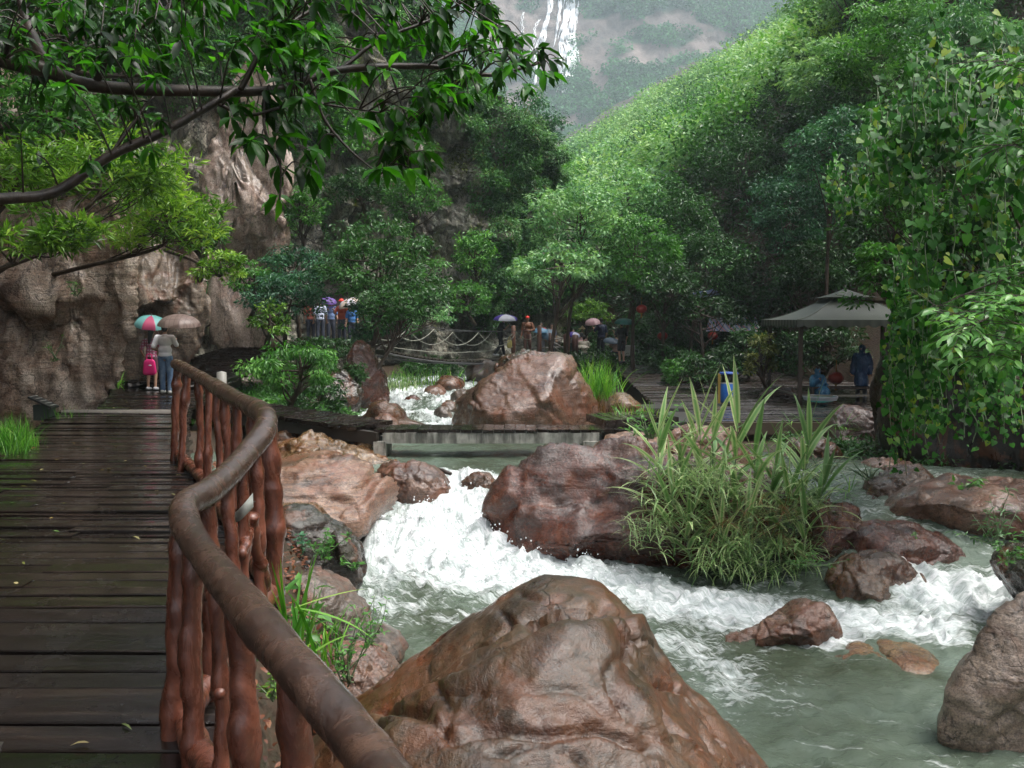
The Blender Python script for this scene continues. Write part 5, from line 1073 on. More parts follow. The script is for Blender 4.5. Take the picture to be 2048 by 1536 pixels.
# couple on the boardwalk
t = NT('blue_jeans'); n = t.noise(t.co('Object', (1,1,.4)), 9, 6, .7); M_jeans = t.end(t.ramp(n, [(.3,hexlin('3c5270')),(.5,hexlin('6784a6')),(.7,hexlin('9db2c8'))]), .75, t.bump(n, .4, .02))
t = NT('white_tee'); n = t.noise(t.co(), 3, 5, .6); M_tee = t.end(t.ramp(n, [(.3,(.92,.92,.97)),(.7,(.97,.97,1))]), .7, t.bump(t.noise(t.co(), 9, 4), .35, .03))
t = NT('plaid_shirt'); sx_ = t.n('ShaderNodeSeparateXYZ'); t.l(t.co(), sx_.inputs[0]); f1 = t.math('GREATER_THAN', t.math('FRACT', t.math('MULTIPLY', sx_.outputs[2], 14.0)), .55); f2 = t.math('GREATER_THAN', t.math('FRACT', t.math('MULTIPLY', sx_.outputs[0], 14.0)), .6)
M_plaid = t.end(t.mix(f1, t.mix(f2, (.62,.5,.58), (.35,.08,.16)), (.42,.12,.2)), .7)
man_loc = np.array([P(332,790,24.0)[0], 24.0, float(dz(24.0))+.01])
m_, wr = person(man_loc, math.radians(4), 'person seen from behind in white T-shirt and blue jeans walking under the brown checked umbrella', None, None, shirt_mat=M_tee, legs_mat=M_jeans, h=1.72, pose=pl2(HOLD_R, dict(elL=(-.16,-.03,.64), wrL=(-.1,.1,.6), knL=(-.05,.03,.28), anL=(-.055,.04,.05))), shoes=(.5,.5,.48))
t = NT('brown_check'); sx_ = t.n('ShaderNodeSeparateXYZ'); t.l(t.co(), sx_.inputs[0]); ln_ = [t.math('LESS_THAN', t.math('FRACT', t.math('MULTIPLY', sx_.outputs[k], 9.0)), .16) for k in (0,1)]; f = t.math('MAXIMUM', ln_[0], ln_[1])
M_check = t.end(t.mix(f, (.36,.27,.24), (.13,.07,.06)), .4); tr = t.n('ShaderNodeBsdfTranslucent'); tr.inputs['Color'].default_value = (.6,.52,.48,1); mx = t.n('ShaderNodeMixShader', i_0=.5); t.l(t.b.outputs[0], mx.inputs[1]); t.l(tr.outputs[0], mx.inputs[2]); t.l(mx.outputs[0], t.out.inputs['Surface'])
umbrella(P(358,628,23.7), .50, math.radians(6), .3, [M_check], 'brown checked umbrella over the person in the white T-shirt', wr['R'], .44)
wl = np.array([P(304,776,25.2)[0], 25.2, float(dz(25.2))+.01])
m_, wr = person(wl, math.radians(-6), 'person in plaid top carrying a pink bag, walking left of the white T-shirt', None, (.10,.05,.06), shirt_mat=M_plaid, h=1.58, female=True, longhair=True, shorts=True, pose=pl2(HOLD_R, dict(elL=(-.17,-.01,.64), wrL=(-.13,.06,.5))), shoes=(.35,.36,.38))
umbrella(P(303,631,25.0), .43, math.radians(14), .6, [leafless('teal_cloth', (.12,.42,.40)), leafless('aqua_cloth', (.22,.52,.50)), leafless('rose_cloth', (.55,.08,.18))], 'teal and rose umbrella held left of the brown checked one', wr['R'], .5, [0,1,0,0,1,2,1,0])
bl = P(299,733,24.8); bg_ = empty('tote_bag', bl+[0,0,-.22], 'bright pink tote bag with a white mark carried by the person in plaid', 'bag'); BO = tuple(bl+[0,0,-.22])
V, F = ICO[4]; V = np.sign(V)*np.abs(V)**.45*np.array([.155,.05,.2]); V[:,0] *= 1+.16*(-V[:,2]/.2); V = V+bl+[0,0,-.02]; npmesh('bag_body', V, F, plain('pink_bag', (.72,.03,.2), .35), bg_, origin=BO)
for y in (-.03,.03): V, F = tube(spline([bl+[-.07,y,.16], bl+[-.05,y,.3], bl+[.05,y,.3], bl+[.07,y,.16]], 14), .008, 6); npmesh('strap', V, F, plain('pink_bag', None), bg_, origin=BO)
V, F = ell(bl+np.array([.03,-.052,.03]), (.045,.006,.016), 2); npmesh('mark', V, F, plain('bag_white', (.85,.8,.82), .4), bg_, origin=BO)
# rope bridge and landing
dk = lambda px, py, d: P(px, py, d)
m_, wr = person(P(1000,714,40.2), math.radians(-70), 'person in black clothes striding onto the landing under the purple and white umbrella', (.012,.012,.015), (.01,.01,.012), pose=pl2(pl2(HOLD_R, WALK), dict(che=(0,.05,.74), nek=(0,.08,.83), hed=(0,.1,.92), shL=(-.105,.06,.79), shR=(.105,.06,.79))), shoes=(.6,.6,.6), h=1.68)
umbrella(P(1011,629,40.0), .50, math.radians(6), .2, [leafless('purple_cloth', (.10,.06,.36)), leafless('white_cloth', (.75,.75,.82))], 'purple and white umbrella above the person in black on the rope bridge', wr['R'], .34, [0,0,1,0,0,1,1,0])
b_ = P(1019,688,40.1); o_ = empty('carrier_bag', b_, 'small yellow bag hanging beside the person in black', 'bag'); V, F = ICO[3]; V = np.sign(V)*np.abs(V)**.6*np.array([.1,.06,.17]); npmesh('bag_body', V+b_, F, plain('yellow_bag', (.6,.5,.16), .45), o_, origin=b_); V, F = tube(spline([b_+[-.05,0,.15],b_+[0,0,.3],b_+[.05,0,.15]],10), .01, 6); npmesh('strap', V, F, plain('yellow_bag', None), o_, origin=b_)
person(P(1055,710,42.2), math.radians(170), 'person in red cap and brown patterned clothes standing at the bridge post', (.22,.09,.05), (.16,.07,.05), cap=(.75,.03,.02), pose=dict(elL=(-.17,.02,.64), wrL=(-.08,.12,.62)), sleeve=.9)
R_pl = plain('red_white_shirt', (.5,.12,.14), .6, .3, 25, .7)
def seated(px, py, d, label, shirt, **k): return person(P(px, py, d), k.pop('face', 0), label, shirt, k.pop('legs', (.05,.05,.08)), pose=pl2(dict(pel=(0,0,.27), wst=(0,.02,.37), che=(0,.03,.49), nek=(0,.03,.585), hed=(0,.04,.675), shL=(-.105,.03,.55), elL=(-.14,.06,.4), wrL=(-.1,.18,.38), shR=(.105,.03,.55), elR=(.15,.08,.42), wrR=(.10,.16,.5), hiL=(-.052,0,.26), knL=(-.07,.22,.28), anL=(-.06,.2,.05), hiR=(.052,0,.26), knR=(.07,.22,.28), anR=(.06,.2,.05)), k.pop('pose', {})), **k)
m_, wr = person(P(1083,712,44.0), math.radians(160), 'person in red and white shirt under the light blue umbrella', None, (.3,.3,.34), shirt_mat=R_pl, h=1.5, pose=HOLD_R)
umbrella(P(1081,656,43.7), .34, math.radians(10), .1, [leafless('light_blue_cloth', (.2,.42,.62))], 'light blue umbrella just right of the red cap', wr['R'], .4)
m_, wr = person(P(1103,712,44.4), math.radians(185), 'person hidden behind the grey blue umbrella on the landing', (.3,.32,.4), (.08,.08,.1), h=1.45, pose=HOLD_R)
umbrella(P(1098,664,43.9), .36, math.radians(42), .3, [leafless('grey_blue_cloth', (.16,.25,.34))], 'grey blue umbrella tilted behind the light blue one', wr['R'], .45)
m_, wr = person(P(1146,718,44.8), math.radians(180), 'person behind the purple and pale umbrella near the dark posts', (.45,.35,.4), (.06,.06,.08), h=1.35, pose=HOLD_R)
umbrella(P(1148,664,44.5), .33, math.radians(12), .5, [leafless('purple_cloth', None), leafless('lilac_cloth', (.62,.6,.75))], 'purple umbrella with pale gores near the dark posts', wr['R'], .42, [0,1,1,0])
person(P(1165,716,46.5), math.radians(180), 'person in a wide straw hat behind the pink and cream umbrellas', (.35,.25,.2), (.1,.08,.07), hat=(.5,.36,.2), h=1.45)
m_, wr = seated(1163, 722, 43.2, 'person sitting under the pink umbrella on the landing', (.4,.25,.25), pose=dict())
umbrella(P(1162,680,43.2), .30, math.radians(6), .2, [leafless('salmon_cloth', (.65,.36,.36))], 'salmon pink umbrella above the cream one', wr['R'], .36)
m_, wr = seated(1168, 728, 42.4, 'person crouching under the cream umbrella at the end of the landing', (.5,.45,.38))
umbrella(P(1166,690,42.2), .28, math.radians(5), .7, [leafless('cream_cloth', (.62,.56,.46))], 'low cream umbrella beneath the salmon pink one', wr['R'], .3)
m_, wr = person(P(1202,719,41.4), math.radians(25), 'person in dark blue with a backpack, seen from behind holding the dusty pink umbrella', (.015,.02,.06), (.01,.012,.02), h=1.74, pose=HOLD_L, vest=(.02,.03,.07))
umbrella(P(1184,637,41.2), .34, math.radians(16), -.5, [leafless('dusty_pink_cloth', (.55,.33,.38)), leafless('dusty_pink_light', (.66,.44,.48))], 'dusty pink umbrella held by the person in dark blue', wr['L'], .5)
m_, wr = person(P(1243,727,38.8), math.radians(30), 'person in dark clothes and bare calves under the dark green umbrella', (.03,.035,.035), (.015,.015,.018), h=1.66, shorts=True, pose=HOLD_L)
umbrella(P(1250,637,38.6), .42, math.radians(8), .2, [leafless('dark_green_cloth', (.03,.16,.15)), leafless('sea_green_cloth', (.05,.22,.2))], 'dark green umbrella in front of the shaded trees', wr['L'], .34)
m_, wr = seated(1232, 726, 40.0, 'person crouching under the slate blue umbrella beside the dark green one', (.4,.25,.22))
umbrella(P(1224,676,40.0), .36, math.radians(14), .3, [leafless('slate_cloth', (.12,.17,.24))], 'slate blue umbrella low beside the person in bare calves', wr['R'], .34)
# group on the raised walkway behind the tree
wz_ = -.87
for (px, d, lab, sh, cap, f) in ((641,36.5,'person in pale blue and white shirt among the trees on the raised walkway', (.5,.56,.7), None, 20), (662,36.9,'person in blue and white with a red cap at chest height beyond the trees', (.2,.3,.55), None, 200), (684,36.4,'person in red cap under the white umbrella on the raised walkway', (.5,.1,.06), (.75,.05,.03), 160), (704,36.0,'shorter person in red cap and blue top at the end of the raised walkway', (.06,.2,.5), (.8,.08,.06), 190), (622,37,'person in reddish clothes at the left end of the group on the raised walkway', (.35,.1,.07), None, 10)):
    q = P(px, 680, d); m_, wr = person([q[0], d, wz_+.03], math.radians(f), lab, sh, (.06,.07,.1), cap=cap, h=1.62 if px != 704 else 1.42, pose=HOLD_R if px in (684,662) else None)
    if px == 684: umbrella(P(697,597,36.2), .46, math.radians(20), -.9, [leafless('peach_cloth', (.8,.66,.56)), leafless('white_cloth', None)], 'white and peach umbrella over the red cap among the trees', wr['R'], .42)
    if px == 662: umbrella(P(656,595,36.8), .34, math.radians(14), .4, [leafless('purple_dots', (.2,.12,.4))], 'violet umbrella left of the white one among the trees', wr['R'], .45)
# gazebo visitors
t = NT('blue_raincoat'); n = t.noise(t.co('Object', (1,1,.5)), 6, 6, .65, .8); M_coat = t.end(t.ramp(n, [(.35,(.02,.10,.22)),(.6,(.07,.24,.40)),(.75,(.3,.5,.62))]), .2, t.bump(n, .8, .04))
t = NT('navy_raincoat'); n = t.noise(t.co('Object', (1,1,.5)), 6, 6, .65, .8); M_coat2 = t.end(t.ramp(n, [(.35,(.015,.04,.12)),(.6,(.04,.11,.24)),(.75,(.16,.26,.4))]), .25, t.bump(n, .8, .04))
seated(1632, 814, 30.3, 'person in shiny blue raincoat sitting on the gazebo bench', (.1,.2,.4), coat=M_coat, face=math.radians(200), pose=dict())
person([P(1722,800,30.6)[0], 30.6, -2.46], math.radians(150), 'person standing in a dark blue raincoat at the right of the gazebo', (.05,.1,.25), (.2,.26,.36), coat=M_coat2, h=1.72)
t_ = P(1640,797,28.9)
umbrella(t_+np.array([0,0,-.12]), .52, math.radians(0), .2, [leafless('teal_under', (.03,.22,.2)), leafless('teal_under2', (.04,.26,.24))], 'upturned teal umbrella with a white inside resting on the gazebo rail', t_+np.array([0,.1,.2]), .26, flip=True)
# ------------------------------------------------------------------ trees
def pick_dirs(n, lo=-.5):
    u = rdir(n*3); u = u[u[:,2] > lo][:n]; return u
def tree(name, label, cx, cy, rx, ry, d, mat, L=.17, dens=1.0, base=None, group=None, tone=(.25,.75), kind='dia', asp=.42, trunk=.09, hang=.3, seed=0, cat='tree', ncl=None, flat=.5, droop_branches=False, gap=0):
    c = P(cx, cy, d); R = np.array([rx/FPX*d, rx/FPX*d*.9, ry/FPX*d]); 
    if base is None: base = np.array([c[0]+RNG.normal(0,.3), c[1]+.3, float(ground_z(np.array([c[0]]), np.array([c[1]]))[0])])
    base = np.array(base, float); vol = (R[0]*R[1]*R[2])**(1/3); n = int(1.5*(ncl or int(np.clip(28*vol**1.5, 18, 100))))
    u = pick_dirs(n, -.75); rad = RNG.uniform(.45, 1.0, n)**.7; lump = 1+.42*fbm(u*1.5+seed*3.1+cx*.01, 5, 2)
    cc = c+u*R*(rad*lump)[:,None]*.88; cr = vol*RNG.uniform(.15,.42, n)*(30/n)**.2
    nl = int(dens*5.6*(vol**2)*4*math.pi/(L*L*asp)/n*.30); nl = int(np.clip(nl, 30, 700))
    tn = RNG.uniform(*tone, n)
    V, F, r = clumps(cc, cr, nl, L, asp, kind, flat, hang, tn)
    root = empty(name, base, label, cat, group)
    npmesh('crown', V, F, mat, root, False, {'rnd': r}, origin=base)
    mid = c-np.array([0,0,R[2]*.55]); pr = []; bend = RNG.normal(0,.12*vol,3)
    tp = spline([base, base*.5+mid*.5+bend, mid, c+[0,0,R[2]*.3]], 24); pr.append(tube(tp, np.linspace(trunk, trunk*.3, 24), 8, True, trunk*.15, seed))
    for i in RNG.choice(n, min(n, 22), False):
        k = RNG.integers(9, 22); a = tp[k]; m_ = (a+cc[i])/2+np.array([0,0,-.06*vol])+RNG.normal(0,.05*vol,3); pr.append(tube(spline([a, m_, cc[i]], 8), np.linspace(trunk*.38, trunk*.08, 8), 5))
    V, F = merge(pr); npmesh('trunk', V, F, M_bark, root, origin=base)
    return root
L_ = M_leaf
TREES = [
 # centre of the woods and right bank
 ('light green tree reaching over the end of the rope bridge, lowest of its neighbours', 1125,530,110,46,37,'pale',dict(L=.2, tone=(.3,.95))),
 ('pale-leaved tree whose layered boughs stand right of the cliff end', 1160,440,115,95,39,'pale',dict(L=.2, tone=(.3,1))),
 ('pale-topped tree between the valley slope and the rope bridge', 1260,400,85,75,43,'pale',dict(L=.2, tone=(.3,1))),
 ('mid green tree above the red lanterns', 1270,520,100,90,38,'mid',dict(tone=(.2,.7))),
 ('dark bushy tree right of the pale-leaved ones', 1350,440,90,90,42,'dark',dict(tone=(.2,.7))),
 ('dark green tree above the blue tarpaulin', 1410,530,115,80,40,'dark',dict(tone=(.1,.65))),
 ('tall dark tree with a visible slender trunk and spreading top', 1490,330,110,85,46,'dark',dict(L=.2, tone=(.1,.6), dens=.8)),
 ('round dark-topped tree standing out against the pale slope', 1512,212,48,40,60,'dark',dict(L=.26, tone=(.15,.6))),
 ('yellowish green bush in front of the round dark-topped tree', 1455,235,45,35,58,'bright',dict(L=.24, tone=(.3,.8))),
 ('blue green tree between the slender-trunked tree and the vines', 1580,430,105,115,40,'blue',dict(tone=(.1,.7))),
 ('dark tree directly above the gazebo roof', 1620,545,95,70,38,'dark',dict(tone=(0,.4))),
 ('dense tree shading the striped awning', 1480,610,120,45,43,'dark',dict(tone=(0,.5))),
 ('feathery green tree on the slope left of the vines', 1660,300,90,90,36,'blue',dict(tone=(.2,.8))),
 ('deep green tree beneath the yellow bamboo', 1690,200,100,70,42,'dark',dict(tone=(.1,.6))),
 ('yellow bamboo plume high on the slope', 1700,70,75,48,52,'bright',dict(L=.3, asp=.2, tone=(.6,1), hang=.8)),
 ('light green bush below the yellow bamboo on the slope', 1590,190,60,50,55,'mid',dict(L=.24, tone=(.4,1))),
 ('mid green tree at the top edge of the slope, right of the yellow bamboo', 1800,60,110,85,40,'mid',dict(L=.2, tone=(.3,.9), hang=.6)),
 ('pale feathery tree high above the vines', 1930,90,130,100,28,'pale',dict(L=.18, asp=.25, tone=(.1,.7), hang=.6)),
 ('mid green tree at the right of the slope behind the vines', 1830,260,120,120,30,'mid',dict(tone=(.1,.6))),
 ('dark tree behind the vines beside the gazebo', 1790,460,110,130,26,'dark',dict(tone=(0,.4))),
 ('dark tree filling the right edge above the black rock wall', 2010,380,140,180,20,'dark',dict(L=.14, tone=(.1,.6))),
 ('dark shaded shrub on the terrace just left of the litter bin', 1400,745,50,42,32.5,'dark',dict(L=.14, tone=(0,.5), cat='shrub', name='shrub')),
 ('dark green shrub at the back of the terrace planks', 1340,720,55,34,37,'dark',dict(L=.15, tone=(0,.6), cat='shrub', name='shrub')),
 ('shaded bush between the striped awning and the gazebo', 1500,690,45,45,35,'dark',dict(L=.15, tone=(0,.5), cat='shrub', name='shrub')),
 ('leafy shrub rooted on the cliff ledge beside the pale pinkish pillar', 600,420,50,60,34,'mid',dict(L=.14, tone=(.1,.8), base=P(600,520,36), cat='shrub', name='shrub')),
 ('small shrub growing from the foot of the pale pinkish pillar', 500,560,45,40,31,'mid',dict(L=.13, tone=(.2,.8), base=P(500,640,32), cat='shrub', name='shrub')),
 ('bushy growth hanging on the cliff above the round-topped tree', 830,400,70,60,41,'mid',dict(L=.16, tone=(.1,.7), base=P(830,480,43), cat='shrub', name='shrub')),
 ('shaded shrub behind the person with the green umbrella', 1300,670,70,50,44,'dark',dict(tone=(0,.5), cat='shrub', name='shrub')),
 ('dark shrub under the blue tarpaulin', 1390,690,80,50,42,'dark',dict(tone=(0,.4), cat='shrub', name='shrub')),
 ('light green sprig shrub right of the dusty pink umbrella', 1175,625,48,30,46,'bright',dict(tone=(.2,.7), cat='shrub', name='shrub')),
 ('small mid green shrub on the terrace planks above the leftmost reeds', 1360,750,45,40,34,'mid',dict(L=.14, tone=(.1,.6), cat='shrub', name='shrub')),
 ('olive and yellow leaved shrub against the left post of the gazebo', 1520,715,38,55,31.5,'olive',dict(L=.15, tone=(.4,1), cat='shrub', name='shrub')),
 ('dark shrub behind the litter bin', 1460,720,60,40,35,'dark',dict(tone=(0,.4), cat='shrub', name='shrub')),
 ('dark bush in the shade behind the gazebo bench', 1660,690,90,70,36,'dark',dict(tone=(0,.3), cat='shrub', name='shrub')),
 # left bank
 ('round-topped tree leaning over the upper stream in front of the cliff', 760,530,125,105,30,'dark',dict(L=.15, tone=(.25,.9), base=P(700,800,29), trunk=.1)),
 ('leaning tree with bare slanting stems below the round-topped one', 800,610,95,75,28.5,'dark',dict(L=.14, tone=(.15,.7), base=P(690,810,28), trunk=.08)),
 ('bright-leaved bough hanging over the rope bridge at the left', 865,628,42,28,30,'pale',dict(L=.13, tone=(.3,.8), base=P(730,700,29), trunk=.04)),
 ('feathery dark shrub under which the tourist group is seen', 570,590,85,60,30,'blue',dict(L=.14, tone=(.1,.6), cat='shrub', name='shrub')),
 ('dark green tree at the cliff foot left of the round-topped tree', 590,540,85,55,33,'blue',dict(L=.15, tone=(.1,.7), base=P(600,680,33))),
 ('fern-leaved shrub with drooping green boughs above the left end of the footbridge', 600,740,110,60,23,'mid',dict(L=.14, asp=.34, tone=(.2,.9), hang=.7, base=P(600,840,23), cat='shrub', name='shrub')),
 ('dark understory shrub behind the fern-leaved one', 640,800,70,45,25,'dark',dict(L=.13, tone=(0,.5), base=P(640,850,25), cat='shrub', name='shrub')),
 ('small shrub growing on the face of the leaning rock pillar', 712,755,30,30,27.4,'dark',dict(L=.12, tone=(.2,.7), base=P(706,790,27.6), cat='shrub', name='shrub')),
 ('yellow green shrub beside the raised walkway', 540,640,42,42,27,'bright',dict(L=.13, tone=(.1,.7), base=P(535,700,27.4), cat='shrub', name='shrub')),
 ('green bush with two lobes clinging to the cliff above the rope bridge', 950,510,50,55,44,'mid',dict(L=.18, tone=(.3,.9), base=P(955,620,46), cat='shrub', name='shrub')),
 ('lower green bush on the cliff just left of the purple and white umbrella', 935,595,58,42,43,'mid',dict(L=.18, tone=(.2,.8), base=P(950,650,45), cat='shrub', name='shrub')),
 ('dark crowned tree at the top right corner of the cliff', 1060,250,75,75,52,'blue',dict(L=.2, tone=(.2,.7), base=P(1050,400,53), dens=.7)),
 ('tree on the cliff top left of the corner tree', 960,250,90,85,52,'dark',dict(L=.2, tone=(.2,.7), base=P(960,420,54))),
 ('yellow green tree below the corner tree of the cliff', 1100,345,70,60,55,'mid',dict(L=.2, tone=(.4,.9), dens=.6, base=P(1080,450,56))),
 ('olive tree hanging on the upper cliff face', 900,330,85,80,49,'olive',dict(L=.2, tone=(.1,.5), base=P(900,450,50))),
 ('dark tree high on the cliff behind the hanging leaves', 820,190,100,100,48,'dark',dict(L=.2, tone=(.1,.6), base=P(820,350,50))),
 ('green tree at the top of the cliff above the round-topped tree', 650,250,110,110,44,'mid',dict(L=.2, tone=(.2,.7), base=P(650,400,46))),
 ('dark leafy mass of a tree on the ledge of the middle cliff', 720,370,75,45,42,'dark',dict(L=.18, tone=(.1,.6), base=P(720,440,43))),
 ('dark tree overhanging the cliff foot at the end of the walkway', 1060,400,50,60,50,'dark',dict(L=.18, tone=(0,.5), base=P(1060,520,52))),
 ('yellow green tree with upright leaf tufts over the boardwalk', 190,350,215,85,15,'bright',dict(L=.17, asp=.24, tone=(.2,.85), hang=-.1, base=P(-160,640,14), trunk=.05, ncl=85)),
 ('lower yellow green tree leaning from the cliff above the couple', 330,440,120,85,17,'bright',dict(L=.17, asp=.24, tone=(.3,.95), hang=-.1, base=P(60,560,18.5), trunk=.05, ncl=60)),
 ('lime green small-leaved tree above the couple, right of the tufted ones', 440,530,60,38,20,'bright',dict(L=.11, tone=(.35,.9), base=P(330,500,24), trunk=.05)),
 ('yellow green tree low at the left edge above the rock bulge', 90,470,150,55,14,'bright',dict(L=.17, asp=.24, tone=(.1,.75), hang=-.1, base=P(-260,700,13), trunk=.05)),
 ('dark green tree behind the yellow green ones at the left', 90,240,190,95,17,'mid',dict(L=.16, tone=(0,.6), hang=.2, base=P(-160,600,17), trunk=.12)),
 ('dark tree between the yellow green ones and the cliff face', 400,470,60,50,26,'dark',dict(L=.15, tone=(.1,.7), base=P(400,560,28))),
 ('low shrub hiding the legs of the tourist group on the raised walkway', 660,695,85,28,32,'dark',dict(L=.14, tone=(.1,.6), base=P(660,730,32), cat='shrub', name='shrub')),
 ('shrub growing beside the trunk of the round-topped tree', 745,640,60,55,30.5,'blue',dict(L=.14, tone=(.1,.7), base=P(745,730,31), cat='shrub', name='shrub')),
 ('shrub beneath the rope bridge against the cliff foot', 860,740,70,30,42,'dark',dict(L=.17, tone=(.1,.7), base=P(860,770,42), cat='shrub', name='shrub')),
 ('dark tree between the lobed cliff bush and the pale trees', 1030,560,45,50,50,'dark',dict(L=.18, tone=(.1,.6), base=P(1035,640,50))),
 ('dark leaning tree filling the gap above the terrace, right of the lanterns', 1330,580,90,60,37,'dark',dict(tone=(0,.5))),
 ('shady tree whose low boughs cover the blue tarpaulin', 1400,620,95,38,37.5,'dark',dict(tone=(0,.5), dens=.7)),
 ('dark tree high on the slope above the vines at the right edge', 1960,240,140,110,21,'dark',dict(L=.14, tone=(0,.5))),
 ('dark tree behind the thick curtain of vine', 1900,520,120,110,16,'dark',dict(L=.11, tone=(0,.45), base=P(2320,900,17))),
 ('dark tree behind the upper vine', 1850,330,120,110,17.5,'dark',dict(L=.12, tone=(0,.5), base=P(2300,900,18))),
 ('green leafy tree showing between the vines at mid height', 1790,560,90,100,16.5,'mid',dict(L=.11, tone=(.1,.7), base=P(2250,930,18.8))),
 ('rich green tree under the vines at the upper right', 1960,420,120,100,15,'mid',dict(L=.11, tone=(.1,.7), base=P(2300,950,18.5))),
 ('green shrub spilling over the top of the black rock wall', 1960,620,120,60,14.5,'mid',dict(L=.1, tone=(0,.6), base=P(2280,860,17.5), cat='shrub', name='shrub')),
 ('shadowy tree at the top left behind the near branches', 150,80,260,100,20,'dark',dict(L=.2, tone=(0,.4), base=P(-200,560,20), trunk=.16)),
]
for i, (lab, cx, cy, rx, ry, d, m, k) in enumerate(TREES):
    k = dict(k); nm = k.pop('name', 'tree'); tree(nm, lab, cx, cy, rx, ry, d, L_[m], seed=i, **k)
# more of the slope's own trees, alike: copies of three kinds
protos = []
for i, (m, kk, lb2) in enumerate((('mid', dict(tone=(.3,1)), 'mid green leafy tree on the right-hand slope, one of many like it'), ('far', dict(tone=(.2,.9)), 'pale green leafy tree on the right-hand slope, one of many like it'), ('dark', dict(tone=(.2,.8)), 'dark green leafy tree on the right-hand slope, one of many like it'))):
    q = (1700, 380, 90, 75, 52); r = tree('slope_tree', lb2, q[0], q[1], q[2], q[3], q[4], L_[m], L=.24, seed=70+i, trunk=.12, base=P(q[0], q[1]+120, q[4]), group=['mid green','pale green','dark green'][i]+' trees on the right-hand slope', **kk); protos.append(r)
spots = []
for k in range(400):
    y = RNG.uniform(42, 78); x = RNG.uniform(11, 48); z = float(ground_z(np.array([x]), np.array([y]))[0]); px, py = mpx(x, y, z+2)
    if z > -1 and 1380 < px < 2250 and -260 < py < 640 and not (px < 1600 and py < 380) and all((x-a)**2+(y-b)**2 > 9 for a, b, _ in spots): spots.append((x, y, z))
    if len(spots) >= 58: break
first = set()
for k, (x, y, z) in enumerate(spots):
    i = k % 3; pr_ = protos[i]; o = pr_ if i not in first else copy_tree(pr_); first.add(i)
    o.location = (x, y, z-.6); s = RNG.uniform(.8, 1.35); o.scale = (s, s, s*RNG.uniform(.8,1.1)); o.rotation_euler = (0, 0, RNG.uniform(0, 6.28))

# ------------------------------------------------------------------ growth on the cliff
Vc = CLV[:, :300].reshape(-1,3); nz = fbm(Vc*np.array([1,1,.6])/3.2, 55, 4); ht = np.tile(np.linspace(0,1,300), 640)
pxc, pyc = mpx(Vc[:,0], np.maximum(Vc[:,1], .1), Vc[:,2]); vis = (Vc[:,1] > 8) & (pxc > -150) & (pxc < 1300) & (pyc > -250) & (Vc[:,2] > -.5)
thr = np.where(Vc[:,1] < 26, .2, -.04)-.35*sstep(.75, 1, ht)+np.where((pxc > 830) & (pyc > 420), .12, 0)
idx = np.where(vis & (nz > thr))[0]; Nrep = np.repeat(np.concatenate([CLN, np.zeros((len(CLN),1))], 1), 300, 0)
sel = RNG.choice(idx, 5200); cen = Vc[sel]+Nrep[sel]*.15
V, F, r = clumps(cen, RNG.uniform(.16,.5,len(cen)), 60, .15, .42, 'dia', .8, .5, np.clip(.4+.5*fbm(cen/2.5, 77, 3)+RNG.normal(0,.1,len(cen)), 0, 1)); o = npmesh('cliff_foliage', V, F, L_['mid'], attrs={'rnd': r}, smooth=False); tag(o, 'dark leafy creepers and small bushes growing all over the cliff face', 'creepers', kind='stuff')
sel = RNG.choice(idx, 2600); cen = Vc[sel]+Nrep[sel]*.2
V, F, r = clumps(cen, RNG.uniform(.2,.5,len(cen)), 60, .17, .4, 'dia', .7, .5, RNG.uniform(.2,.8,len(cen))); o = npmesh('cliff_foliage', V, F, L_['pale'], attrs={'rnd': r}, smooth=False); tag(o, 'lighter green leafy tufts growing on the cliff face', 'creepers', kind='stuff')
idx2 = np.where(vis & (nz > thr-.35))[0]; sel = RNG.choice(idx2, 2200); R0 = np.repeat(Vc[sel]+Nrep[sel]*.05, 9, 0)+RNG.normal(0,.08,(len(sel)*9,3)); Nn_ = np.repeat(Nrep[sel], 9, 0)
V, F, k = blades(R0, Nn_*.6+np.array([0,0,.5])+RNG.normal(0,.35,R0.shape), RNG.uniform(.35,.9,len(R0)), .022, 4, 2.2); o = npmesh('cliff_grass', V, F, L_['olive'], attrs={'rnd': np.repeat(np.clip(RNG.normal(.5,.25,len(R0)),0,1), k)}, smooth=False); tag(o, 'olive and straw-coloured grasses hanging from the cliff ledges', 'grass', kind='stuff')

# ------------------------------------------------------------------ undergrowth on the banks
def scatter_ground(n, xf, yf, rad, L, mat, name, label, nper=45, tone=(.1,.7), asp=.42, dz_=.15):
    x, y = xf(n), yf(n); z = ground_z(x, y)+dz_; cen = np.stack([x, y, z], -1); tn = RNG.uniform(*tone, n)
    V, F, r = clumps(cen, RNG.uniform(rad*.6, rad*1.3, n), nper, L, asp, 'dia', .7, .2, tn); o = npmesh(name, V, F, mat, attrs={'rnd': r}, smooth=False); tag(o, label, 'undergrowth', kind='stuff')
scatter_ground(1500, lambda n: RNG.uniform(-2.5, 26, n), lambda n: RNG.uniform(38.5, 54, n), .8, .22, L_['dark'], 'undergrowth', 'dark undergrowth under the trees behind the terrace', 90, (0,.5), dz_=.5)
scatter_ground(420, lambda n: RNG.uniform(-9.3, -3.6, n), lambda n: RNG.uniform(21.8, 33, n), .35, .14, L_['mid'], 'undergrowth', 'green undergrowth on the left bank between the walkway and the upper stream', 60)
scatter_ground(260, lambda n: RNG.uniform(-4.5, 0, n), lambda n: RNG.uniform(38, 46, n), .5, .18, L_['mid'], 'undergrowth', 'green undergrowth on the far bank below the rope bridge', 60, (.2,.8), dz_=.4)
scatter_ground(260, lambda n: RNG.uniform(6.5, 14, n), lambda n: RNG.uniform(17, 24, n), .3, .12, L_['dark'], 'undergrowth', 'dark green undergrowth below the gazebo terrace', 50)

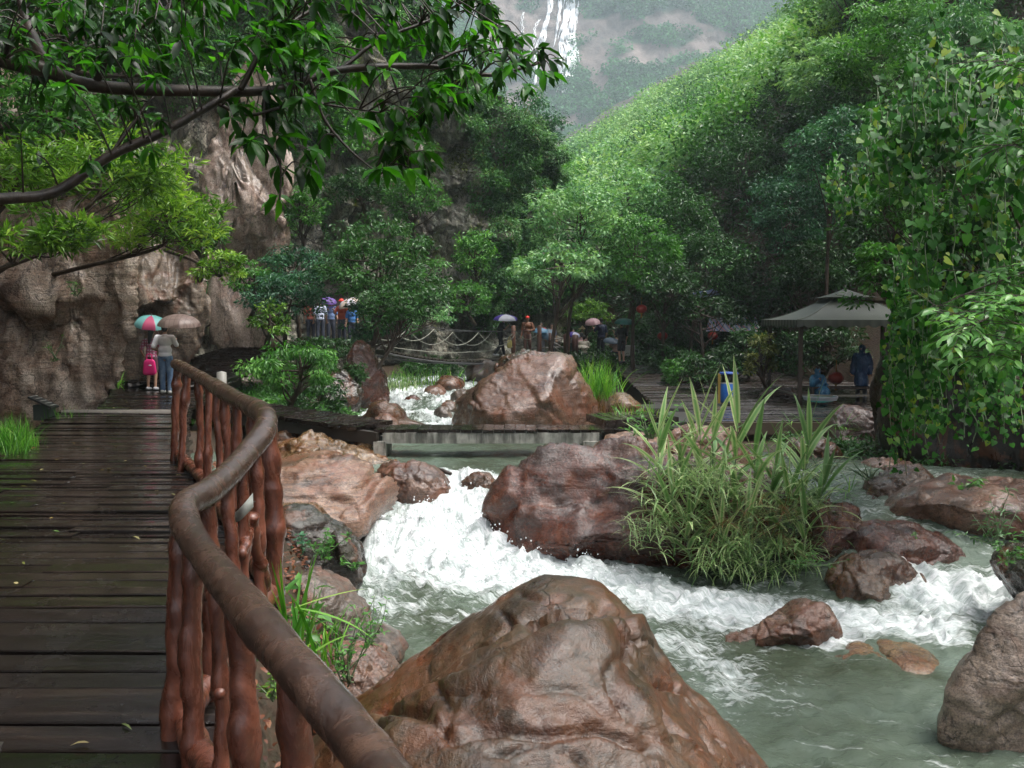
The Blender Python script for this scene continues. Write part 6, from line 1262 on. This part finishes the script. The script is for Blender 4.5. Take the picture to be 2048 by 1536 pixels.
# ------------------------------------------------------------------ reeds and grasses
t = NT('variegated_reed'); u_ = t.attr('u'); r_ = t.attr('rnd'); gr = t.ramp(r_, [(0,hexlin('3c6a2c')),(.5,hexlin('6c9e50')),(1,hexlin('98c474'))]); st_ = t.ramp(t.math('ABSOLUTE', t.math('SUBTRACT', u_, .5)), [(.12,(0,0,0)),(.3,(1,1,1))])
col = t.mix(t.math('MULTIPLY', st_, t.ramp(r_, [(.25,(.12,)*3),(.75,(.95,)*3)])), gr, hexlin('d8dca8')); t.end(col, .4); tr = t.n('ShaderNodeBsdfTranslucent'); t.l(col, tr.inputs['Color']); mx = t.n('ShaderNodeMixShader', i_0=.25); t.l(t.b.outputs[0], mx.inputs[1]); t.l(tr.outputs[0], mx.inputs[2]); t.l(mx.outputs[0], t.out.inputs['Surface']); M_reed = t.m
M_dry = leaf_mat('dry_grass', [G_('4a3320'), G_('6e4e30'), G_('8d6c40')], .6, .2)
M_gr = leaf_mat('grass_blades', [G_('2f5a1c'), G_('4c8a2c'), G_('7bb048'), G_('a4c468')], .4, .3)
def bladeset(name, R0, D, L, W_, droop, mat, rn, parent=None, org=None, seg=6, label=None, cat=None, kind=None):
    V, F, k = blades(np.asarray(R0), np.asarray(D), np.asarray(L), W_, seg, droop); u = np.tile(np.tile([0,1], seg+1), len(R0))
    o = npmesh(name, V, F, mat, parent, True, {'rnd': np.repeat(rn, k), 'u': u}, origin=org); return tag(o, label, cat, kind=kind)
REEDK = 1.55
def reed(px, py_b, py_t, d, lean, nl, Ll, label, pale=.6, group=None, dcy=0):
    """One reed clump: a jointed stem and long arching striped leaves."""
    a = P(px, py_b, d); b = P(px+lean, py_t, d-dcy); root = empty('reed', a, label, 'reed', group); st = spline([a, (a*.55+b*.45)+[RNG.normal(0,.04),0,.02], b], 16)
    V, F = tube(st, np.linspace(.013,.006,16), 7); npmesh('stem', V, F, L_['olive'] if False else M_stem, root, origin=a)
    nl += 5; t_ = np.linspace(.12, 1, nl); i = (t_*15).astype(int); R0 = st[i]; ang = np.arange(nl)*2.5+RNG.uniform(0,6); up = np.interp(t_, [0,.7,1], [.5,.9,2.6])
    D = np.stack([np.cos(ang), np.sin(ang)*.8, up], -1); LL = Ll*np.interp(t_, [0,.5,1], [.8,1.1,.85])*RNG.uniform(.8,1.2,nl)
    Ll = Ll*REEDK; LL = LL*REEDK; bladeset('leaves', R0, D, LL, Ll*.098, np.interp(t_, [0,.8,1], [1.7,1.4,.45])*RNG.uniform(.7,1.25,nl), M_reed, np.clip(RNG.normal(pale,.2,nl),0,1), root, a, 8)
M_stem = plain('reed_stem', (.14,.2,.1), .5)
RD = [(1318,1060,862,14.2,0,13,.62,'reed with a tall pale striped tuft, leftmost of the row on the big boulder'),(1352,1050,900,14.4,10,10,.5,'shorter reed just right of the leftmost striped tuft'),(1378,1040,868,14.6,14,11,.5,'slender reed with a thin dark tip between two striped ones'),
 (1392,1075,835,14.2,6,13,.62,'striped reed with upright twin tufts, second tall one from the left'),(1420,1060,850,14.3,6,13,.6,'striped reed arching left in the middle of the row'),(1470,1080,846,14.0,6,14,.72,'tallest pale striped reed, directly below the litter bin'),
 (1500,1075,905,13.9,10,12,.6,'reed with broad cream leaves right of the tallest one'),(1440,1110,960,13.7,0,12,.6,'low reed in front of the tallest one'),(1350,1110,985,13.8,-6,12,.6,'reed drooping over the left front of the boulder with very pale leaves'),
 (1380,1120,1010,13.6,4,12,.6,'short reed with whitish leaves hanging towards the water'),(1540,1080,930,13.8,12,12,.55,'green reed in the middle right of the clump'),(1590,1080,880,14.2,30,14,.55,'green reed leaning right towards the gazebo rail'),
 (1600,1060,850,14.6,20,14,.55,'reed with a dense narrow-leaved head below the gazebo'),(1560,1110,985,13.5,20,12,.55,'low green reed right of the middle'),(1620,1100,960,13.7,30,13,.55,'reed spreading star-like to the right'),(1500,1140,1030,13.3,-5,12,.5,'low reed at the front of the clump'),
 (1450,1140,1060,13.3,-8,12,.45,'short reed over the water at the front left'),(1600,1150,1040,13.2,12,12,.45,'short reed over the water at the front right')]
for q in RD: reed(*q[:7], q[7], RNG.uniform(.45,.75) if q[0] < 1520 else .35)
# the tangle of finer leaves under the reeds
def tangle(n, x0, x1, y0, y1, d0, d1, Ll, pale, hangk, name, label, mat, wd=.02):
    k = 9; C_ = np.array([P(RNG.uniform(x0,x1), RNG.uniform(y0,y1), RNG.uniform(d0,d1)) for _ in range(n)]); R0 = np.repeat(C_, k, 0)+RNG.normal(0,.03,(n*k,3)); D = rdir(n*k)*np.array([1,.8,.5])+np.array([0,-.35,.45])*1.0
    bladeset(name, R0, D, RNG.uniform(.6,1.2,n*k)*Ll, wd, RNG.uniform(.8,1.8,n*k)*hangk, mat, np.clip(RNG.normal(pale,.22,n*k),0,1), label=label, cat='grass', kind='stuff')
tangle(150, 1290,1650,930,1110,13.2,14.2,.42,.45,1.2,'grass','green narrow-leaved grass filling the reed clump on the big boulder', M_reed, .018)
tangle(70, 1400,1650,1080,1150,12.8,13.4,.42,.4,1.6,'grass','green grass hanging from the boulder down to the white water', M_reed, .016)
tangle(30, 1440,1690,1000,1100,12.9,13.6,.45,.5,1.2,'grass','dry brown blades mixed into the reed clump', M_dry, .010)
tangle(30, 1560,1700,980,1060,14.2,15.4,.4,.2,1.0,'grass','green grass behind the right side of the reeds', M_gr, .016)
tangle(16, 1255,1335,1040,1085,13.2,13.7,.3,.5,1.5,'grass','fine grass tuft at the left end of the reed clump', M_reed, .01)
tangle(40, 1560,1700,840,1000,19,21,.5,.2,1.0,'grass','green blades on the shaded bank below the gazebo', M_gr, .016)
def tuft(px, py, d, n, Ll, w_, label, mat=M_gr, pale=.5, droop=1.1, spread=.12, up=1.6, name='grass_tuft'):
    a = P(px, py, d); R0 = a+RNG.normal(0,1,(n,3))*np.array([spread,spread,.02]); D = RNG.normal(0,.45,(n,3))+np.array([0,0,up])
    return bladeset(name, R0, D, RNG.uniform(.55,1.15,n)*Ll, w_, RNG.uniform(.6,1.5,n)*droop, mat, np.clip(RNG.normal(pale,.22,n),0,1), None, a, 7, label, 'grass')
tuft(1195,800,25.4,260,1.15,.022,'bright green grass tuft right of the pyramid-shaped boulder', spread=.24, pale=.55)
tuft(1195,838,25.0,160,.7,.02,'yellowish grass at the right foot of the pyramid-shaped boulder', M_dry, spread=.22)
tuft(15,905,12.3,420,.5,.009,'fine light green grass tuft at the left edge of the boardwalk', spread=.13, pale=.35, droop=1.6)
tuft(50,903,13.0,160,.33,.009,'lower fine grass just right of the left edge tuft', spread=.09, pale=.4, droop=1.4)
tuft(215,778,21,120,.55,.014,'small grass tuft at the foot of the rock bulge', spread=.15, pale=.4)
tuft(120,845,16.5,60,.3,.01,'tiny grass tuft between the sign box and the cliff', spread=.2, pale=.3)
tuft(790,790,34,160,.9,.03,'pale grass hanging on the bank under the left end of the rope bridge', M_reed, .5, 1.8, .4)
tuft(850,775,36,200,.8,.03,'light green grass on the far bank under the rope bridge', M_gr, .5, 1.6, .6)
tuft(1265,850,21.5,90,.5,.02,'green leafy tuft at the right end of the footbridge', spread=.25, pale=.6)
a = tuft(585,1330,5.6,34,.62,.028,'broad green grass leaves just behind the railing by the foreground boulder', M_gr, .45, 1.0, .05, 1.6)
tuft(640,1330,6.6,40,.42,.016,'thin green grass between the railing and the grey rocks', M_gr, .4, 1.2, .08, 1.4)
R0 = np.array([P(590,1215,5.5)]*3); bladeset('grass_tuft', R0, np.array([[1,.1,.35],[.9,-.1,-.1],[.8,.3,-.5]]), np.array([.42,.5,.5]), .022, np.array([.35,.9,1.0]), M_gr, np.array([.95,.6,.6]), None, P(590,1215,5.5), 8, 'long pale grass blade arching right from the railing over the grey rock', 'grass')
# leafy little plants
def herb(px, py, d, rpx, n, L, mat, label, asp=.36, kind='leaf', tone=(.3,.8), stems=8, up=.6):
    a = P(px, py, d); r = rpx/FPX*d; root = empty('plant', a, label, 'plant'); pr, C_, D_ = [], [], []
    for s in range(stems):
        tip = a+np.array([RNG.normal(0,.6)*r, RNG.normal(0,.4)*r, abs(RNG.normal(.7,.35))*r*up*2]); st = spline([a+RNG.normal(0,.08,3)*r, (a+tip)/2+RNG.normal(0,.08,3)*r, tip], 10); pr.append(tube(st, np.linspace(.006,.002,10)*max(1, d/9), 5))
        for q in range(max(3, n//stems)):
            k = RNG.integers(3,10); C_.append(st[k]); D_.append(np.array([RNG.normal(0,1), RNG.normal(0,.8), RNG.normal(.1,.35)]))
    V, F = merge(pr); npmesh('stem', V, F, M_stem, root, origin=a)
    C_, D_ = np.array(C_), np.array(D_); V, F, k = leaves(C_, D_, np.array([0,-.3,1])+RNG.normal(0,.3,(len(C_),3)), L*RNG.uniform(.6,1.2,len(C_)), L*asp, kind)
    npmesh('leaves', V, F, mat, root, True, {'rnd': np.repeat(RNG.uniform(*tone, len(C_)), k)}, origin=a); return root
herb(600,1335,6.2,110,110,.13,L_['mid'],'broad dark-leaved plant behind the railing below the grey wedge rock', stems=12, up=.7)
herb(690,1360,6.6,95,170,.05,L_['mid'],'fine-leaved shrub with thin dark stems in front of the white water', asp=.4, stems=14, up=.8)
herb(740,1290,7.6,60,90,.05,L_['mid'],'light feathery plant leaning over the water left of the foreground boulder', stems=9)
herb(590,1120,12.2,50,90,.11,L_['blue'],'blue green plant on the dark knobbly rock next to the railing', stems=8)
herb(650,1115,12.0,45,80,.10,L_['mid'],'small plant with reddish tips on top of the dark knobbly rock', stems=8)
herb(708,1140,12.0,22,34,.09,L_['mid'],'tiny plant at the water side of the dark knobbly rock', stems=4)
herb(545,1395,4.9,40,60,.05,L_['bright'],'bright green seedling seen through the railing uprights', stems=8)
herb(1300,875,14.8,48,220,.09,L_['mid'],'leafy bush at the left of the reeds above the pinkish rock', stems=16, tone=(.4,.9))
herb(1990,1090,10.2,70,160,.09,L_['dark'],'dark fern-like plant at the right edge above the stream', asp=.2, stems=12)
herb(1830,1075,12.6,10,16,.05,L_['mid'],'tiny sprig in the gap under the long boulder', stems=3)
herb(1930,975,13.6,34,26,.12,L_['mid'],'small round-leaved plant on the long right-bank boulder', asp=.7, stems=5, up=.3)
herb(1640,960,15.5,90,300,.07,L_['blue'],'feathery green plant spreading right of the reeds', asp=.2, stems=20, up=.4)
herb(1740,960,15.8,60,160,.06,L_['blue'],'low feathery plant above the round brown boulder', asp=.2, stems=14, up=.3)
herb(2020,1120,9.0,40,90,.07,L_['mid'],'light green sprig at the right edge beside the cracked boulder', stems=8)
herb(150,590,16.4,30,60,.07,L_['mid'],'small plant sprouting from the rock bulge beside the boardwalk', stems=6)
herb(110,720,16.2,26,50,.07,L_['mid'],'low sprig on the left foot of the rock bulge', stems=6)
herb(1625,1130,12.4,46,120,.07,L_['mid'],'green sprigs trailing in the water right of the reeds', asp=.2, stems=10, up=.2)
# leaf litter below the railing
n = 7000; y = RNG.uniform(3.3, 15, n); x = RNG.uniform(-1, 1, n)*1.5+np.interp(y, [3,8,15], [-.9,-1.9,-4.2]); C_ = np.stack([x, y, ground_z(x, y)+.1+RNG.uniform(0,.05,n)], -1)
V, F, k = leaves(C_, rdir(n)*np.array([1,1,.3]), np.array([0,0,1])+RNG.normal(0,.35,(n,3)), RNG.uniform(.05,.1,n), RNG.uniform(.025,.045,n), 'leaf')
o = npmesh('leaf_litter', V, F, leaf_mat('fallen_leaves', [G_('2e1a10'), G_('5c3320'), G_('7c4a30'), G_('96705a')], .35, .1), attrs={'rnd': np.repeat(RNG.uniform(0,1,n), k)}); tag(o, 'wet reddish brown fallen leaves on the ground below the railing', 'leaf litter', kind='stuff')
n = 150; y = 4.2+RNG.uniform(0,1,n)**1.4*18; x = np.array([RNG.uniform(dl(q)+.1, dr(q)-.15) for q in y]); C_ = np.stack([x, y, np.array([float(dz(q)) for q in y])+.012], -1)
V, F, k = leaves(C_, rdir(n)*np.array([1,1,.05]), np.array([0,0,1])+RNG.normal(0,.12,(n,3)), RNG.uniform(.03,.09,n), RNG.uniform(.015,.035,n), 'leaf')
o = npmesh('fallen_leaves', V, F, leaf_mat('deck_leaves', [G_('5c4a20'), G_('7a6a30'), G_('4a6a30'), G_('9a8a60')], .4, .1), attrs={'rnd': np.repeat(RNG.uniform(0,1,n), k)}); tag(o, 'small wet leaves stuck here and there on the boardwalk planks', 'leaves', kind='stuff')

# ------------------------------------------------------------------ climbing vines on the right
VM = leaf_mat('vine_leaves', [G_('10300f'), G_('1f4e18'), G_('357026'), G_('5a9040'), G_('849a3c')], .45, .32, .2)
def vine(px0, py0, px1, py1, d0, n, L, label, spread, group=None, big=1.0):
    """A curtain of hanging strands with heart-shaped leaves."""
    a = P(px0, py0, d0); root = empty('climbing_vine', a, label, 'vine', group); pr, C_, D_ = [], [], []
    for s in range(n):
        f = RNG.uniform(0,1); x_ = px0+(px1-px0)*f+RNG.normal(0,spread*.3); y_ = py0+RNG.uniform(-.1,.35)*(py1-py0); ln = RNG.uniform(.35,.75)*(py1-py0); dd = d0+RNG.normal(0,.5)
        pts = [P(x_+RNG.normal(0,spread*.15), y_+ln*q, dd+RNG.normal(0,.12)) for q in np.linspace(0,1,5)]; st = spline(pts, 30); pr.append(tube(st, .006, 4))
        m = int(np.linalg.norm(np.diff(st, axis=0), axis=1).sum()/(L*.4))
        for q in range(m): i = RNG.integers(0,30); C_.append(st[i]+RNG.normal(0,.06,3)); D_.append(np.array([RNG.normal(0,.6), RNG.normal(-.35,.35), -RNG.uniform(.3,1.2)]))
    V, F = merge(pr); npmesh('stem', V, F, M_stem, root, origin=a)
    C_, D_ = np.array(C_), np.array(D_); Nl = np.array([0,-.75,.75])+RNG.normal(0,.4,(len(C_),3)); LL = L*RNG.uniform(.3,.95,len(C_)); V, F, k = leaves(C_, D_, Nl, LL, LL*.95, 'heart')
    rr_ = np.clip(RNG.normal(.45,.2,len(C_)),0,.85); rr_[RNG.uniform(0,1,len(C_)) < .05] = 1
    npmesh('leaves', V, F, VM, root, True, {'rnd': np.repeat(rr_, k)}, origin=a)
vine(1700,230,1830,420,13.5,26,.15,'vine with heart-shaped leaves spilling left at mid height over the dark trees',30)
vine(1800,120,1960,420,12.5,30,.15,'vine covering the upper right trees with large heart-shaped leaves',40)
vine(1830,380,2000,760,12.0,34,.14,'thick curtain of heart-leaved vine above the black rock wall',40)
vine(1790,480,1870,700,14.5,34,.12,'yellowish small-leaved vine beside the gazebo roof',26)
vine(1775,640,1810,930,14.5,14,.13,'narrow vine strand hanging down to the bank in front of the dark rock',10)
vine(1850,640,1960,760,12.5,12,.14,'short vine strands ending over the black rock wall',30)
vine(1950,200,2100,600,10.5,26,.13,'vine at the right edge with leaves nearest to the path',40)
vine(1650,320,1760,450,16,22,.12,'leafy vine end reaching left over the gazebo from the vine wall',26)
vine(1860,60,2060,330,11.5,26,.12,'vine spread over the tree at the top right corner',50)
vine(1740,180,1850,400,15,20,.12,'small-leaved vine climbing the slope trees above the gazebo',30)
vine(1960,480,2080,760,11.2,20,.12,'vine strands hanging at the right edge behind the bright boughs',30)
vine(1800,560,1870,860,13.2,22,.13,'vine leaves hanging low beside the gazebo over the edge of the black rock wall',24)
vine(1880,600,2050,800,11.8,26,.12,'fringe of vine hanging over the face of the black rock wall',40)
 
for q in ((1850,250,70,60,13.2,'leafy knot of small bright leaves among the upper vines',(.2,.8)),(1790,420,60,70,13.8,'leafy knot of small leaves at the left edge of the vine wall',(.1,.7)),(1930,470,75,60,11.8,'leafy knot of small leaves in the middle of the vine wall',(.1,.7)),(1840,620,55,60,13.0,'leafy knot of small leaves beside the gazebo in the vine wall',(0,.6)),(2000,330,70,70,11.5,'leafy knot of small leaves at the right edge of the vine wall',(.1,.7)),(1760,130,110,80,24,'bushy green tree at the upper right in front of the slope trees',(.1,.8))):
    tree('shrub', q[5], q[0], q[1], q[2], q[3], q[4], L_['mid'], L=.075 if q[4] < 20 else .13, tone=q[6], base=P(2300,900,q[4]+2), trunk=.02, cat='shrub', seed=q[0])
vine(1780,690,1900,900,13.6,26,.11,'low vine strands trailing to the bank boulders in front of the black rock wall',26)
vine(1920,690,2080,900,12.8,26,.11,'low vine strands at the right edge trailing to the long boulder',30)
vine(1870,830,1885,850,12.8,3,.13,'tiny vine sprig alone on the black rock wall',8)
# bright boughs at the right edge
def bough(pts, nl, L, label, mat, tone=(.4,.95), asp=.38, spread=.25, name='bough', hang=.7, r0=.014, kind='leaf', cat='branch'):
    st = spline([P(*q) for q in pts], 40); a = st[0]; root = empty(name, a, label, cat); pr = [tube(st, np.linspace(r0,.004,40), 7)]; C_, D_ = [], []
    for s in range(nl):
        i = RNG.integers(6,40); tw = st[i]+np.array([RNG.normal(0,spread), RNG.normal(0,spread), RNG.normal(-.02,spread*.4)]); pr.append(tube([st[i], (st[i]+tw)/2+[0,0,.02], tw], .0035, 4))
        td = unit(tw-st[i])
        for q in range(7):
            f = q/6; sd_ = (1 if q % 2 else -1); C_.append(st[i]+(tw-st[i])*(.35+.65*f)); s2 = np.array([td[1],-td[0],0])*sd_*(1 if q < 6 else 0); D_.append(td*.8+s2+np.array([0,0,-hang*.5]))
    V, F = merge(pr); npmesh('branch', V, F, M_bark, root, origin=a); C_, D_ = np.array(C_), np.array(D_)
    V, F, k = leaves(C_, D_, np.array([0,-.25,1])+RNG.normal(0,.25,(len(C_),3)), L*RNG.uniform(.7,1.2,len(C_)), L*asp, kind); npmesh('leaves', V, F, mat, root, True, {'rnd': np.repeat(np.clip(RNG.uniform(*tone,len(C_)),0,1), k)}, origin=a)
bough([(2250,560,8.5),(2130,590,8.3),(2010,620,8.2),(1925,665,8.1)], 70, .12, 'bright green bough reaching in from the right edge below the vines', L_['mid'])
bough([(2250,600,8.8),(2120,650,8.6),(2040,690,8.5),(1960,715,8.4)], 50, .12, 'lower bright bough at the right edge with drooping leaf rows', L_['mid'])
bough([(2200,480,9.5),(2060,540,9.4),(1950,580,9.2),(1860,620,9.2)], 40, .11, 'mid green bough above the bright ones at the right edge', L_['mid'], (.2,.7))
bough([(2250,120,9.5),(2120,150,9.3),(2050,120,9.2),(2010,130,9)], 40, .13, 'bough with light leaves at the upper right edge', L_['mid'], (.3,.9))
bough([(2200,300,9.5),(2100,330,9.3),(2040,290,9.2),(1985,300,9)], 40, .13, 'bough of long leaves at the right edge, half way up', L_['mid'], (.2,.8))

# ------------------------------------------------------------------ the near tree whose branches hang across the top
nb = empty('overhanging_tree', (-5.0,2.2,-1.9), 'near tree with dark branches and large glossy leaves hanging across the top left', 'tree'); NO = (-5.0,2.2,-1.9)
BR = [([(-900,-300,2.6),(-300,40,3.0),(0,118,3.2),(90,140,3.3),(190,172,3.4),(400,182,3.5),(560,178,3.6),(680,140,3.7),(860,133,3.9),(980,150,4.0),(1080,125,4.1)], .034, .006),
      ([(-900,600,2.6),(-200,420,3.0),(0,398,3.2),(110,384,3.3),(220,312,3.35),(330,262,3.4),(430,205,3.45),(470,180,3.5)], .022, .012),
      ([(100,140,3.3),(60,60,3.4),(30,-40,3.5)], .02,.012), ([(190,172,3.4),(230,90,3.4),(330,20,3.5),(420,-60,3.5)], .014,.007),
      ([(480,180,3.5),(540,80,3.5),(640,10,3.6),(760,-60,3.6)], .011,.005), ([(680,140,3.7),(760,80,3.8),(860,40,3.9),(950,-10,4)], .009,.004),
      ([(530,185,3.55),(530,260,3.5),(560,330,3.5),(560,400,3.5)], .006,.003), ([(620,160,3.6),(650,240,3.6),(700,300,3.6),(760,350,3.6)], .007,.003),
      ([(780,136,3.8),(800,200,3.8),(820,260,3.8),(815,330,3.8)], .006,.003), ([(850,134,3.9),(930,100,4),(1010,110,4.1),(1060,150,4.1)], .007,.003),
      ([(430,205,3.45),(500,230,3.5),(600,205,3.5),(690,215,3.6),(760,225,3.7)], .007,.003), ([(220,312,3.35),(270,240,3.4),(310,190,3.5)], .007,.004),
      ([(-300,-200,3),(0,-60,3.2),(200,-30,3.3),(420,0,3.4)], .016,.006), ([(940,145,4),(1000,60,4.1),(960,10,4.1)], .005,.003)]
allp = []; pr = []
for pts, r0, r1 in BR:
    st = spline([P(*q) for q in pts], 60); pr.append(tube(st, np.linspace(r0,r1,60), 9, True, r0*.12, 3)); allp.append((st, pts))
tk = spline([(-5.0,2.2,-1.9),(-4.9,2.3,-.2),tuple(P(-1500,-100,2.5)),tuple(P(-900,-300,2.6))], 30); pr.append(tube(tk, np.linspace(.16,.04,30), 12, True, .02, 3))
tk = spline([(-5.0,2.2,-1.2),tuple(P(-1300,760,2.6)),tuple(P(-900,600,2.6))], 16); pr.append(tube(tk, np.linspace(.08,.024,16), 10, True, .01, 3))
tk = spline([tuple(P(-900,-300,2.6)),tuple(P(-500,-300,2.9)),tuple(P(-300,-200,3))], 12); pr.append(tube(tk, np.linspace(.04,.016,12), 8))
allst = np.concatenate([s for s, _ in allp])
def region(n):
    out = []
    while len(out) < n:
        x, y = RNG.uniform(-60, 1130), RNG.uniform(-70, 440); f = fbm(np.array([[x/120, y/120, 0]]), 33, 3)[0]
        top = np.interp(x, [0,300,450,700,850,1000,1070,1130], [150,150,150,160,190,170,150,150])
        d_ = 0
        if x > 1000 and y < 40+(x-1000)*.55: continue
        if y < top-30: d_ = .85+f*.6
        if 0 < x < 340 and y < 130: d_ = 1
        if 440 < x < 870 and y < np.interp(x, [440,520,560,700,800,870], [200,310,410,300,360,330])+f*40: d_ = max(d_, .62+f*.5)
        if 860 < x < 1125 and 30 < y < np.interp(x, [860,1000,1125], [215,205,150]): d_ = max(d_, .8)
        if x < 330 and 120 < y < 330: d_ = max(d_, .16+f*.3)
        if RNG.uniform(0,1) < d_: out.append((x, y))
    return out
C_, D_, N_, tone_, size_ = [], [], [], [], []
for (x, y) in region(410):
    dd = np.interp(x, [0,600,1100], [3.25,3.6,4.1])+RNG.normal(0,.28); q = P(x, y, dd); j = np.argmin(((allst-q)**2).sum(1)); a = allst[j]
    if np.linalg.norm(q-a) > .75: a = q+unit(a-q)*.35
    out_ = unit(q-a+np.array([.05,0,-.03])); mid = (a+q)/2+np.array([0,0,.03]); pr.append(tube(spline([a, mid, q], 7), np.linspace(.0035,.0018,7), 5))
    nn = RNG.integers(4,9); sdv = unit(np.cross(out_, [0,0,1.0])); ph = RNG.uniform(0,6)
    for q_ in range(nn):
        an = ph+q_*2*math.pi/nn; dv = out_*.55+sdv*math.cos(an)*.8+np.cross(sdv, out_)*math.sin(an)*.55+np.array([0,0,-.45])
        C_.append(q-out_*RNG.uniform(0,.05)); D_.append(dv); N_.append(np.array([0,-.2,1])+RNG.normal(0,.3,3)-out_*.2)
    size_ += [.105 if (x > 430 and y > 170 and x < 880) else np.interp(x, [0,430,860,1120], [.062,.08,.085,.09])]*nn
    tone_ += [np.clip(RNG.normal(.38,.2), 0, 1)]*nn
C_, D_, N_ = map(np.array, (C_, D_, N_)); LL = RNG.uniform(.62,1.1,len(C_))*np.array(size_); V, F, k = leaves(C_, D_, N_, LL, LL*.36, 'leaf')
npmesh('leaves', V, F, L_['near'], nb, True, {'rnd': np.repeat(np.clip(np.array(tone_)+RNG.normal(0,.12,len(C_)),0,1), k)}, origin=NO)
V, F = merge(pr); npmesh('branches', V, F, M_barkd, nb, origin=NO)
# ------------------------------------------------------------------ haze in the valley
V, F = box((90, 330, 165), (1000, 800, 349)); V[:,2] = np.where(V[:,2] < 0, -12, 660); V[:,1] = np.where(V[:,1] < 0, -45, 1330)
m = bpy.data.materials.new('valley_air'); m.use_nodes = True; nt = m.node_tree; nt.nodes.remove(nt.nodes['Principled BSDF'])
pv = nt.nodes.new('ShaderNodeVolumePrincipled'); pv.inputs['Density'].default_value = .00040; pv.inputs['Color'].default_value = (.78,.92,1,1); pv.inputs['Anisotropy'].default_value = .1
nt.links.new(pv.outputs[0], nt.nodes['Material Output'].inputs['Volume'])
o = npmesh('haze', V, F, m, smooth=False, origin=(0,300,0)); tag(o, kind='stuff')
print('VERTS', sum(len(o.data.vertices) for o in bpy.data.objects if o.type == 'MESH'))
